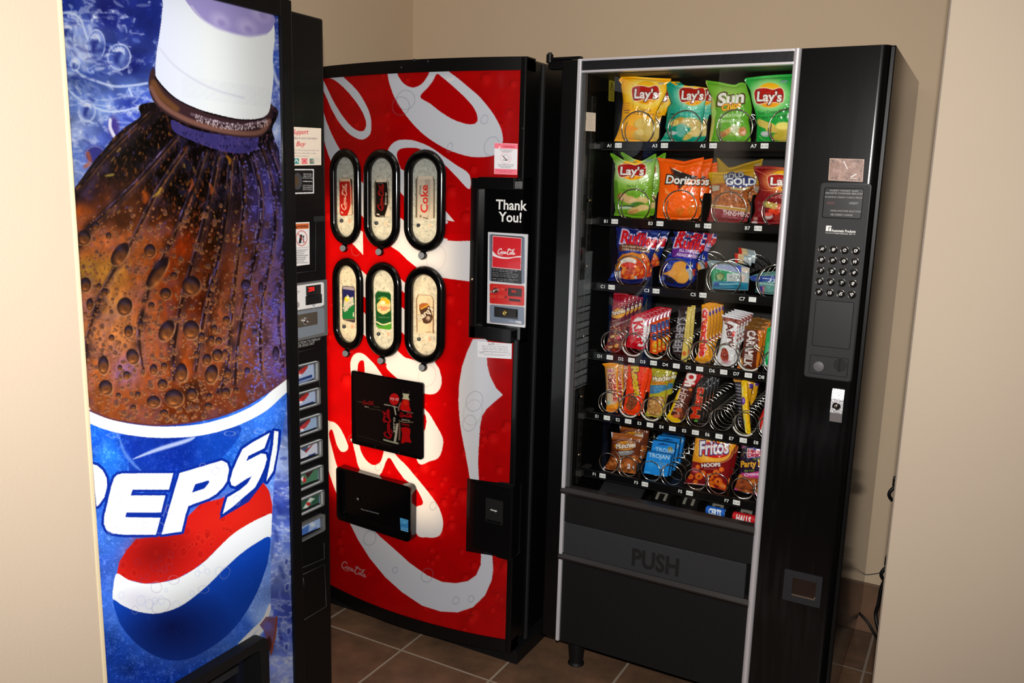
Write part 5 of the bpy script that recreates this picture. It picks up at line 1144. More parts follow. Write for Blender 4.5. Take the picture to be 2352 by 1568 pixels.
b = MB(); b.box((SR-.009, SY+.016, SB), (SR-.002, SY+.019, SH-.004), BLK); b.box((SR-.009, SY+.028, SB), (SR-.001, SY+.031, SH-.004), BLKM); b.done('door_gasket', snk)
b = MB(); P = YS(np.array([(1262., 125.), (1262., 132.)])); b.box((SL-.10, SY+.004, SH+.002), (SL+.004, SY+.022, SH+.009), BLK, .002); b.cyl((SL-.094, SY+.012, SH-.004), (0, 0, 1), .010, .010, .022, BLK, 18); b.cyl((SL-.094, SY+.012, SH+.018), (0, 0, 1), .006, .006, .005, CHAR, 14); b.box((SL-.104, SY+.022, SH-.02), (SL-.03, SY+.05, SH+.003), BLK, .002); b.done('hinge', snk)
# keypad escutcheon
YK = SY+.004
def onk(t): return on(1, YK-t)
FK = (1780, 340, 4.357); FK2 = (1780, 660, 4.357)
q = np.array([(1885.5, 420), (1999, 427), (1953, 877), (1850, 862)]); P = onk(.003)(q)
kx0, kx1 = (P[0][0]+P[3][0])/2, (P[1][0]+P[2][0])/2; kz1, kz0 = (P[0][2]+P[1][2])/2, (P[2][2]+P[3][2])/2
b = MB(); b.ext([(x, YK-.003, z) for x, z in rrect(kx0-.002, kz0-.002, kx1+.003, kz1+.003, .008)], (0, .004, 0), BLK); b.ext([(x, YK-.006, z) for x, z in rrect(kx0, kz0, kx1, kz1, .007)], (0, .004, 0), CHAR)
kp_ = b.done('keypad_panel', snk)
b = MB(); YQ = onk(.0065)
def kframe(fr, quad, t, m, m2, inset=.002):
    P = YQ(np.array(Fz(*fr, quad))); x0, x1 = (P[0][0]+P[3][0])/2, (P[1][0]+P[2][0])/2; z1, z0 = (P[0][2]+P[1][2])/2, (P[2][2]+P[3][2])/2
    b = MB(); b.ext([(x, YK-.0066, z) for x, z in rrect(x0, z0, x1, z1, .004)], (0, .001, 0), m)
    b.ext([(x, YK-.0066-t, z) for x, z in rrect(x0+inset, z0+inset, x1-inset, z1-inset, .003)], (0, .001, 0), m2); return b, (x0, x1, z0, z1)
b, bx_ = kframe(FK, [(492,392),(888,405),(865,718),(473,692)], .0006, BLKG, mat('display_window', (40, 40, 41), .25, coat=.4))
dw = b.done('display_window', kp_); YW = onk(.0078)
b = MB(); HD = None
GI = mat('grey_print', (150, 150, 150), .5)
for t, x0, y0, x1, h_ in (('INSERT MONEY AND', 548, 431, 832, 16), ('RECEIVE CHANGE BELOW', 505, 456, 876, 16), ('FLASHING CREDIT CHECK PRICE', 500, 494, 870, 14), ('CREDIT', 740, 560, 832, 20), ('MAKE ANOTHER SELECTION', 555, 632, 858, 15), ('USE CORRECT CHANGE', 553, 672, 775, 18)):
    P = YW(np.array(Fz(*FK, [(x0, y0), (x1, y0+(x1-x0)*.055), (x0, y0-h_)]))); seg_, co_, fa_ = glyphs(t, .012); kx_ = (P[1][0]-P[0][0])/co_[:, 0].max(); kz_ = (P[2][2]-P[0][2])/.7
    bb = bmesh.new(); vs = [bb.verts.new((P[0][0]+c[0]*kx_, P[0][1], P[0][2]+c[1]*kz_)) for c in co_]
    for f in fa_:
        bb.faces.new([vs[i] for i in f])
    b.add(bb, GI)
b.done('display_lettering', kp_)
b = MB(); P = YW(np.array(Fz(*FK, [(520,560),(680,565),(680,530)])));
textmesh(b, '8888', P[0], (1, 0, 0), (0, 0, 1), .006, mat('unlit_led', (78, 34, 36), .5), 'l', .02); b.done('credit_readout', kp_)
b = MB(); P = YQ(np.array(Fz(*FK, [(508,830),(562,832),(508,775),(568,838),(806,845),(570,812)])))+[0, -.0008, 0]
b.box((P[0][0], P[0][1], P[0][2]), (P[1][0], P[0][1]+.0005, P[2][2]), WHT); b.box((P[0][0]+.006, P[0][1]-.0003, P[0][2]), (P[0][0]+.0075, P[0][1], P[2][2]-.004), CHAR); b.box((P[0][0]+.006, P[0][1]-.0003, P[2][2]-.005), (P[1][0], P[0][1], P[2][2]-.0035), CHAR)
P2 = YQ(np.array(Fz(*FK, [(568,836),(806,846),(568,806),(505,845),(805,862),(600,860),(770,868)])))+[0, -.0008, 0]
seg_, co_, fa_ = glyphs('Automatic Products', .02); kx_ = (P2[1][0]-P2[0][0])/co_[:, 0].max(); bb = bmesh.new(); vs = [bb.verts.new((P2[0][0]+c[0]*kx_, P2[0][1], P2[0][2]+c[1]*.0062/.7)) for c in co_]
for f in fa_: bb.faces.new([vs[i] for i in f])
b.add(bb, WHT); b.box((P2[3][0], P2[3][1], P2[3][2]-.0008), (P2[5][0]-.001, P2[3][1]+.0004, P2[3][2]-.0001), WHT); b.box((P2[6][0]+.001, P2[3][1], P2[3][2]-.0008), (P2[4][0], P2[3][1]+.0004, P2[3][2]-.0001), WHT)
seg_, co_, fa_ = glyphs('international, ltd.', .0); kx_ = (P2[6][0]-P2[5][0])/co_[:, 0].max(); bb = bmesh.new(); vs = [bb.verts.new((P2[5][0]+c[0]*kx_, P2[0][1], P2[3][2]-.002+c[1]*.0035/.7)) for c in co_]
for f in fa_: bb.faces.new([vs[i] for i in f])
b.add(bb, WHT); b.done('maker_plate', kp_)
# twenty keys
K00, K30 = np.array([1889., 571.4]), np.array([1966., 575.7]); K04, K34 = np.array([1881., 669.8]), np.array([1956.7, 676.2])
caps = ['A','B','C','D','E','F','G','H','1','2','3','4','5','6','7','8','9','10','up','down']; GLD = mat('key_numeral', (190, 188, 182), .4, metal=.3)
KYM = mat('key_black', (14, 14, 15), .25, coat=.5); KR = mat('key_rim', (120, 116, 110), .18, metal=1)
for i, t in enumerate(caps):
    u, v = (i % 4)/3, (i//4)/4; p = (K00*(1-u)+K30*u)*(1-v)+(K04*(1-u)+K34*u)*v; P = YQ(p[None])[0]
    b = MB(); b.lathe((P[0], P[1]+.001, P[2]), (0, -1, 0), [(.0102, 0), (.0102, .002), (.0095, .003), (.0088, .003), (.0086, .0018)], KR, 28)
    b.lathe((P[0], P[1]-.0005, P[2]), (0, -1, 0), [(.0084, 0), (.0084, .003), (.0072, .0046), (.004, .0052), (.0005, .0053)], KYM, 24)
    yk = P[1]-.0064
    if t in ('up', 'down'):
        s_ = 1 if t == 'up' else -1; bb = bmesh.new(); k_ = .0045
        o3 = [bb.verts.new((P[0]+x*k_, yk, P[2]+z*k_*s_)) for x, z in ((-1, -.8), (1, -.8), (0, 1))]; i3 = [bb.verts.new((P[0]+x*k_*.45, yk, P[2]+(z*k_*.45-.0005)*s_)) for x, z in ((-1, -.8), (1, -.8), (0, 1))]
        for a_ in range(3): c_ = (a_+1) % 3; bb.faces.new((o3[a_], o3[c_], i3[c_], i3[a_]))
        b.add(bb, GLD)
    else: textmesh(b, t, (P[0], yk, P[2]-.0032), (1, 0, 0), (0, 0, 1), .0068, GLD, 'c', .03)
    b.done('key', kp_)
b, _q = kframe(FK2, [(405,118),(792,150),(750,618),(372,585)], .0004, BLKG, mat('blank_panel', (32, 33, 35), .35, coat=.2), .0012); b.done('bill_panel', kp_)
b, _q = kframe(FK2, [(350,670),(738,712),(720,900),(342,855)], .0004, BLKG, CHAR, .0010)
P = onk(.007)(np.array(Fz(*FK2, [(645,775),(440,788)]))); pl = b.done('coin_entry_plate', kp_)
b = MB(); b.cyl((P[0][0]+.002, P[0][1]+.0005, P[0][2]), (0, -1, 0), .016, .016, .0012, BLKM, 28); b.box((P[0][0]-.002, P[0][1]-.002, P[0][2]-.017), (P[0][0]+.002, P[0][1]-.0005, P[0][2]+.016), mat('black_hole', (3, 3, 3), .8)); b.done('coin_slot', kp_)
b = MB(); b.lathe((P[1][0], P[1][1], P[1][2]), (0, -1, 0), [(.0135, 0), (.0135, .004), (.0125, .006), (.0118, .0062), (.001, .0064)], mat('button_grey', (88, 86, 88), .45), 28); b.done('coin_return_button', kp_)
# lock bar, scratched sticker, coin return cup
P = onk(0)(np.array(Fz(*FK2, [(578,1008),(703,1018),(668,1352),(548,1332),(620,1180)]))); lx0, lx1, lz1, lz0 = (P[0][0]+P[3][0])/2, (P[1][0]+P[2][0])/2, (P[0][2]+P[1][2])/2, (P[2][2]+P[3][2])/2
SPK = mat('sparkled_chrome', (200, 200, 204), .3, metal=.85, scale=900, var=.3, bump=.4, bscale=500)
b = MB(); b.ext([(lx0, YK, lz0), (lx0, YK-.004, lz0), (lx0, YK-.010, (lz0+lz1)/2-.018), (lx0, YK-.010, (lz0+lz1)/2+.018), (lx0, YK-.006, lz1), (lx0, YK, lz1)], (lx1-lx0, 0, 0), SPK, .0006)
lp = b.done('lock_bar', snk); b = MB(); b.lathe((P[4][0], YK-.009, P[4][2]), (0, -1, 0), [(.0105, 0), (.0105, .002), (.009, .003), (.008, .001), (.0055, .001), (.0055, .004), (.002, .005)], CHROME, 24); b.done('lock', lp)
def p_scr(c):
    c.a[:] = (150, 118, 105); c.fr(1780, 340, 4.357); r = random.Random(3)
    c.a += ((fbm(c.H, c.W, 30, 2, 4)-.5)*70)[..., None]
    for _ in range(120):
        x, y = r.uniform(540, 880), r.uniform(110, 330); t = r.uniform(-.3, 1.2); L = r.uniform(8, 40); c.line([(x, y), (x+L*math.cos(t), y+L*math.sin(t))], r.uniform(1, 3), r.choice([(225,205,195),(190,165,155),(100,75,65)]), r.uniform(.3, .8), smooth=False)
    for _ in range(70):
        x, y = r.choice([(r.uniform(550, 620), r.uniform(280, 320)), (r.uniform(840, 880), r.uniform(130, 320)), (r.uniform(550, 600), r.uniform(115, 150)), (r.uniform(700, 860), r.uniform(295, 318)), (r.uniform(790, 870), r.uniform(112, 140))]); c.line([(x, y), (x+r.uniform(-12, 12), y+r.uniform(5, 22))], 3, (15, 12, 12), .8, smooth=False)
    c.line([(690,130),(705,165),(722,205)], 9, (250,240,240), .9); c.line([(610,105),(690,150)], 4, (235,225,220), .8); c.line([(760,290),(815,260)], 8, (245,240,240)); c.line([(752,304),(815,304)], 6, (220,215,215))
    c.line([(556,103),(885,112),(892,125),(878,325),(868,336),(545,322),(536,310),(548,112),(556,103)], 7, (200,170,155), smooth=False)
sheet('scratched_sticker', snk, Fz(*FK, [(548,101),(894,112),(878,338),(533,322)]), onk(.0008), p_scr, STKG, label='worn pinkish sticker with the print scratched off')
P = onk(.0)(np.array([(1803., 1310.), (1891., 1320.), (1884., 1390.), (1800., 1380.), (1822., 1326.), (1876., 1336.), (1870., 1378.), (1816., 1362.)]))
cu = MB(); gx0, gx1, gz1, gz0 = P[4][0], P[5][0], (P[4][2]+P[5][2])/2, (P[6][2]+P[7][2])/2; ox0, ox1, oz1, oz0 = P[0][0], P[1][0], (P[0][2]+P[1][2])/2, (P[2][2]+P[3][2])/2
for lo, hi in (((ox0, oz0), (gx0, oz1)), ((gx1, oz0), (ox1, oz1)), ((gx0, oz0), (gx1, gz0)), ((gx0, gz1), (gx1, oz1))): cu.box((lo[0], YK-.005, lo[1]), (hi[0], YK+.001, hi[1]), CHAR, .0005)
cr_ = cu.done('coin_return_frame', snk); b = MB(); b.box((gx0, YK-.002, gz0), (gx1, YK-.001, gz1), mat('coin_return_flap', (58, 46, 40), .12, metal=.6)); b.box((gx0, YK-.006, gz0), (gx1, YK-.002, gz0+.005), CHROME, .001); b.done('coin_return_flap', cr_)
# ---- inside: liner, rails, trays
TY = 2.290; BY = 2.340          # price-strip plane, product plane
IL = -1.005
b = MB(); b.box((IL-.004, SY+.045, SB+.3), (IL, SD-.05, SH-.02), BLKI); b.box((IL, SD-.06, SB+.3), (-.41, SD-.05, SH-.02), mat('rear_liner', (24, 22, 20), .5)); b.box((IL, SY+.045, SH-.035), (-.41, SD-.05, SH-.03), mat('olive_liner', (46, 42, 30), .45, scale=8, var=.4)); b.done('liner', snk)
rows = dict(A=1.607, B=1.396, C=1.208, D=1.002, E=.819, F=.638)
U0, PIT_ = -.9515, .0672
def colx(k): return U0+(k-1)*PIT_       # x of a column's code letter
TRM = mat('tray_black', (10, 10, 10), .35, ior=1.35); STR_ = mat('strip_black', (8, 8, 9), .2, coat=.2, ior=1.35)
TAGM = mat('price_tag_white', (225, 225, 222), .4)
RAIL = mat('rail_grey', (70, 68, 66), .4, metal=.5)
b = MB()
b.box((IL, SY+.06, .60), (IL+.004, SY+.085, 1.74), mat('rail_dark', (34, 33, 32), .4, metal=.4))
for z in np.arange(.62, 1.74, .032): b.box((IL+.003, SY+.066, z), (IL+.005, SY+.079, z+.012), mat('black_hole', (3, 3, 3), .8))
b.done('slotted_rail', snk)
for z in list(rows.values()):
    b = MB(); b.box((IL, SY+.055, z-.012), (IL+.018, TY+.06, z+.004), RAIL, .001); b.done('tray_bracket', snk)
    b = MB(); b.lathe((IL+.006, SY+.06, z+.055), (0, -1, 0), [(.006, 0), (.005, .004), (.001, .006)], mat('nut', (170, 160, 140), .25, metal=1), 12); b.done('nut', snk)
def helix(x, z, r, pitch, turns, y0, wr=.0016, ph=0, ccw=1, n=22):
    t = np.linspace(0, turns*2*math.pi, int(turns*n)); k = t/(2*math.pi); yy_ = np.where(k < 1, k*.016, .016+(k-1)*pitch)
    return np.stack([x+r*np.cos(ph+ccw*t), y0+yy_, z+r*np.sin(ph+ccw*t)], -1)
trays = {}
for ri, (rn, z) in enumerate(rows.items()):
    chips = rn in 'ABC'; cols = [1, 3, 5, 7] if rn in 'ABCF' else [1, 2, 3, 4, 5, 6, 7, 8]
    b = MB(); b.box((IL+.008, TY, z-.006), (-.414, SD-.08, z-.002), TRM)
    b.box((IL+.006, TY-.004, z-.012), (-.412, TY+.002, z+.010), STR_, .002); b.box((IL+.006, TY-.009, z-.014), (-.412, TY-.004, z-.010), STR_, .0015)
    tr = b.done('tray', snk); trays[rn] = tr
    dv = [1, 3, 5, 7, 9] if rn in 'ABCF' else range(1, 10)
    b_h = .085 if rn in 'AB' else (.06 if rn in 'C' else .075 if rn in 'DE' else .05)
    for k in dv:
        if k == 1 and rn != 'F': continue
        x = colx(k)-.010; bb = bmesh.new(); pr = [(BY+.004, z-.002), (BY+.004, z+b_h*.75), (BY+.02, z+b_h), (SD-.09, z+b_h), (SD-.09, z-.002)]
        d_ = MB(); d_.ext([(x, y, zz_) for y, zz_ in pr], (.004, 0, 0), TRM); d_.done('divider', tr)
    for k in cols:
        cxx = colx(k)+(.078 if rn in 'ABC' else .031 if rn in 'DE' else .069)
        if cxx > -.40 and rn != 'F' and k != 7: continue
        d_ = MB()
        if rn in 'ABC': d_.tube(helix(cxx, z+.046, .046, .078, 5.6, TY+.002, .0019, math.radians(235), -1), .0018, STEEL, 6)
        elif rn in 'DE': d_.tube(helix(cxx, z+.042, .032, .034, 11.5, TY+.003, .0014, math.radians(250), -1), .0014, STEEL, 6)
        else:
            d_.tube(helix(cxx-.031, z+.036, .031, .05, 8, TY+.003, .0015, math.radians(270), 1), .0015, STEEL, 6); d_.tube(helix(cxx+.031, z+.036, .031, .05, 8, TY+.003, .0015, math.radians(270), -1), .0015, STEEL, 6)
        d_.done('coil', tr)
        if rn in 'DE' and k in (2, 3, 7):   # white clip on the lower half of the first turn
            t = np.linspace(math.radians(200), math.radians(315), 20); d_ = MB(); d_.tube(np.stack([cxx+.032*np.cos(t), np.full(20, TY+.004), z+.042+.032*np.sin(t)], -1), .0028, mat('white_clip', (205, 200, 192), .5), 6); d_.done('coil_clip', tr)
    YT = on(1, TY-.0048)
    for k in cols:
        x = colx(k); b = MB(); textmesh(b, rn+str(k), (x, TY-.0048, z-.006), (1, 0, 0), (0, 0, 1), .0092, WHT, 'c', .01); b.done('slot_code', tr)
        if rn in 'ABCF': tx = x+.028
        else: tx = x+.033
        if k == 8: continue
        b = MB(); b.box((tx-.0097, TY-.0062, z-.0075), (tx+.0097, TY-.0042, z+.0055), TAGM)
        pr_ = {'A': '$1.50', 'B': '$1.50', 'C': '$1.50', 'D': '1.75', 'E': '1.75', 'F': '$1.50'}[rn]
        if rn == 'D' and k == 3: pr_ = '$1.00'
        if rn == 'E' and k == 5: pr_ = '$1.7'
        if not (rn == 'C' and k == 7): textmesh(b, pr_, (tx, TY-.0066, z-.0035), (1, 0, 0), (0, 0, 1), .0048, mat('dark_print', (90, 90, 94), .5), 'c', .01)
        b.done('price_tag', tr)
# warning label and info card on the inner left wall
def p_yw(c):
    c.fr(1380, 160, 7.842); c.a[:] = (176, 158, 44); c.line([(198,225),(168,375),(228,380),(198,225)], 7, (40,36,20), smooth=False); c.line([(198,270),(196,350)], 6, (40,36,20)); c.micro(160, 410, 70, 6, 22, (70,60,20), 0, h=6); c.ell(197,540,14,10,(170,90,40))
sheet('caution_label', snk, Fz(1380, 160, 7.842, [(146,188),(250,196),(240,575),(136,562)]), on(0, IL+.001), p_yw, STK, label='yellow caution label')
def p_ic(c):
    c.fr(1300, 120, 3.92); c.a[:] = (196, 178, 160); c.poly([(132,545),(170,542),(172,600),(150,640),(132,630)], (90,150,160)); c.line([(172,545),(180,600),(160,645)], 4, (70,60,60)); c.poly([(132,640),(155,642),(152,672),(132,670)], (130,60,50)); c.micro(196, 556, 62, 9, 16, (130,110,100), 1, h=3, al='l', seed=5)
sheet('info_card', snk, Fz(1300, 120, 3.92, [(131,534),(268,546),(265,713),(130,705)]), on(1, SY+.016), p_ic, STK, label='small cream card taped inside the glass')
# mint-roll holders below the bottom tray
b = MB(); zf = .598
b.ext([(-.93, SY+.055, .585), (-.93, SY+.30, .70), (-.93, SY+.30, .69), (-.93, SY+.055, .575)], (.13, 0, 0), CHAR)
b.box((-.80, SY+.05, .545), (-.41, SY+.062, .556), TRM); b.box((-.80, SY+.06, .55), (-.41, SY+.24, .553), TRM); b.done('lower_chute', snk)
CLR2 = glassmat('smoky_clear_plastic', (.72, .72, .70), 1.4, .1)
FB2 = (1550, 980, 6.532)
hold = []
for i, (u, v) in enumerate(((1520, 1141), (1583, 1152), (1647, 1170), (1712, 1185))):
    P = on(1, SY+.085)(np.array([[float(u), float(v)]]))[0]; hold.append(P)
    b = MB(); x, y, z = P
    b.box((x-.030, y-.02, z-.030), (x-.027, y+.05, z+.006), TRM); b.box((x+.027, y-.02, z-.030), (x+.030, y+.05, z+.006), TRM); b.box((x-.03, y+.02, z-.03), (x+.03, y+.023, z+.01), TRM)
    b.done('roll_holder', snk)
    b = MB(); CP = mat('clear_clip_plastic', (120, 116, 108), .15, coat=.5)
    b.ext([(x-.016, y-.012, z-.006), (x-.016, y+.02, z+.012), (x-.016, y+.02, z+.015), (x-.016, y-.012, z-.002)], (.008, 0, 0), CP, .0006); b.ext([(x+.008, y-.012, z-.006), (x+.008, y+.02, z+.012), (x+.008, y+.02, z+.015), (x+.008, y-.012, z-.002)], (.008, 0, 0), CP, .0006)
    b.ext([(x-.016, y+.008, z+.007), (x-.016, y+.022, z+.015), (x-.016, y+.022, z+.018), (x-.016, y+.008, z+.011)], (.032, 0, 0), CP, .0006); b.done('roll_clip', snk)

# ================================================================== the snacks
FOIL = vcmat('printed_foil', .26, coat=.2, crough=.12, spec=.45); CARD = vcmat('printed_card', .4)
ZA, ZB, ZC, ZD = (1380,160,7.842), (1600,160,7.842), (1380,340,8.254), (1600,340,8.254)
ZE, ZF, ZG, ZH = (1370,510,8.712), (1600,530,9.223), (1370,660,8.252), (1570,680,8.252)
ZI, ZJ, ZK, ZL = (1370,820,8.713), (1560,830,8.255), (1360,970,9.8), (1550,980,6.532)
MADE = []
def packet(name, cat, label, group, fr, top, bot, left, right, paint, bg, D=.018, y=None, wr=1.0, step=1.25, m=None, flat=False, box=0):
    y = y or BY
    P = [np.array(Fz(*fr, q)) for q in (top, bot, left, right)]
    al = np.concatenate(P); c = Cv(al[:, 0].min()-3, al[:, 1].min()-3, al[:, 0].max()+3, al[:, 1].max()+3, 3, bg)
    c.fr(*fr); paint(c)
    g_ = c.a.mean(2, keepdims=True); c.a = np.clip(g_+(c.a-g_)*1.08, 0, 255)
    nu = max(14, int((al[:, 0].max()-al[:, 0].min())/step)); nv = max(20, int((al[:, 1].max()-al[:, 1].min())/step))
    uv = coons(*P, nu=nu, nv=nv); Q = on(1, y)(uv); col = c.sample(uv)
    u = np.linspace(0, 1, nu)[None]; v = np.linspace(0, 1, nv)[:, None]
    ed = np.clip(np.minimum(v, 1-v)*14, 0, 1)
    pil = (np.sin(np.pi*u)**.55)*(np.sin(np.pi*np.clip((v-.04)/.92, 0, 1))**.45)
    sd = sum(map(ord, label)) % 999
    n = fbm(nv, nu, min(nu, nv)*.45, sd, 4); n2 = fbm(nv, nu, min(nu, nv)*.22, sd+7, 3)
    cre = (1-np.abs(n-.5)*7).clip(0, 1)**2; fan = np.sin(u*math.pi*11+n*6)*np.exp(-np.minimum(v, 1-v)*13)*.5
    h_ = D*pil*(.85+.3*n2)+wr*(.0022*cre+.0011*fan)*ed*(np.sin(np.pi*u)**.3) if not flat else np.zeros((nv, nu))
    h_ = h_+(.0006*np.sin(v*nv*1.2))*(1-ed)*(not flat)
    dirc = O-Q; dirc /= np.linalg.norm(dirc, axis=-1, keepdims=True)
    Pf = Q+dirc*h_[..., None]
    # back of the packet: coarse grid sharing the outline
    bu, bv = 8, 12; iu = np.linspace(0, nu-1, bu).astype(int); iv = np.linspace(0, nv-1, bv).astype(int)
    Pb = Q[iv][:, iu].copy(); U = (iu/(nu-1))[None]; V = (iv/(nv-1))[:, None]
    db = (D*.8*np.sin(np.pi*U)**.6*np.sin(np.pi*V)**.5) if not box else np.full((bv, bu), box)
    Pb[..., 1] += db+.0004; Pb = Pb[:, ::-1]
    i = np.arange(bu*bv).reshape(bv, bu); fb = np.stack([i[:-1, :-1], i[1:, :-1], i[1:, 1:], i[:-1, 1:]], -1).reshape(-1, 4)
    bc = np.tile(np.array(bg, float)*.9, (bu*bv, 1)); ext = [Pb.reshape(-1, 3), fb, bc]
    if box:   # side walls
        ring = [Q[0, :], Q[:, -1], Q[-1, ::-1], Q[::-1, 0]]; r_ = np.concatenate([k_[::max(1, len(k_)//10)] for k_ in ring]); m_ = len(r_); bk = r_.copy(); bk[:, 1] += box
        f2 = np.array([[k_, (k_+1) % m_, m_+(k_+1) % m_, m_+k_] for k_ in range(m_)])+len(ext[0])
        ext = [np.concatenate([ext[0], r_, bk]), np.concatenate([ext[1], f2]), np.concatenate([bc, np.tile(np.array(bg, float), (2*m_, 1))])]
    org = np.array([Pf[..., 0].mean(), y, Pf[..., 2].min()])
    o = link(name, gridmesh(name, Pf-org, col, m or FOIL, None, (ext[0]-org, ext[1], ext[2])), None, label)
    o.location = org; o['category'] = cat
    if group: o['group'] = group
    MADE.append(o); return o
def again(o, label, dx=0, dy=.05, dz=0, rz=0, group=None):
    c = o.copy(); C.objects.link(c); c.location = o.location+Vector((dx, dy, dz)); c.rotation_euler.z = rz; c['label'] = label
    if group: c['group'] = group
    return c
def line_up(o, labels, dy, dx=0, dz=0, start=1):
    for i, l in enumerate(labels): again(o, l, dx*(i+start), dy*(i+start), dz*(i+start))
def blobs(c, L):
    for x, y, rx, ry, col, *r in L: c.ell(x, y, rx, ry, col, .95, r[0] if r else 0, soft=.15)
def mottled(c, poly, cols, seed, n=160, s=(10, 30)):
    mk = c.mask(poly, smooth=True)
    if mk is None: return
    M = np.zeros((c.H, c.W), np.float32); M[mk[1][1]:mk[1][3], mk[1][0]:mk[1][2]] = mk[0]; c.clip = M; r = random.Random(seed); q = np.array(poly)
    c.poly(poly, cols[0], 1, smooth=True)
    for _ in range(n):
        x, y = r.uniform(q[:, 0].min(), q[:, 0].max()), r.uniform(q[:, 1].min(), q[:, 1].max()); k = r.uniform(*s); c.ell(x, y, k, k*r.uniform(.5, .9), r.choice(cols), .8, r.uniform(-60, 60), soft=.25)
    c.clip = None
def sunlogo(c, x0, y0, x1, y1, glow, txt='Lay\'s', full=True):
    """red ribbon with white lettering across a yellow disc"""
    w, h = x1-x0, y1-y0; cx, cy = (x0+x1)/2, (y0+y1)/2
    c.ell(cx, cy+h*.02, w*.62, h*1.02, glow, .75, soft=.3)
    c.ell(cx+w*.02, cy, w*.47, h*.86, (245, 178, 30), 1); c.ell(cx+w*.05, cy-h*.35, w*.3, h*.35, (252, 205, 60), .7, soft=.6); c.ell(cx, cy+h*.6, w*.28, h*.18, (240,150,30), .6, soft=.5)
    rb = [(x0, y0+h*.25), (x0+w*.12, y0+h*.05), (x0+w*.4, y0+h*.02), (x0+w*.62, y0+h*.12), (x0+w*.86, y0), (x0+w*.97, y0+h*.15), (x1, y0+h*.55), (x0+w*.95, y1-h*.04), (x0+w*.75, y1-h*.02), (x0+w*.45, y1-h*.02), (x0+w*.12, y1+h*.1), (x0+w*.02, y0+h*.8)]
    for wd, cl in ((h*.1, (250, 240, 215)),):
        q = spline(rb+[rb[0]], False, 6); c.line(q, wd, cl, .9, smooth=False)
    c.poly(rb, (178, 32, 26), 1, smooth=True)
    c.text(txt, x0+w*.05, y1-h*.10, h*.66, (246, 242, 236), 1, slant=.08, wid=w*.86, bold=.03, out=((110, 20, 18), .06))
def tfat(c, x, y, w=90):
    c.text('0 trans', x, y, 16, (235,235,240), -3, wid=w, bold=.03, out=((40,60,130), .12)); c.text('gras', x+14, y+22, 16, (235,235,240), -3, wid=w*.6, bold=.03, out=((40,60,130), .12))
# ---- row A
def a1(c):
    c.a[:] = (248, 176, 14); c.poly([(330,1040),(700,1080),(600,1300),(240,1290)], (235,160,20), .7, smooth=True); c.ell(800,420,290,270,(252,225,110),.6,soft=.5)
    sunlogo(c, 562, 290, 1050, 535, (254, 236, 150)); c.text('Classic', 650, 740, 62, (120,95,40), 3, wid=262); c.text('Classique', 595, 808, 66, (120,95,40), 4, wid=362)
    c.line([(572,600),(565,830)], 3, (190,150,60), .8, smooth=False); c.micro(405, 600, 130, 4, 40, (190,110,60), 4, h=14, al='l'); c.micro(425, 730, 100, 2, 40, (110,85,50), 4, h=18, al='l'); tfat(c, 1045, 250)
    blobs(c, [(780,990,190,120,(205,170,80)),(720,960,110,80,(222,190,100),-20),(800,1180,220,110,(200,168,85)),(700,1120,90,60,(228,200,120),20),(860,1080,90,120,(214,184,100))])
    c.poly([(440,990),(560,1010),(680,1070),(560,1100),(450,1090)], (240,150,20), .8, smooth=True); c.line([(320,190),(500,160),(1265,195)], 12, (240,150,20), .8)
A1 = packet('chip_bag', 'chip bag', 'yellow chip bag with a red logo, front left of the top shelf', None, ZA,
 [(320,190),(370,125),(470,112),(700,130),(1000,150),(1268,162)], [(240,1285),(400,1295),(650,1310),(760,1345),(900,1335),(945,1300)],
 [(320,190),(378,225),(365,300),(390,450),(400,560),(380,750),(370,900),(330,1050),(300,1150),(240,1285)], [(1268,162),(1262,200),(1190,260),(1185,400),(1110,560),(1000,780),(960,1000),(950,1200),(945,1300)], a1, (236,178,28), .022)
again(A1, 'yellow chip bag half hidden behind the front yellow bag', .0, .075)
def a3(c):
    c.a[:] = (10, 140, 118); c.ell(1650,560,330,330,(130,215,190),.6,soft=.6); sunlogo(c, 1415, 318, 1880, 560, (215,240,205))
    c.text('Salt & Vinegar', 1425, 752, 56, (165,215,200), 2, wid=385); c.text('Sel et vinaigre', 1420, 820, 58, (165,215,200), 4, wid=380); c.micro(1270, 640, 110, 2, 44, (90,170,90), 3, h=14, al='l'); c.micro(1265, 800, 80, 2, 60, (15,60,60), 3, h=26, al='l')
    blobs(c, [(1390,930,130,60,(205,150,60),-25),(1330,960,90,50,(225,195,110),-20),(1600,950,170,90,(214,190,130)),(1720,1020,110,130,(206,178,110)),(1600,1180,150,55,(212,180,90),-35),(1700,1130,110,80,(222,196,130)),(1300,1140,70,35,(200,200,200))])
    c.poly([(1380,990),(1530,980),(1560,1080),(1470,1210),(1370,1170)], (140,190,175), .75, smooth=True); c.line([(1540,1090),(1650,1110)], 5, (40,50,40)); c.line([(1080,1280),(1300,1285),(1480,1340)], 8, (190,215,200))
    c.ell(1190,1190,34,34,(70,170,140)); c.micro(1120, 1250, 130, 1, 10, (150,200,180), 5, h=14)
A3 = packet('chip_bag', 'chip bag', 'teal chip bag with a red logo, front of the second slot, top shelf', None, ZA,
 [(1150,205),(1250,215),(1340,280),(1500,280),(1700,312),(1880,335)], [(1070,1290),(1300,1290),(1500,1350),(1640,1360),(1790,1330)],
 [(1150,205),(1180,300),(1205,420),(1275,600),(1200,680),(1180,900),(1160,1050),(1190,1120),(1130,1200),(1070,1290)], [(1880,335),(1900,450),(1870,700),(1850,850),(1830,1000),(1790,1330)], a3, (10,130,110), .022)
again(A3, 'teal chip bag standing behind the front teal bag', .004, .075, .006)
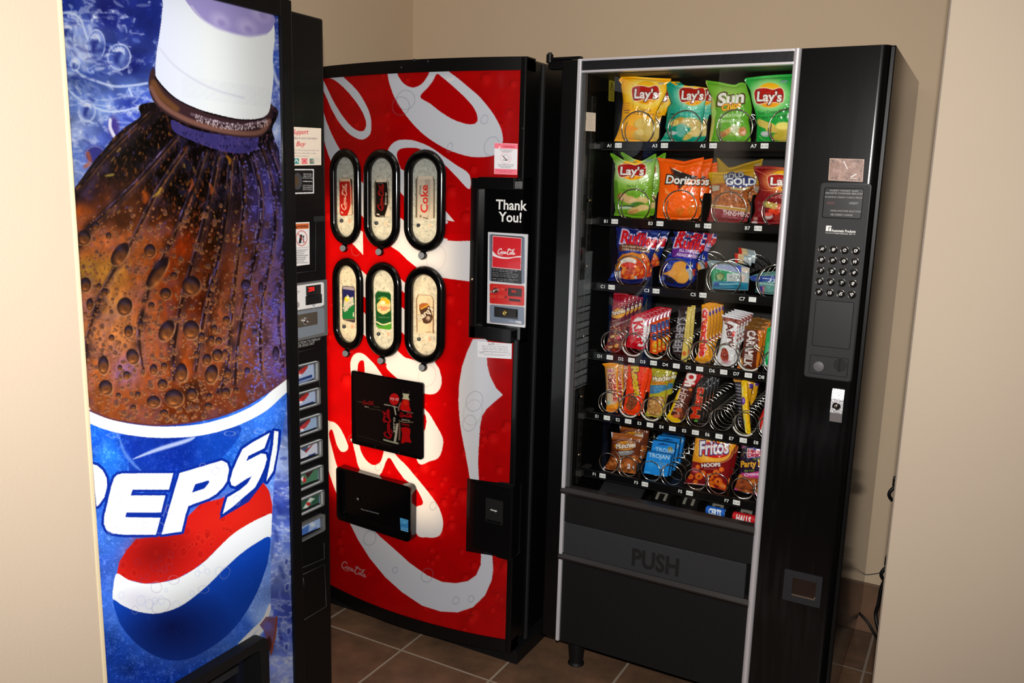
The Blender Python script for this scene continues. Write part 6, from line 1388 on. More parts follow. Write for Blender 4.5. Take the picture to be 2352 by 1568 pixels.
def a5(c):
    c.a[:] = (92, 160, 38); c.ell(560,430,280,170,(190,225,120),.6,soft=.6); c.poly([(165,190),(230,400),(330,600),(320,1000),(250,1310),(180,1310),(180,700)], (200,190,110), .9, smooth=True); c.ell(300,780,60,90,(170,205,110),.9)
    c.text('Sun', 372, 650, 215, (240,236,226), -8, slant=.22, wid=470, bold=.04, out=((70,38,20), .075)); c.text('Chips', 450, 745, 112, (248,176,30), -12, slant=.2, wid=345, bold=.035, out=((120,60,15), .06))
    c.text('FRENCH ONION', 430, 862, 58, (225,235,210), -3, wid=380, bold=.02); c.text("OIGNON A LA FRANÇAISE", 382, 955, 50, (215,228,200), -3, wid=420, bold=.02)
    blobs(c, [(520,1140,110,50,(190,130,60),-40),(600,1090,100,45,(206,150,80),-35),(470,1160,60,50,(150,90,40),0),(690,1080,90,100,(214,218,190)),(740,1130,60,80,(190,200,150)),(830,1110,72,84,(190,110,40)),(640,1160,60,36,(150,180,90))])
    for i in range(4): c.line([(440+i*45,1190-i*18),(500+i*40,1080-i*12)], 10, (226,180,120), .7)
    c.line([(550,1290),(750,1300),(975,1305)], 16, (215,225,200), .8)
A5 = packet('chip_bag', 'chip bag', 'light green chip bag with outlined white and orange lettering, third slot of the top shelf', None, ZB,
 [(170,190),(400,220),(640,272),(720,270),(745,240),(830,228),(885,250)], [(228,1300),(400,1320),(600,1350),(760,1345),(975,1312)],
 [(170,190),(165,240),(220,380),(270,480),(255,700),(270,900),(240,1150),(228,1300)], [(885,250),(925,380),(965,490),(1000,700),(990,800),(935,900),(965,1050),(975,1312)], a5, (90,160,45), .022)
def a7(c):
    c.a[:] = (22, 150, 56); c.ell(1300,450,360,330,(150,220,120),.7,soft=.5); sunlogo(c, 1045, 330, 1570, 590, (225,250,190)); tfat(c, 1520, 215, 130)
    c.text('Sour Cream & Onion', 1105, 812, 62, (12,70,30), -5, wid=620); c.text('Crème sure et oignon', 1105, 900, 62, (12,70,30), -6, wid=600)
    for i in range(8): c.ell(1150+i*32, 960+i*12, 52, 78, (214-(i % 2)*18,186,92), .95, -30)
    blobs(c, [(1330,1050,90,90,(222,190,90),20),(1240,1160,80,52,(150,160,155)),(1225,1150,70,40,(196,200,200)),(1500,1090,140,80,(210,180,90)),(1560,1010,140,70,(245,225,120)),(1640,1180,240,110,(214,182,84),-15),(1480,1180,120,70,(190,170,60),-30)])
    c.line([(1310,1160),(1450,1145)], 5, (30,60,20)); c.line([(1130,1190),(1200,1260),(1330,1290)], 10, (150,190,110)); c.micro(1000, 700, 60, 4, 46, (16,100,45), -6, h=12)
A7 = packet('chip_bag', 'chip bag', 'bright green chip bag with a red logo, right end of the top shelf', None, ZB,
 [(855,190),(880,150),(1200,110),(1450,90),(1700,78),(1940,74)], [(1075,1330),(1300,1350),(1600,1335),(1900,1330)],
 [(855,190),(900,250),(965,380),(995,560),(1060,800),(1085,1000),(1080,1200),(1075,1330)], [(1940,74),(1960,500),(1940,900),(1900,1330)], a7, (20,140,52), .024)
# ---- row B
def b1(c):
    c.a[:] = (104, 156, 34); c.ell(600,480,330,260,(195,225,150),.75,soft=.5); c.poly([(245,600),(320,640),(330,1250),(245,1290)], (70,120,25), .5); sunlogo(c, 325, 300, 855, 525, (225,240,205))
    tfat(c, 850, 235, 140); c.text('Dill Pickle', 485, 745, 52, (60,90,25), 2, wid=235); c.text("Cornichons à l'aneth", 372, 815, 46, (60,90,25), -1, wid=500)
    blobs(c, [(400,920,90,70,(140,90,50)),(430,930,80,75,(214,178,130)),(540,980,110,75,(206,170,118)),(620,1000,80,60,(222,190,140)),(780,990,120,70,(212,182,124)),(700,1060,130,40,(60,110,30)),(500,1110,160,30,(60,80,50)),(460,1130,140,24,(190,205,180)),(660,1170,150,55,(206,166,110),-12),(800,1130,110,60,(214,180,124)),(620,1210,110,36,(190,140,80),-15)])
B1 = packet('chip_bag', 'chip bag', 'lime green chip bag with two peaked top corners, first slot of the second shelf', None, ZC,
 [(175,100),(215,95),(430,228),(650,288),(850,215),(1015,110),(1055,112)], [(245,1280),(450,1290),(600,1320),(800,1330),(920,1310)],
 [(175,100),(190,150),(258,240),(278,370),(245,600),(250,1000),(280,1150),(245,1280)], [(1055,112),(1040,230),(1022,450),(992,640),(965,1000),(945,1150),(920,1310)], b1, (105,160,38), .022)
again(B1, 'lime green chip bag behind the front lime green bag on the second shelf', .004, .07, .006)
def b3(c):
    c.a[:] = (236, 92, 14); c.ell(1500,1000,300,300,(246,110,30),.6,soft=.6); c.line([(1080,220),(1300,260),(1560,350),(1900,260)], 14, (250,140,60), .8, soft=.5)
    c.poly([(1330,370),(1560,460),(1700,510),(1860,540),(1620,620),(1490,800),(1480,840),(1430,640),(1380,480)], (44,34,32)); c.line([(1345,380),(1530,460)], 16, (245,225,200), 1, soft=.3); c.line([(1440,640),(1490,800)], 20, (190,30,20), 1, soft=.3); c.line([(1490,800),(1610,680),(1780,595)], 26, (240,120,40), 1, soft=.3); c.line([(1490,810),(1640,690)], 8, (240,215,170), 1, soft=.3); c.poly([(1300,340),(1370,400),(1430,700),(1380,620)], (90,30,15), .6)
    c.text('Doritos', 1222, 662, 150, (240,238,232), 3, slant=.12, wid=650, bold=.03, out=((26,20,20), .10))
    c.line([(1490,800),(1610,690),(1775,600)], 16, (240,120,40), .9, soft=.3); c.text('ZESTY', 1745, 782, 26, (240,190,170), 2, wid=105, bold=.02); c.micro(1770, 798, 70, 1, 10, (245,180,150), 2, h=8); c.text('MORDANT', 1655, 892, 30, (235,180,165), 1, wid=185, bold=.02); c.micro(1830, 280, 110, 2, 22, (250,150,120), -6, h=8)
    for q, cl in (([(1420,1150),(1590,1150),(1500,1290)], (214,110,30)), ([(1630,1160),(1780,1040),(1790,1180),(1700,1290)], (220,112,28))):
        mottled(c, q, [cl, (236,140,50), (190,80,20)], int(q[0][0]), 40, (6, 14))
    c.poly([(1210,740),(1225,860),(1400,880),(1300,840)], (250,190,140), .5); c.line([(1460,1345),(1700,1335),(1830,1330)], 12, (250,200,170), .9)
B3 = packet('chip_bag', 'chip bag', 'orange tortilla chip bag with white lettering on a black triangle, frontmost of the three', 'orange tortilla chip bags', ZC,
 [(1065,180),(1160,188),(1350,225),(1560,262),(1750,212),(1955,170)], [(1060,1320),(1300,1345),(1600,1362),(1835,1330)],
 [(1065,180),(1100,260),(1112,450),(1115,620),(1090,900),(1072,1100),(1060,1320)], [(1955,170),(1940,300),(1912,500),(1895,800),(1870,1000),(1835,1330)], b3, (220,82,14), .022)
again(B3, 'second orange tortilla chip bag, right behind the front orange one', .003, .075); again(B3, 'third orange tortilla chip bag, rearmost of the orange ones', .006, .155, -.006)
def pret(c, off=0):
    c.a[:] = (160, 98, 48); c.poly([(200,350),(1300,350),(1300,690),(1100,700),(560,700),(200,690)], (170,128,22)); c.poly([(200,440),(600,460),(560,560),(220,560)], (190,150,30), .8)
    mottled(c, [(230,700),(1200,700),(1100,1100),(270,1080)], [(150,82,36),(176,104,50),(120,60,26),(200,130,74),(96,46,20)], 5, 420, (10, 30))
    c.poly([(290,710),(440,710),(420,800),(300,820)], (170,172,160), .85); c.poly([(1080,720),(1190,730),(1170,840),(1100,850)], (150,150,150), .7)
    c.poly([(530,560),(560,500),(660,450),(760,470),(860,500),(1080,560),(1110,640),(1060,700),(900,740),(700,740),(560,690)], (34,44,92), 1, smooth=True)
    c.text('ROLD', 520, 590, 90, (200,200,190), -8, wid=380, bold=.02, out=((30,36,70), .06)); c.text('GOLD', 545, 690, 125, (222,222,222), 1, wid=570, bold=.035, out=((30,40,90), .06)); c.line([(620,712),(800,735),(1000,720)], 8, (60,90,180)); c.line([(660,755),(840,785),(990,755)], 36, (165,170,120), .9)
    c.line([(280,1075),(600,1110),(960,1160)], 14, (214,205,190)); c.line([(280,1100),(600,1140),(960,1185)], 36, (176,138,50)); c.line([(270,1125),(600,1170),(960,1220)], 8, (220,212,200))
    c.poly([(150,1130),(280,1130),(600,1175),(1000,1225),(1000,1420),(150,1420)], (120,18,34)); c.text('THINS•MINCES', 490, 1268, 92, (228,220,218), 5, wid=600, bold=.02); c.line([(450,1255),(900,1345)], 4, (190,130,140), smooth=False); c.text('PRETZELS/BRETZELS', 470, 1305, 26, (214,180,184), 7, wid=460)
B5 = packet('pretzel_bag', 'pretzel bag', 'gold and maroon pretzel bag, front of the third slot on the second shelf', None, ZD,
 [(220,465),(300,452),(450,462),(600,452),(750,430),(900,410),(1080,392)], [(190,1380),(500,1400),(750,1412),(960,1395)],
 [(220,465),(232,560),(270,680),(282,900),(290,1000),(270,1100),(220,1300),(190,1380)], [(1080,392),(1110,600),(1075,750),(985,850),(985,1000),(970,1200),(960,1395)], pret, (150,110,30), .020)
def pretb(c): pret(c); c.poly([(300,100),(1300,100),(1300,600),(300,700)], (150,118,22)); c.text('GOLD', 640, 690, 125, (200,200,200), 1, wid=480, bold=.035, out=((30,40,90), .06)); c.line([(390,190),(620,390),(1250,210)], 12, (190,160,50), .8); c.micro(1090, 310, 110, 2, 26, (150,150,170), -6, h=14)
packet('pretzel_bag', 'pretzel bag', 'gold pretzel bag with a V-shaped top edge, behind the front pretzel bag', None, ZD,
 [(385,175),(430,200),(620,385),(900,290),(1262,200)], [(380,1330),(700,1350),(1080,1340)], [(385,175),(400,500),(400,900),(380,1330)], [(1262,200),(1235,330),(1195,760),(1110,1000),(1080,1340)], pretb, (140,108,30), .016, y=BY+.045)
def b7(c):
    c.a[:] = (112, 14, 22); c.ell(1640,620,330,260,(220,90,40),.55,soft=.6); sunlogo(c, 1350, 500, 1960, 720, (250,190,110)); c.micro(1100, 375, 300, 1, 10, (214,150,120), 1, h=9); c.text('Ketchup', 1400, 950, 72, (186,130,130), 0, wid=430)
    c.line([(1080,395),(1380,540)], 8, (245,170,130), .8, soft=.4); c.line([(1180,700),(1260,800),(1460,800)], 8, (245,170,130), .7, soft=.4)
    for i in range(6): c.ell(1310+i*40, 1060+i*10, 55, 60, (190-(i % 2)*20,160,80), .95, -30)
    blobs(c, [(1500,1110,80,50,(196,166,96)),(1430,1190,70,42,(224,70,30)),(1520,1220,60,60,(206,52,24)),(1590,1140,70,90,(206,90,70)),(1540,1340,90,80,(150,50,44)),(1360,1290,86,60,(196,190,186)),(1360,1255,80,36,(214,80,70)),(1120,1340,44,36,(170,130,120)),(1100,1410,60,26,(190,180,175))])
B7 = packet('chip_bag', 'chip bag', 'dark red ketchup chip bag at the right end of the second shelf', None, ZD,
 [(1080,345),(1300,335),(1500,350),(1700,370),(1860,380)], [(1030,1420),(1300,1440),(1600,1440),(1820,1438)],
 [(1080,345),(1100,450),(1162,560),(1192,720),(1212,780),(1130,900),(1090,1000),(1110,1200),(1045,1340),(1030,1420)], [(1860,380),(1870,800),(1820,1438)], b7, (110,16,24), .022)
# ---- row C
def ruf(c, x, y, ang=12, ls=1):
    c.text('Ruffles', x, y, 235*ls, (196, 22, 36), ang, slant=.05, wid=720*ls, bold=.045, out=((214,205,235), .09)); c.text('Ruffles', x, y, 235*ls, (200, 24, 34), ang, slant=.05, wid=720*ls, bold=.045)
def c1(c):
    c.a[:] = (16, 30, 92); c.ell(760,480,420,200,(30,80,190),.5,soft=.6); ruf(c, 470, 395, 9)
    c.poly([(480,450),(700,440),(900,480),(1050,540),(1060,620),(900,590),(700,560),(470,580)], (98,52,30), 1, smooth=True); c.text("SOUR CREAM 'N BACON", 505, 495, 38, (232,214,200), 5, wid=520, bold=.02); c.text('CRÈME SURE ET BACON', 505, 555, 38, (232,214,200), 6, wid=540, bold=.02); c.micro(1075, 205, 170, 2, 26, (110,140,220), 3, h=16)
    c.poly([(420,760),(520,640),(620,625),(720,595),(860,640),(940,610),(1000,660),(1060,760),(1060,900),(440,900)], (206,124,42)); c.poly([(345,850),(430,820),(480,960),(400,975)], (190,120,44)); c.poly([(360,1000),(480,975),(600,1060),(560,1110),(430,1130)], (190,192,196)); c.ell(310,1060,50,46,(70,100,200),.8)
    mottled(c, [(520,900),(620,860),(800,740),(1060,760),(1050,1000),(1000,1110),(520,1130)], [(196,66,36),(214,120,40),(176,60,30),(228,150,60),(150,40,28)], 9, 120, (16, 48)); c.ell(640,790,165,80,(226,216,206)); c.ell(640,850,130,50,(205,40,32),.9)
    for i in range(14): c.ell(560+13*i, 775+((i*37) % 60), 8, 6, (120,90,60), .8)
    c.poly([(740,1120),(800,1060),(810,1140)], (190,196,206)); c.poly([(920,1140),(990,1060),(1010,1150)], (150,160,200))
C1 = packet('chip_bag', 'chip bag', 'dark blue chip bag with red lettering over a brown stripe, third shelf', None, ZE,
 [(340,30),(480,72),(700,122),(900,168),(1100,160),(1305,160)], [(220,1170),(450,1172),(650,1235),(900,1215),(1025,1150)],
 [(340,30),(392,120),(412,300),(400,450),(440,650),(380,850),(300,1050),(220,1170)], [(1305,160),(1250,350),(1185,500),(1135,650),(1085,800),(1062,1000),(1025,1150)], c1, (16,28,84), .022)
again(C1, 'dark blue chip bag hidden behind the one with the brown stripe', .003, .07)
def c3(c):
    c.a[:] = (16, 30, 96); c.ell(1750,800,380,260,(24,62,190),.6,soft=.6); ruf(c, 1545, 480, 14); c.poly([(1520,530),(1700,515),(1960,580),(2010,740),(1750,700),(1510,695)], (104,40,136)); c.text('ALL DRESSED', 1650, 585, 58, (226,214,236), 6, wid=400, bold=.03); c.text('ASSAISONNÉES', 1600, 668, 58, (226,214,236), 8, wid=430, bold=.03)
    c.ell(1450,745,85,44,(50,90,210),.9); c.line([(1390,740),(1510,750)], 8, (20,40,110)); c.poly([(1560,820),(1700,780),(1800,830),(1780,930),(1830,1010),(1860,1100),(1780,1215),(1640,1215),(1540,1130),(1420,1060),(1330,1030),(1480,960)], (212,146,60), 1, smooth=True); c.poly([(1700,960),(1800,930),(1840,1080),(1780,1190),(1620,1180)], (226,166,84), .7, smooth=True)
    c.poly([(1780,960),(1880,900),(1950,1000),(1930,1130),(1860,1170),(1840,1020)], (176,180,186), .95); c.poly([(1880,780),(1920,830),(1930,900),(1860,880)], (205,205,210)); c.ell(1900,830,14,40,(26,20,24)); c.poly([(1920,950),(1990,930),(1980,1060),(1940,1080)], (180,50,40)); c.poly([(1380,1080),(1520,1130),(1560,1210),(1400,1190)], (30,22,28), .9, smooth=True); c.ell(1315,1130,44,50,(90,120,215),.8); c.micro(1400, 860, 90, 2, 40, (150,170,220), 5, h=18)
C3 = packet('chip_bag', 'chip bag', 'blue chip bag with red lettering over a purple stripe, frontmost of the three', 'blue chip bags with a purple stripe', ZE,
 [(1480,290),(1560,300),(1700,285),(1900,315),(2185,360)], [(1240,1210),(1500,1280),(1700,1310),(1900,1235),(1965,1180)],
 [(1480,290),(1532,420),(1510,520),(1500,690),(1380,750),(1330,900),(1300,1030),(1270,1130),(1240,1210)], [(2185,360),(2150,560),(2050,650),(2002,750),(1992,900),(1975,1000),(1965,1180)], c3, (16,30,92), .022)
again(C3, 'blue purple-striped chip bag standing just behind the front one', -.008, .045, .013); again(C3, 'blue purple-striped chip bag, rearmost of the three', .0, .115, .013)
def c5(c):
    c.a[:] = (128, 150, 155); c.poly([(300,790),(600,840),(900,900),(900,1080),(300,1080)], (20,140,90)); c.ell(495,970,100,88,(70,120,60)); c.ell(495,970,70,62,(130,150,90)); c.ring(495,970,92,80,8,(24,50,36)); c.poly([(640,900),(1110,900),(1110,1100),(640,1080)], (176,186,184))
    for i in range(6): c.line([(700+i*36,960),(740+i*36,1020)], 10, (90,96,96), .8)
    c.poly([(340,1060),(900,1080),(1090,1110),(1080,1250),(340,1230)], (40,120,150)); c.line([(360,1110),(600,1130),(880,1120)], 26, (170,215,225), .9, soft=.4); c.line([(380,1200),(800,1190)], 14, (110,180,220), .9, soft=.4); c.poly([(370,1090),(480,1080),(480,1180),(370,1180)], (50,90,150))
    c.poly([(380,700),(1110,760),(1110,900),(900,880),(600,820),(330,780)], (150,160,190)); c.poly([(760,720),(940,750),(940,890),(860,850)], (70,90,170)); c.poly([(960,760),(1120,790),(1110,890),(960,880)], (214,200,184)); c.poly([(960,930),(1030,940),(1000,1090),(950,1070)], (214,190,180)); c.line([(310,690),(420,740)], 18, (235,240,240)); c.line([(440,800),(700,860),(900,930)], 16, (228,236,236), .9, soft=.3)
packet('travel_kit', 'travel kit', 'clear pouch holding a green and blue travel pack, third slot of the third shelf', None, ZF,
 [(215,650),(300,620),(600,650),(900,700),(1125,790)], [(330,1225),(700,1255),(1090,1262)], [(215,650),(285,790),(310,1000),(330,1225)], [(1125,790),(1120,1000),(1090,1262)], c5, (110,130,135), .016, m=vcmat('shiny_pouch_print', .12, coat=.8))
def c5b(c):
    c.a[:] = (200, 190, 170); c.poly([(800,460),(880,480),(880,680),(800,670)], (196,40,30)); c.poly([(880,480),(1000,500),(1000,700),(880,680)], (222,196,150)); c.poly([(1000,510),(1190,550),(1160,750),(1000,700)], (150,170,180)); c.poly([(1010,560),(1170,590),(1150,700),(1010,670)], (190,196,196)); c.micro(905, 540, 80, 4, 30, (120,100,80), 8, h=8); c.micro(1030, 600, 100, 4, 24, (90,100,110), 8, h=8)
k_ = packet('medicine_packet', 'packet', 'small red and white packet, frontmost of the packets behind the travel pouch', 'small packets behind the travel pouch', ZF, [(808,468),(990,500),(1185,545)], [(812,660),(980,700),(1150,745)], [(808,468),(812,660)], [(1185,545),(1150,745)], c5b, (190,184,176), .004, y=BY+.10, wr=.3)
for i, l in enumerate(('second small packet behind the travel pouch, blue end showing', 'third small packet behind the travel pouch', 'fourth small packet behind the travel pouch', 'rearmost small packet behind the travel pouch')): again(k_, l, -.012*(i > 0)*i, .045*(i+1), .004)
def c7(c):
    c.a[:] = (96, 140, 138); c.poly([(1130,950),(1700,960),(1760,1060),(1300,1080),(1150,1050)], (40,66,140)); c.line([(1400,1000),(1680,1030)], 12, (215,225,235), .9, soft=.3); c.line([(1440,960),(1500,900),(1560,890)], 14, (205,170,130), .8); c.poly([(1320,1170),(1450,1170),(1430,1330),(1300,1320)], (70,60,140)); c.poly([(1400,1170),(1450,1180),(1430,1330),(1390,1320)], (190,110,120)); c.line([(1330,1110),(1660,1150)], 12, (225,235,235), .9, soft=.3); c.ell(1560,1250,120,80,(120,175,165),.7,soft=.5); c.poly([(1260,1090),(1320,1090),(1300,1320),(1240,1310)], (40,80,74))
packet('travel_kit', 'travel kit', 'clear pouch with a blue and pale green pack, right end of the third shelf', None, ZF,
 [(1120,965),(1300,905),(1500,868),(1790,850)], [(1240,1305),(1500,1342),(1790,1352)], [(1120,965),(1155,1055),(1262,1085),(1240,1305)], [(1790,850),(1800,1352)], c7, (90,130,130), .016, m=vcmat('shiny_pouch_print', .12, coat=.8))
# ---- row D
def d1(c):
    c.a[:] = (150, 12, 34); c.a *= (.85+.3*fbm(c.H, c.W, 40, 3, 3))[..., None]; c.line([(270,460),(420,310),(600,310)], 8, (190,160,160), .8); c.poly([(270,500),(400,420),(560,340),(600,700),(250,760)], (92,36,26), .9, smooth=True)
    c.text('TRAIL MIX · FRUIT & NUT', 285, 405, 20, (190,150,145), -13, wid=290, bold=.02); c.ell(410,490,140,95,(222,160,40),1,-12); c.text('Munchies', 272, 530, 82, (240,236,226), -12, slant=.15, wid=285, bold=.03, out=((90,40,25), .08)); c.text('SWEET MIX', 300, 655, 24, (190,170,160), -14, wid=160, bold=.02); c.line([(260,750),(400,700),(540,640)], 12, (214,205,205), .9); c.micro(290, 700, 200, 1, 10, (190,170,160), -16, h=14)
    mottled(c, [(230,780),(560,740),(500,1000),(450,1180),(200,1160)], [(110,40,26),(196,130,70),(214,160,90),(150,80,40),(90,30,24),(220,186,120)], 4, 60, (14, 34)); blobs(c, [(420,950,40,26,(206,90,110)),(300,930,44,26,(222,190,130),-20),(300,810,40,20,(190,110,90)),(280,1060,36,20,(90,80,80)),(380,1100,50,30,(226,170,90),-30),(260,1130,40,20,(222,180,120))])
D1 = packet('snack_mix_bag', 'snack mix bag', 'red snack mix bag with a yellow oval, frontmost of its row, fourth shelf', 'red snack mix bags', ZG,
 [(332,98),(470,92),(600,112)], [(130,1165),(300,1205),(440,1232)], [(332,98),(300,350),(262,740),(240,850),(210,1050),(130,1165)], [(600,112),(592,300),(562,500),(542,650),(512,850),(472,1050),(440,1232)], d1, (140,16,32), .014)
line_up(D1, ['second red snack mix bag from the front, fourth shelf', 'third red snack mix bag from the front, fourth shelf', 'fourth red snack mix bag from the front, fourth shelf', 'rearmost red snack mix bag on the fourth shelf'], .036, -.001, .001)
def d2(c):
    c.a[:] = (186, 12, 30); c.polys([[(680,720),(720,620),(800,570),(880,590),(950,700),(980,800),(940,1000),(900,1100),(840,1120),(760,1090),(720,960),(690,850)]], (228,224,224)); c.line([(665,760),(700,630),(790,560),(880,575)], 10, (230,190,195)); c.poly([(890,600),(960,590),(1020,640),(960,720),(920,690)], (190,110,130)); c.line([(900,600),(960,580),(1030,630)], 8, (230,200,205))
    c.text('Kit', 700, 650, 175, (190,14,28), 82, wid=260, bold=.05, vert=(.985,-.17)); c.text('Kat', 700, 850, 180, (190,14,28), 78, wid=250, bold=.05, vert=(.985,-.17)); c.line([(650,1080),(700,980),(740,1000)], 20, (190,120,80), .6, soft=.5); c.micro(590, 1100, 120, 1, 20, (200,120,130), 6, h=10)
D2 = packet('chocolate_bar', 'chocolate bar', 'red wafer bar with a white oval, frontmost of its row on the fourth shelf', 'red wafer bars', ZG,
 [(660,540),(780,528),(1012,562)], [(560,1120),(700,1152),(880,1182)], [(660,540),(642,650),(612,850),(560,1120)], [(1012,562),(978,750),(955,900),(935,1100),(880,1182)], d2, (170,12,28), .012)
line_up(D2, ['second red wafer bar from the front', 'third red wafer bar from the front', 'fourth red wafer bar from the front', 'fifth red wafer bar from the front', 'sixth red wafer bar from the front', 'rearmost red wafer bar'], .033, 0, .0005)
def d3(c):
    c.a[:] = (206, 72, 18); c.poly([(1030,700),(1140,700),(1140,840),(1030,860)], (40,66,130)); c.poly([(1060,880),(1140,880),(1140,1000),(1060,1000)], (40,70,150)); c.text('SNAX', 1050, 730, 28, (210,214,225), 88, wid=110, bold=.02); blobs(c, [(1110,1040,34,30,(240,170,40)),(1080,1100,30,60,(236,140,30)),(1120,1110,20,50,(180,190,60)),(1100,1200,40,30,(240,190,90))])
D3 = packet('chocolate_bar', 'chocolate bar', 'slim orange and blue bar, frontmost of its row on the fourth shelf', 'orange and blue bars', ZG,
 [(1012,700),(1050,655),(1145,650)], [(1008,1230),(1090,1262),(1172,1262)], [(1012,700),(1015,900),(1008,1230)], [(1145,650),(1168,900),(1172,1262)], d3, (200,70,20), .010)
line_up(D3, ['second orange and blue bar from the front', 'third orange and blue bar from the front', 'rearmost orange and blue bar'], .036, 0, .0)
def d4(c):
    c.a[:] = (38, 22, 24); c.poly([(1728,360),(1812,360),(1760,1000),(1712,1410),(1600,1400),(1680,760)], (206,182,96)); c.line([(1738,700),(1700,1100)], 3, (90,80,50), smooth=False); c.line([(1716,760),(1680,1100)], 3, (120,104,60), smooth=False); c.micro(1700, 800, 26, 12, 26, (120,104,60), 96, h=3)
    c.text("HERSHEY'S", 1570, 1240, 120, (176,172,176), -84, wid=670, bold=.03, vert=(-.99,-.1)) if False else None
    c.text("HERSHEY'S", 1608, 1225, 150, (168,164,170), -83.5, wid=660, bold=.02, vert=(-.97,-.02)); c.ell(1665,1250,40,44,(196,90,40),.9)
D4 = packet('chocolate_bar', 'chocolate bar', 'dark brown bar with silver lettering and a yellow back, front of its row', None, ZG,
 [(1560,372),(1690,368),(1808,368)], [(1440,1245),(1580,1290),(1600,1400),(1712,1408)], [(1560,372),(1530,600),(1480,900),(1440,1245)], [(1808,368),(1785,700),(1750,1050),(1712,1408)], d4, (60,48,34), .006, wr=.3)
again(D4, 'dark brown bar with a yellow back, tucked behind the front one', 0, .036)
def d5(c):
    c.a[:] = (226, 150, 24); c.line([(300,900),(260,1100)], 40, (150,90,30), .6, soft=.5); c.poly([(480,300),(560,270),(540,380),(490,370)], (90,70,150)); c.text('crunchie', 372, 250, 125, (206, 26, 34), 94.5, wid=880, bold=.05, out=((240,214,220), .10), vert=(.98,.05)); c.poly([(190,1190),(540,1250),(500,1290),(190,1240)], (190,130,30)); c.line([(450,600),(480,900),(500,1150)], 26, (190,120,20), .7, soft=.5)
D5 = packet('chocolate_bar', 'chocolate bar', 'orange-yellow bar with red lettering running down it, frontmost of its row', 'orange-yellow bars on the fourth shelf', ZH,
 [(345,160),(430,148),(520,165)], [(190,1230),(330,1265),(500,1275)], [(345,160),(340,500),(305,800),(262,1120),(190,1230)], [(520,165),(520,500),(490,800),(520,1180),(500,1275)], d5, (214,140,24), .013)
line_up(D5, ['second orange-yellow bar from the front, fourth shelf', 'third orange-yellow bar from the front, fourth shelf', 'fourth orange-yellow bar from the front, fourth shelf', 'rearmost orange-yellow bar on the fourth shelf'], .033, 0, 0)
def d6(c):
    c.a[:] = (222, 220, 222); c.poly([(730,360),(1110,430),(1090,560),(1000,520),(880,470),(760,460)], (110,44,36), .9); r = random.Random(3)
    for _ in range(60): c.ell(r.uniform(750,1090), r.uniform(390,480)+.12*0, r.uniform(8,18), r.uniform(8,18), r.choice([(150,70,56),(90,30,26),(190,120,100)]), .8)
    for _ in range(90): t = r.random(); c.ell(1080-60*t+r.uniform(-50,20), 480+760*t, r.uniform(7,20), r.uniform(7,20), r.choice([(130,54,44),(96,34,30),(170,100,86),(222,220,222)]), .85)
    c.text('Aero', 785, 500, 150, (96, 34, 28), 80, wid=470, bold=.03, vert=(.98,.02), slant=.1); c.poly([(930,660),(990,680),(950,780),(915,760)], (200,60,60)); mottled(c, [(730,1000),(800,990),(850,1090),(840,1220),(760,1230),(700,1150)], [(140,56,40),(180,90,66),(100,36,28)], 5, 40, (8, 20)); c.poly([(725,345),(1110,425),(1100,455),(725,385)], (220,220,228)); c.ell(800,1240,80,36,(190,110,120),.7,soft=.4); c.ell(690,950,30,60,(90,160,120),.5,soft=.6)
D6 = packet('chocolate_bar', 'chocolate bar', 'white and brown bubbly chocolate bar, frontmost of its row on the fourth shelf', 'white and brown bars', ZH,
 [(725,345),(900,378),(1105,432)], [(570,1300),(780,1330),(950,1352)], [(725,345),(752,480),(712,800),(662,1050),(570,1300)], [(1105,432),(1065,650),(1015,1000),(965,1200),(950,1352)], d6, (190,180,180), .012)
line_up(D6, ['second white and brown bar from the front', 'third white and brown bar from the front', 'fourth white and brown bar from the front', 'rearmost white and brown bar'], .033)
def d7(c):
    c.a[:] = (88, 34, 18); c.poly([(1400,620),(1540,640),(1500,900),(1400,1420),(1370,1300),(1420,900)], (196,112,30), .95); c.poly([(1100,540),(1560,560),(1540,650),(1150,620)], (110,74,30)); c.text('CARAMILK', 1222, 640, 155, (226,220,218), 97, wid=690, bold=.03, vert=(.97,.1)); c.poly([(1010,1330),(1100,1200),(1130,1330),(1040,1420)], (214,120,40), .9); c.poly([(1060,1180),(1110,1160),(1130,1320),(1060,1330)], (222,170,90), .8)
D7 = packet('chocolate_bar', 'chocolate bar', 'dark brown and caramel bar with white capitals, front of its row', 'brown and caramel bars', ZH,
 [(1160,555),(1300,545),(1535,600)], [(1010,1360),(1180,1400),(1392,1432)], [(1160,555),(1152,800),(1115,1000),(1085,1200),(1010,1360)], [(1535,600),(1505,900),(1462,1200),(1392,1432)], d7, (90,44,20), .012)
line_up(D7, ['second brown and caramel bar from the front', 'rearmost brown and caramel bar'], .038, 0, .006)
def d8(c):
    c.a[:] = (18, 160, 84); c.ell(1700,1000,90,130,(24,22,40),1); c.ell(1640,1060,60,130,(190,225,205),.7,soft=.6); c.line([(1580,640),(1550,1100)], 16, (90,200,140), .6, soft=.5); c.poly([(1500,1290),(1700,1330),(1700,1370),(1500,1340)], (205,214,208))
packet('candy_packet', 'candy packet', 'bright green candy packet at the right end of the fourth shelf', None, ZH,
 [(1590,605),(1650,580),(1830,560)], [(1490,1320),(1620,1345),(1790,1362)], [(1590,605),(1562,750),(1532,1000),(1490,1320)], [(1830,560),(1820,1000),(1790,1362)], d8, (18,140,76), .012)
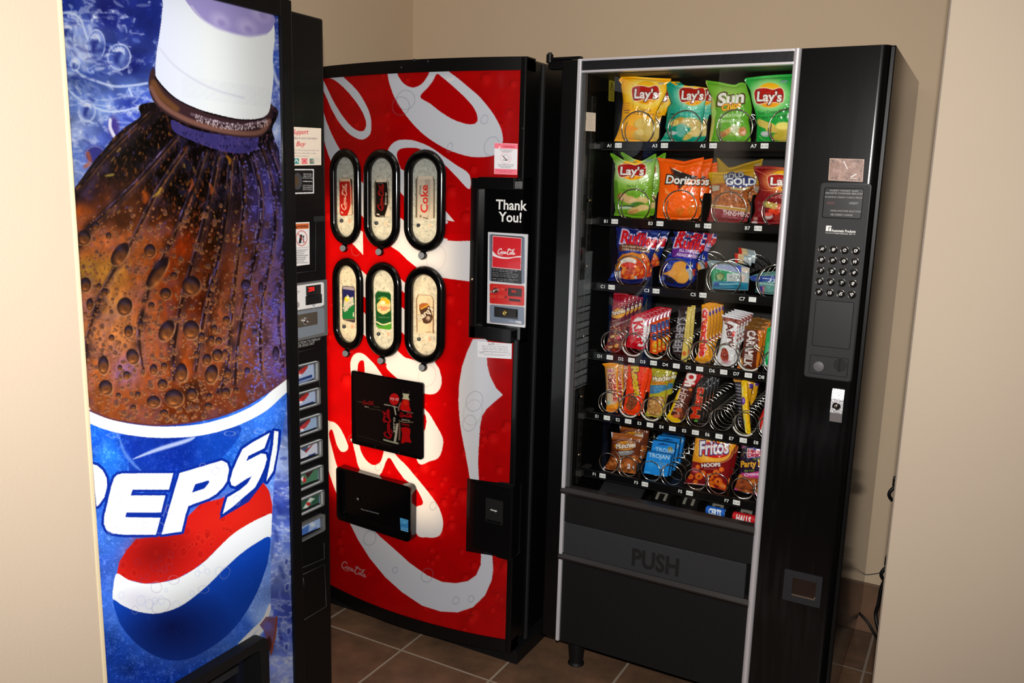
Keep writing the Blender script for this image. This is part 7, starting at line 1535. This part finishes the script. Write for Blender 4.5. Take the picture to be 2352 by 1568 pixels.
# ---- row E
def e1(c):
    c.a[:] = (236, 152, 28); c.poly([(170,190),(400,190),(400,930),(210,960)], (196,140,70), .9); c.poly([(215,220),(360,215),(400,950),(330,960),(215,600)], (222,190,150), .5); c.text('CRISP', 225, 330, 76, (120, 34, 26), 86, wid=360, bold=.04, vert=(1,.0), out=((236,214,190), .07)); c.text('COFFEE', 305, 330, 70, (176, 30, 26), 86, wid=560, bold=.04, vert=(1,.0), out=((236,214,190), .07)); c.ell(285,270,66,34,(196,120,140)); c.poly([(215,640),(290,640),(340,940),(215,960)], (206,190,170), .85); c.ell(235,910,24,34,(120,190,180),.8,soft=.4); c.poly([(195,1020),(420,1030),(420,1110),(195,1090)], (226,130,26))
E1 = packet('chocolate_bar', 'chocolate bar', 'yellow-orange bar with red and brown capitals, front left bar of the fifth shelf', 'yellow-orange bars at the left of the fifth shelf', ZI,
 [(112,130),(250,112),(442,102)], [(195,1082),(300,1095),(420,1108)], [(112,130),(165,190),(190,500),(200,900),(195,1082)], [(442,102),(432,400),(442,700),(432,900),(420,1108)], e1, (220,140,30), .012)
again(E1, 'yellow-orange bar directly behind the front one on the fifth shelf', .003, .035, .002); again(E1, 'yellow-orange bar farthest back, at the left of the fifth shelf', .012, .07, .004)
def e2(c):
    c.a[:] = (236, 66, 18); c.line([(560,600),(530,1050)], 30, (250,140,60), .6, soft=.6); c.line([(900,300),(850,1100)], 22, (180,30,12), .5, soft=.6); c.text('Reese', 690, 175, 150, (206, 176, 26), 83, wid=600, bold=.04, vert=(.985,-.02), slant=.1, out=((96, 36, 16), .07)); mottled(c, [(620,900),(640,800),(740,770),(820,830),(800,950),(700,1060),(620,1040),(585,950)], [(122,62,28),(150,84,40),(90,40,20)], 5, 30, (20, 40)); c.ell(960,260,24,40,(200,90,20)); c.ell(1060,420,18,40,(190,80,20))
E2 = packet('chocolate_bar', 'chocolate bar', 'bright orange peanut butter cup packet with yellow lettering, front of its slot', None, ZI,
 [(640,70),(850,85),(1085,112)], [(500,1112),(680,1150),(865,1168)], [(640,70),(622,400),(585,700),(555,950),(500,1112)], [(1085,112),(1035,450),(975,650),(945,900),(865,1168)], e2, (220,62,20), .014)
again(E2, 'orange peanut butter cup packet behind the front orange one', .004, .036)
def e3(c):
    c.a[:] = (176, 164, 44); c.poly([(1130,310),(1520,320),(1520,360),(1120,350)], (150,150,60), .7); c.text('Munchies', 1120, 490, 100, (236,232,220), -5, slant=.1, wid=395, bold=.03, out=((110,64,20), .09)); c.ell(1250,520,160,36,(196,120,30),.9); c.poly([(1070,560),(1410,555),(1400,650),(1240,720),(1060,740)], (60,120,160), 1); c.micro(1110, 610, 240, 2, 50, (120,170,200), -3, h=14); mottled(c, [(1070,820),(1340,800),(1320,1000),(1260,1160),(1080,1160),(1010,1060)], [(176,126,70),(206,160,100),(150,100,50),(222,186,130)], 3, 60, (18, 36))
E3 = packet('snack_mix_bag', 'snack mix bag', 'pale yellow peanut bag with a blue band, front of its slot on the fifth shelf', None, ZI,
 [(1100,138),(1300,150),(1550,175)], [(960,1190),(1110,1180),(1280,1232)], [(1100,138),(1112,400),(1072,560),(1052,800),(1012,1050),(960,1190)], [(1550,175),(1470,450),(1412,600),(1380,900),(1340,1100),(1280,1232)], e3, (160,150,50), .016)
again(E3, 'pale yellow peanut bag in the shade behind the front one', .002, .05, -.004)
def e4(c):
    c.a[:] = (78, 34, 24); c.poly([(1840,200),(2180,230),(2120,270),(1830,240)], (226,150,30)); c.poly([(1830,230),(2170,260),(2010,600),(1700,540)], (176,22,30)); c.text('Oh', 1830, 290, 185, (236,228,222), 104, wid=280, bold=.06, vert=(.97,.22)); c.poly([(1690,620),(1640,660),(1380,1180),(1380,1240),(1500,1310),(1700,1310),(1690,1260),(1480,1150),(1650,800)], (236,190,26)); c.text('HENRY', 1700, 600, 150, (206,176,166), 110, wid=540, bold=.02, vert=(.93,.3)); blobs(c, [(1650,1060,70,50,(176,90,50)),(1600,1180,80,40,(206,110,70)),(1880,650,36,30,(206,120,60)),(1700,1150,40,60,(120,60,40))])
E4 = packet('chocolate_bar', 'chocolate bar', 'leaning red, brown and yellow bar with white letters, middle of the fifth shelf', None, ZI,
 [(1850,215),(2000,222),(2175,242)], [(1380,1215),(1500,1312),(1700,1312)], [(1850,215),(1732,520),(1642,650),(1560,850),(1470,1080),(1380,1215)], [(2175,242),(2050,500),(1945,640),(1880,850),(1825,1000),(1700,1312)], e4, (90,50,26), .012)
again(E4, 'red and brown bar standing behind the leaning one on the fifth shelf', .006, .04)
def e5(c):
    c.a[:] = (22, 20, 22); c.text('Mars', 240, 1060, 170, (206, 44, 24), -77, slant=.3, wid=570, bold=.03, vert=(-.9,-.1), out=((230,150,90), .035)) if False else None
    c.text('Mars', 372, 1085, 160, (200, 40, 22), -81, wid=580, bold=.04, vert=(-.985,-.12), out=((222,130,70), .03)); c.line([(560,330),(545,500),(500,760),(450,1100)], 12, (160,170,185), .9, soft=.3); c.ell(240,1060,40,30,(190,60,20),.9); c.ell(320,1120,36,26,(90,150,50),.9); c.line([(430,350),(400,900)], 18, (60,60,64), .7, soft=.6)
E5 = packet('chocolate_bar', 'chocolate bar', 'black bar with red script lettering, frontmost of its row on the fifth shelf', 'black bars with red lettering', ZJ,
 [(330,312),(450,305),(575,320)], [(195,1125),(320,1150),(445,1112)], [(330,312),(285,480),(232,750),(202,950),(195,1125)], [(575,320),(545,550),(492,750),(445,1112)], e5, (24,22,24), .012)
line_up(E5, ['second black bar with red lettering from the front', 'third black bar with red lettering from the front', 'rearmost black bar with red lettering'], .034, .001, .001)
def e7(c):
    c.a[:] = (232, 190, 26); c.line([(1195,480),(1215,800),(1240,1100),(1270,1350)], 26, (250,236,150), .9, soft=.5); c.line([(1290,400),(1300,700),(1310,1200)], 20, (220,130,30), .6, soft=.5); c.ell(1215,745,38,74,(110,60,170)); c.text('bar', 1200, 700, 30, (230,220,240), 85, wid=80, bold=.02); c.ell(1230,1140,24,40,(150,190,190),.6,soft=.5)
packet('chocolate_bar', 'chocolate bar', 'narrow yellow bar with a purple oval, near the right end of the fifth shelf', None, ZJ,
 [(1178,400),(1220,325),(1275,322),(1305,400)], [(1255,1340),(1300,1375),(1362,1385)], [(1178,400),(1180,700),(1202,1000),(1255,1340)], [(1305,400),(1322,700),(1338,1000),(1362,1385)], e7, (220,180,30), .010)
def e7b(c):
    c.a[:] = (34, 28, 34); c.poly([(1000,270),(1450,290),(1440,400),(1040,380)], (206,140,24)); c.poly([(1190,330),(1480,330),(1340,760),(1240,900)], (206,150,30)); c.poly([(1330,420),(1410,430),(1400,520),(1330,510)], (70,40,140)); c.text('bar', 1380, 470, 60, (60,30,30), 95, wid=180, bold=.03, vert=(.98,.05))
    for i in range(13): y = 440+i*62; c.line([(1075+i*2,y),(1165+i*1,y+12)], 16, (176,170,180), .85)
E7 = packet('chocolate_bar', 'chocolate bar', 'dark bar with a gold top edge and white letters, behind the narrow yellow bar', None, ZJ,
 [(1010,285),(1200,275),(1430,312)], [(1105,1240),(1180,1250),(1260,1245)], [(1010,285),(1060,500),(1090,900),(1105,1240)], [(1430,312),(1400,520),(1330,800),(1260,1245)], e7b, (60,50,40), .010, y=BY+.035)
again(E7, 'dark bar with a gold top edge, behind the other gold-topped bar', .006, .045)
def e8(c): c.a[:] = (190, 20, 22); c.poly([(1600,1100),(1700,950),(1700,1350),(1540,1330)], (225,222,220)); c.ell(1560,1130,40,60,(206,60,40),.8,soft=.4)
packet('candy_packet', 'candy packet', 'red and white packet just showing at the right end of the fifth shelf', None, ZJ,
 [(1665,740),(1780,740),(1880,745)], [(1530,1325),(1700,1350),(1850,1355)], [(1665,740),(1600,900),(1505,1120),(1530,1325)], [(1880,745),(1850,1355)], e8, (180,24,26), .010)
# ---- row F
def f1(c):
    c.a[:] = (96, 44, 22); c.poly([(420,200),(1150,330),(1120,420),(800,360),(430,380)], (156,88,36), .9); c.line([(440,210),(440,320)], 44, (205,208,220)); c.line([(480,450),(720,380),(980,440)], 12, (170,130,120), .9); c.ell(740,520,240,105,(200,130,34),1,-2); c.text('Munchies', 535, 590, 112, (232,226,220), -5, slant=.12, wid=440, bold=.03, out=((70,34,20), .09)); c.poly([(580,650),(900,630),(960,650),(840,730),(640,750)], (130,130,132)); c.text('SALTY MIX', 600, 690, 30, (205,205,210), -4, wid=240, bold=.02)
    mottled(c, [(330,930),(440,800),(700,790),(1060,750),(1050,950),(980,1160),(240,1040)], [(130,70,34),(176,100,46),(96,44,22),(196,120,60)], 7, 70, (22, 60)); c.ell(830,930,90,100,(190,110,60),.8,soft=.3); c.text('2', 785, 1030, 100, (232,228,230), 5, wid=66, bold=.05); c.poly([(240,1035),(290,960),(300,1040)], (205,205,212)); c.poly([(900,1000),(945,960),(940,1060)], (190,196,210))
F1 = packet('snack_mix_bag', 'snack mix bag', 'brown peanut bag with a yellow oval, front of the first slot on the bottom shelf', None, ZK,
 [(430,212),(600,240),(850,262),(1130,335)], [(240,1035),(550,1090),(760,1130),(980,1162)], [(430,212),(442,420),(432,600),(402,780),(332,930),(240,1035)], [(1130,335),(1105,500),(1075,700),(1062,850),(995,1000),(980,1162)], f1, (90,44,24), .016)
again(F1, 'brown peanut bag behind the front brown one on the bottom shelf', -.004, .075, .010)
def f3(c, hd=False):
    c.a[:] = (20, 128, 208)
    if not hd: c.text('TROJAN', 1265, 770, 92, (190,214,232), 8, wid=470, bold=.02); c.micro(1450, 900, 240, 3, 50, (150,200,232), 8, h=14); c.ell(1330,930,90,90,(60,160,226),.6,soft=.6); c.micro(1195, 1110, 120, 1, 20, (140,200,235), 8, h=18, al='l'); c.micro(1560, 1150, 100, 1, 20, (140,200,235), 8, h=14, al='l')
    else:
        c.poly([(1490,475),(1580,470),(1600,455),(1630,480),(1720,500),(1720,515),(1490,500)], (10,56,110)); c.text('LUBRICATED LATEX', 1370, 590, 30, (120,186,226), 8, wid=300); c.ell(1755,610,58,62,(150,130,50)); c.ring(1755,610,40,42,5,(110,96,40)); c.text('TROJAN', 1420, 640, 92, (170,206,232), 8, wid=470, bold=.02); c.micro(1500, 900, 260, 3, 50, (150,200,232), 8, h=14)
CB = dict(m=CARD, flat=True, wr=0)
packet('blue_box', 'small box', 'blue box with white capitals, frontmost of the blue boxes on the bottom shelf', 'blue boxes on the bottom shelf', ZK, [(1250,652),(1520,690),(1790,735)], [(1155,1140),(1420,1180),(1690,1222)], [(1250,652),(1155,1140)], [(1790,735),(1690,1222)], f3, (20,116,196), 0, y=BY-.012, box=.016, **CB)
bb_ = packet('blue_box', 'small box', 'second blue box from the front, hanging tab and yellow seal showing', 'blue boxes on the bottom shelf', ZK, [(1372,400),(1600,430),(1880,480)], [(1235,1120),(1500,1160),(1760,1200)], [(1372,400),(1235,1120)], [(1880,480),(1760,1200)], lambda c: f3(c, True), (20,112,190), 0, y=BY+.022, box=.016, **CB)
again(bb_, 'third blue box from the front, with its yellow seal', -.001, .045, .003); again(bb_, 'rearmost blue box, tallest in the fan on the bottom shelf', -.001, .09, .008)
def f5(c):
    c.a[:] = (226, 148, 28); c.poly([(240,510),(400,540),(560,520),(720,470),(860,360),(980,200),(900,700),(760,980),(120,860)], (120,16,22), 1); c.ell(590,360,260,170,(240,180,70),.9,5); c.ring(590,355,285,190,10,(250,210,120),.8,5); c.ell(590,345,230,120,(196,28,24),1,8)
    c.text('Fritos', 362, 420, 200, (232,230,232), -4, slant=.1, wid=440, bold=.03, out=((60,50,110), .06)); c.text('HOOPS', 398, 605, 52, (236,230,226), -3, wid=285, bold=.05, out=((60,16,24), .05)); c.micro(440, 630, 200, 1, 10, (222,160,140), 1, h=8); c.poly([(262,610),(360,620),(365,700),(262,680)], (190,70,80)); c.micro(270, 630, 84, 3, 20, (230,180,180), 3, h=8)
    for x, y, r_ in ((235,745,42),(310,830,40),(345,600,36),(360,740,60),(420,700,50),(530,745,56),(545,850,50),(620,690,52),(645,820,66),(700,640,40),(700,880,50),(740,900,40),(560,910,40)): c.ell(x, y, r_, r_*.95, (206,92,28)); c.ell(x-4, y-4, r_*.62, r_*.6, (228,120,44)); c.ell(x, y+2, r_*.3, r_*.34, (120,36,18)) if r_ > 50 or x < 300 else None
    c.text('75 ¢', 690, 900, 26, (222,200,190), 5, wid=56); c.line([(140,845),(320,858),(480,875)], 10, (214,200,200), .9)
F5 = packet('chip_bag', 'chip bag', 'yellow and dark red corn chip bag, front of its slot on the bottom shelf', None, ZL,
 [(320,95),(500,110),(750,160),(955,212)], [(138,845),(300,862),(500,885),(650,932),(760,965)], [(320,95),(300,250),(262,500),(250,600),(222,720),(138,845)], [(955,212),(900,330),(865,500),(825,700),(785,850),(760,965)], f5, (200,120,30), .022)
again(F5, 'yellow and dark red corn chip bag behind the front one', -.002, .06)
def f7(c):
    c.a[:] = (32, 22, 44); c.poly([(985,200),(1500,180),(1500,280),(1150,260),(1000,330)], (130,30,120)); c.line([(1000,330),(1080,270),(1200,250)], 8, (190,150,60)); c.line([(990,440),(1040,390),(1100,380)], 6, (190,150,60)); c.poly([(1090,360),(1150,280),(1330,250),(1400,330),(1380,460),(1120,480),(1070,410)], (50,40,120), .9); c.ell(1195,298,30,24,(140,150,200))
    c.text('Humpty', 1095, 395, 60, (190,40,60), -1, wid=330, bold=.05, out=((232,226,230), .10)); c.text('Dumpty', 1090, 455, 60, (190,40,60), -5, wid=330, bold=.05, out=((232,226,230), .10)); c.text('CRUNCHY MIX', 1170, 500, 24, (150,190,40), -7, wid=240, bold=.02); c.text('Party Mix', 985, 605, 92, (230,170,50), -3, slant=.05, wid=430, bold=.035); c.text('MULTI MIX', 1045, 672, 22, (150,190,40), -2, wid=150, bold=.02)
    mottled(c, [(950,720),(1400,720),(1400,1050),(890,950)], [(150,74,40),(176,96,50),(206,130,60),(110,50,36)], 4, 60, (18, 44)); c.poly([(990,690),(1120,690),(1300,660),(1420,640),(1420,730),(1250,770),(1100,760),(1020,730)], (190,60,130)); c.text('Original', 1035, 742, 48, (235,225,232), -4, slant=.2, wid=235, bold=.02); c.poly([(890,900),(960,960),(900,950)], (170,60,140)); c.poly([(1140,1000),(1250,1000),(1250,1040)], (180,50,140))
packet('snack_mix_bag', 'snack mix bag', 'black and purple party mix bag with orange lettering, right end of the bottom shelf', None, ZL,
 [(985,222),(1010,195),(1150,200),(1400,240)], [(888,945),(1100,985),(1250,1030),(1400,1045)], [(985,222),(1002,330),(962,560),(972,640),(940,780),(888,945)], [(1400,240),(1410,700),(1400,1045)], f7, (60,30,70), .022)
# ---- two rolls in the lower holders
def roll(name, label, P, L, r_, paint, capc, ang=-.02):
    b = Cv(0, 0, 200, 60, 2, (0, 0, 0)); paint(b); nu, nv = 90, 40
    u = np.linspace(0, 1, nu)[None]; v = np.linspace(0, 1, nv)[:, None]; rr_ = r_*np.where((u < .03) | (u > .97), .75, 1)
    a = (1-v)*2*math.pi+math.radians(-68); G = np.zeros((nv, nu, 3)); G[..., 0] = (u-.5)*L; G[..., 1] = -rr_*np.cos(a+math.pi/2+math.pi)*1.0; G[..., 2] = rr_*np.sin(a+math.pi/2+math.pi)
    uv = np.zeros((nv, nu, 2)); uv[..., 0] = u*200; uv[..., 1] = v*60
    o = link(name, gridmesh(name, G, b.sample(uv), FOIL), None, label); o.location = (P[0], P[1]-.012, P[2]-.001); o['category'] = 'candy roll'
    bb = MB(); bb.cyl((-L/2+.001, 0, 0), (-1, 0, 0), r_*.75, r_*.6, .002, mat('roll_end_foil_'+name, capc, .3, metal=.3), 20); bb.cyl((L/2-.001, 0, 0), (1, 0, 0), r_*.75, r_*.6, .002, mat('roll_end_foil_'+name, capc, .3, metal=.3), 20)
    e = bb.done('foil_end'); e.parent = o
    return o
def pc(txt, bg, top_, tc_):
    def f(c):
        c.a[:] = bg; c.fr(0, 0, 1); c.poly([(0,0),(200,0),(200,14),(0,14)], top_); c.poly([(0,50),(200,50),(200,60),(0,60)], top_); c.text(txt, 34, 40, 14, tc_, 0, slant=.1, wid=130, bold=.04)
    return f
roll('mint_roll', 'blue and green roll of mints in a holder under the bottom shelf', hold[2], .054, .0125, pc('CERTS', (20,90,190), (60,150,110), (225,232,240)), (190,200,205))
roll('cough_drop_roll', 'red roll of cough drops under the right end of the bottom shelf', hold[3]+np.array([0, 0, 0]), .062, .013, pc('HALLS', (190,22,30), (120,14,24), (232,226,226)), (200,60,60))

# ================================================================== cords and plugs behind the machines
CORD = mat('black_cord_rubber', (16, 14, 16), .45); YB = on(1, WY-.012)
def tagit(o, label, cat, group=None):
    o['label'] = label; o['category'] = cat
    if group: o['group'] = group
    return o
P = on(1, WY-.02)(np.array([(2055., 1105.), (2062., 1098.), (2038., 1288.), (2035., 1300.)]))
def plug(P, label):
    L = P; o = root('power_plug', L, label, 'plug'); b = MB(); x, y, z = L
    b.box((x+.014, WY-.004, z-.06), (x+.084, WY+.0, z+.055), mat('outlet_plate', (222, 214, 200), .4), .001); b.done('outlet_plate', o)
    b = MB(); b.lathe((x+.02, WY-.004, z), (0, -1, 0), [(.017, 0), (.017, .012), (.014, .03), (.009, .042), (.006, .05)], CORD, 20); b.box((x+.002, WY-.03, z-.015), (x+.038, WY-.004, z+.015), CORD, .004); b.done('plug_body', o)
    b = MB(); t = np.linspace(0, 1, 16); b.tube(np.stack([x+.02-.022*np.sin(t*2.6), WY-.05-.01*np.sin(t*3), z-.055*t+.0*t], -1), .0055, CORD, 10); b.done('strain_relief', o); return o
plug(P[0]+np.array([-.008, 0, 0]), 'black plug in the wall outlet beside the snack machine, upper one')
plug(P[2]+np.array([-.010, 0, -.0]), 'black plug in the wall outlet beside the snack machine, lower one')
fp = on(1, WY-.05)(np.array([(2048., 1128.), (2040., 1200.), (2036., 1290.), (2030., 1330.), (2018., 1390.)]))
zf_ = on(2, .008); fl2 = zf_(np.array([(2012., 1440.), (2010., 1480.), (2012., 1530.), (2030., 1600.)]))
b = MB(); pts = [P[2]+np.array([.03, -.03, 0])]+[np.array(on(1, WY-.07)(np.array([q]))[0]) for q in ((2028., 1340.), (2018., 1385.), (2012., 1420.))]
pts = pts+[np.array([-.13, 2.86, .010]), np.array([-.10, 2.7, .007]), np.array([-.06, 2.5, .007])]
b.tube(spline(pts, False, 8), .006, CORD, 8); tagit(b.done('electrical_cable'), 'thick black cord running down the wall to the floor beside the snack machine', 'cable')
q = on(1, WY-.02)(np.array([(1963., 1408.)]))[0]
b = MB(); b.tube(spline([(-.245, WY-.05, .09), (-.235, WY-.03, .075), (-.20, WY-.03, .045), (-.165, WY-.06, .012), (-.14, WY-.10, .007), (-.12, WY-.2, .007), (-.05, WY-.35, .007)], False, 8), .005, CORD, 8); tagit(b.done('electrical_cable'), 'black cord curving over the floor tiles at the foot of the back wall', 'cable')
q = on(1, WY-.006)(np.array([(1945., 1296.), (1986., 1319.), (2030., 1313.), (2036., 1300.)]))
b = MB(); b.tube(spline([(-.245, WY-.01, .225), tuple(q[1]), tuple(q[2]), tuple(q[3]+np.array([.03, 0, .01]))], False, 8), .0016, mat('grey_cable', (70, 64, 60), .5), 6); tagit(b.done('thin_cable'), 'thin grey cable crossing the wall just above the baseboard', 'cable')
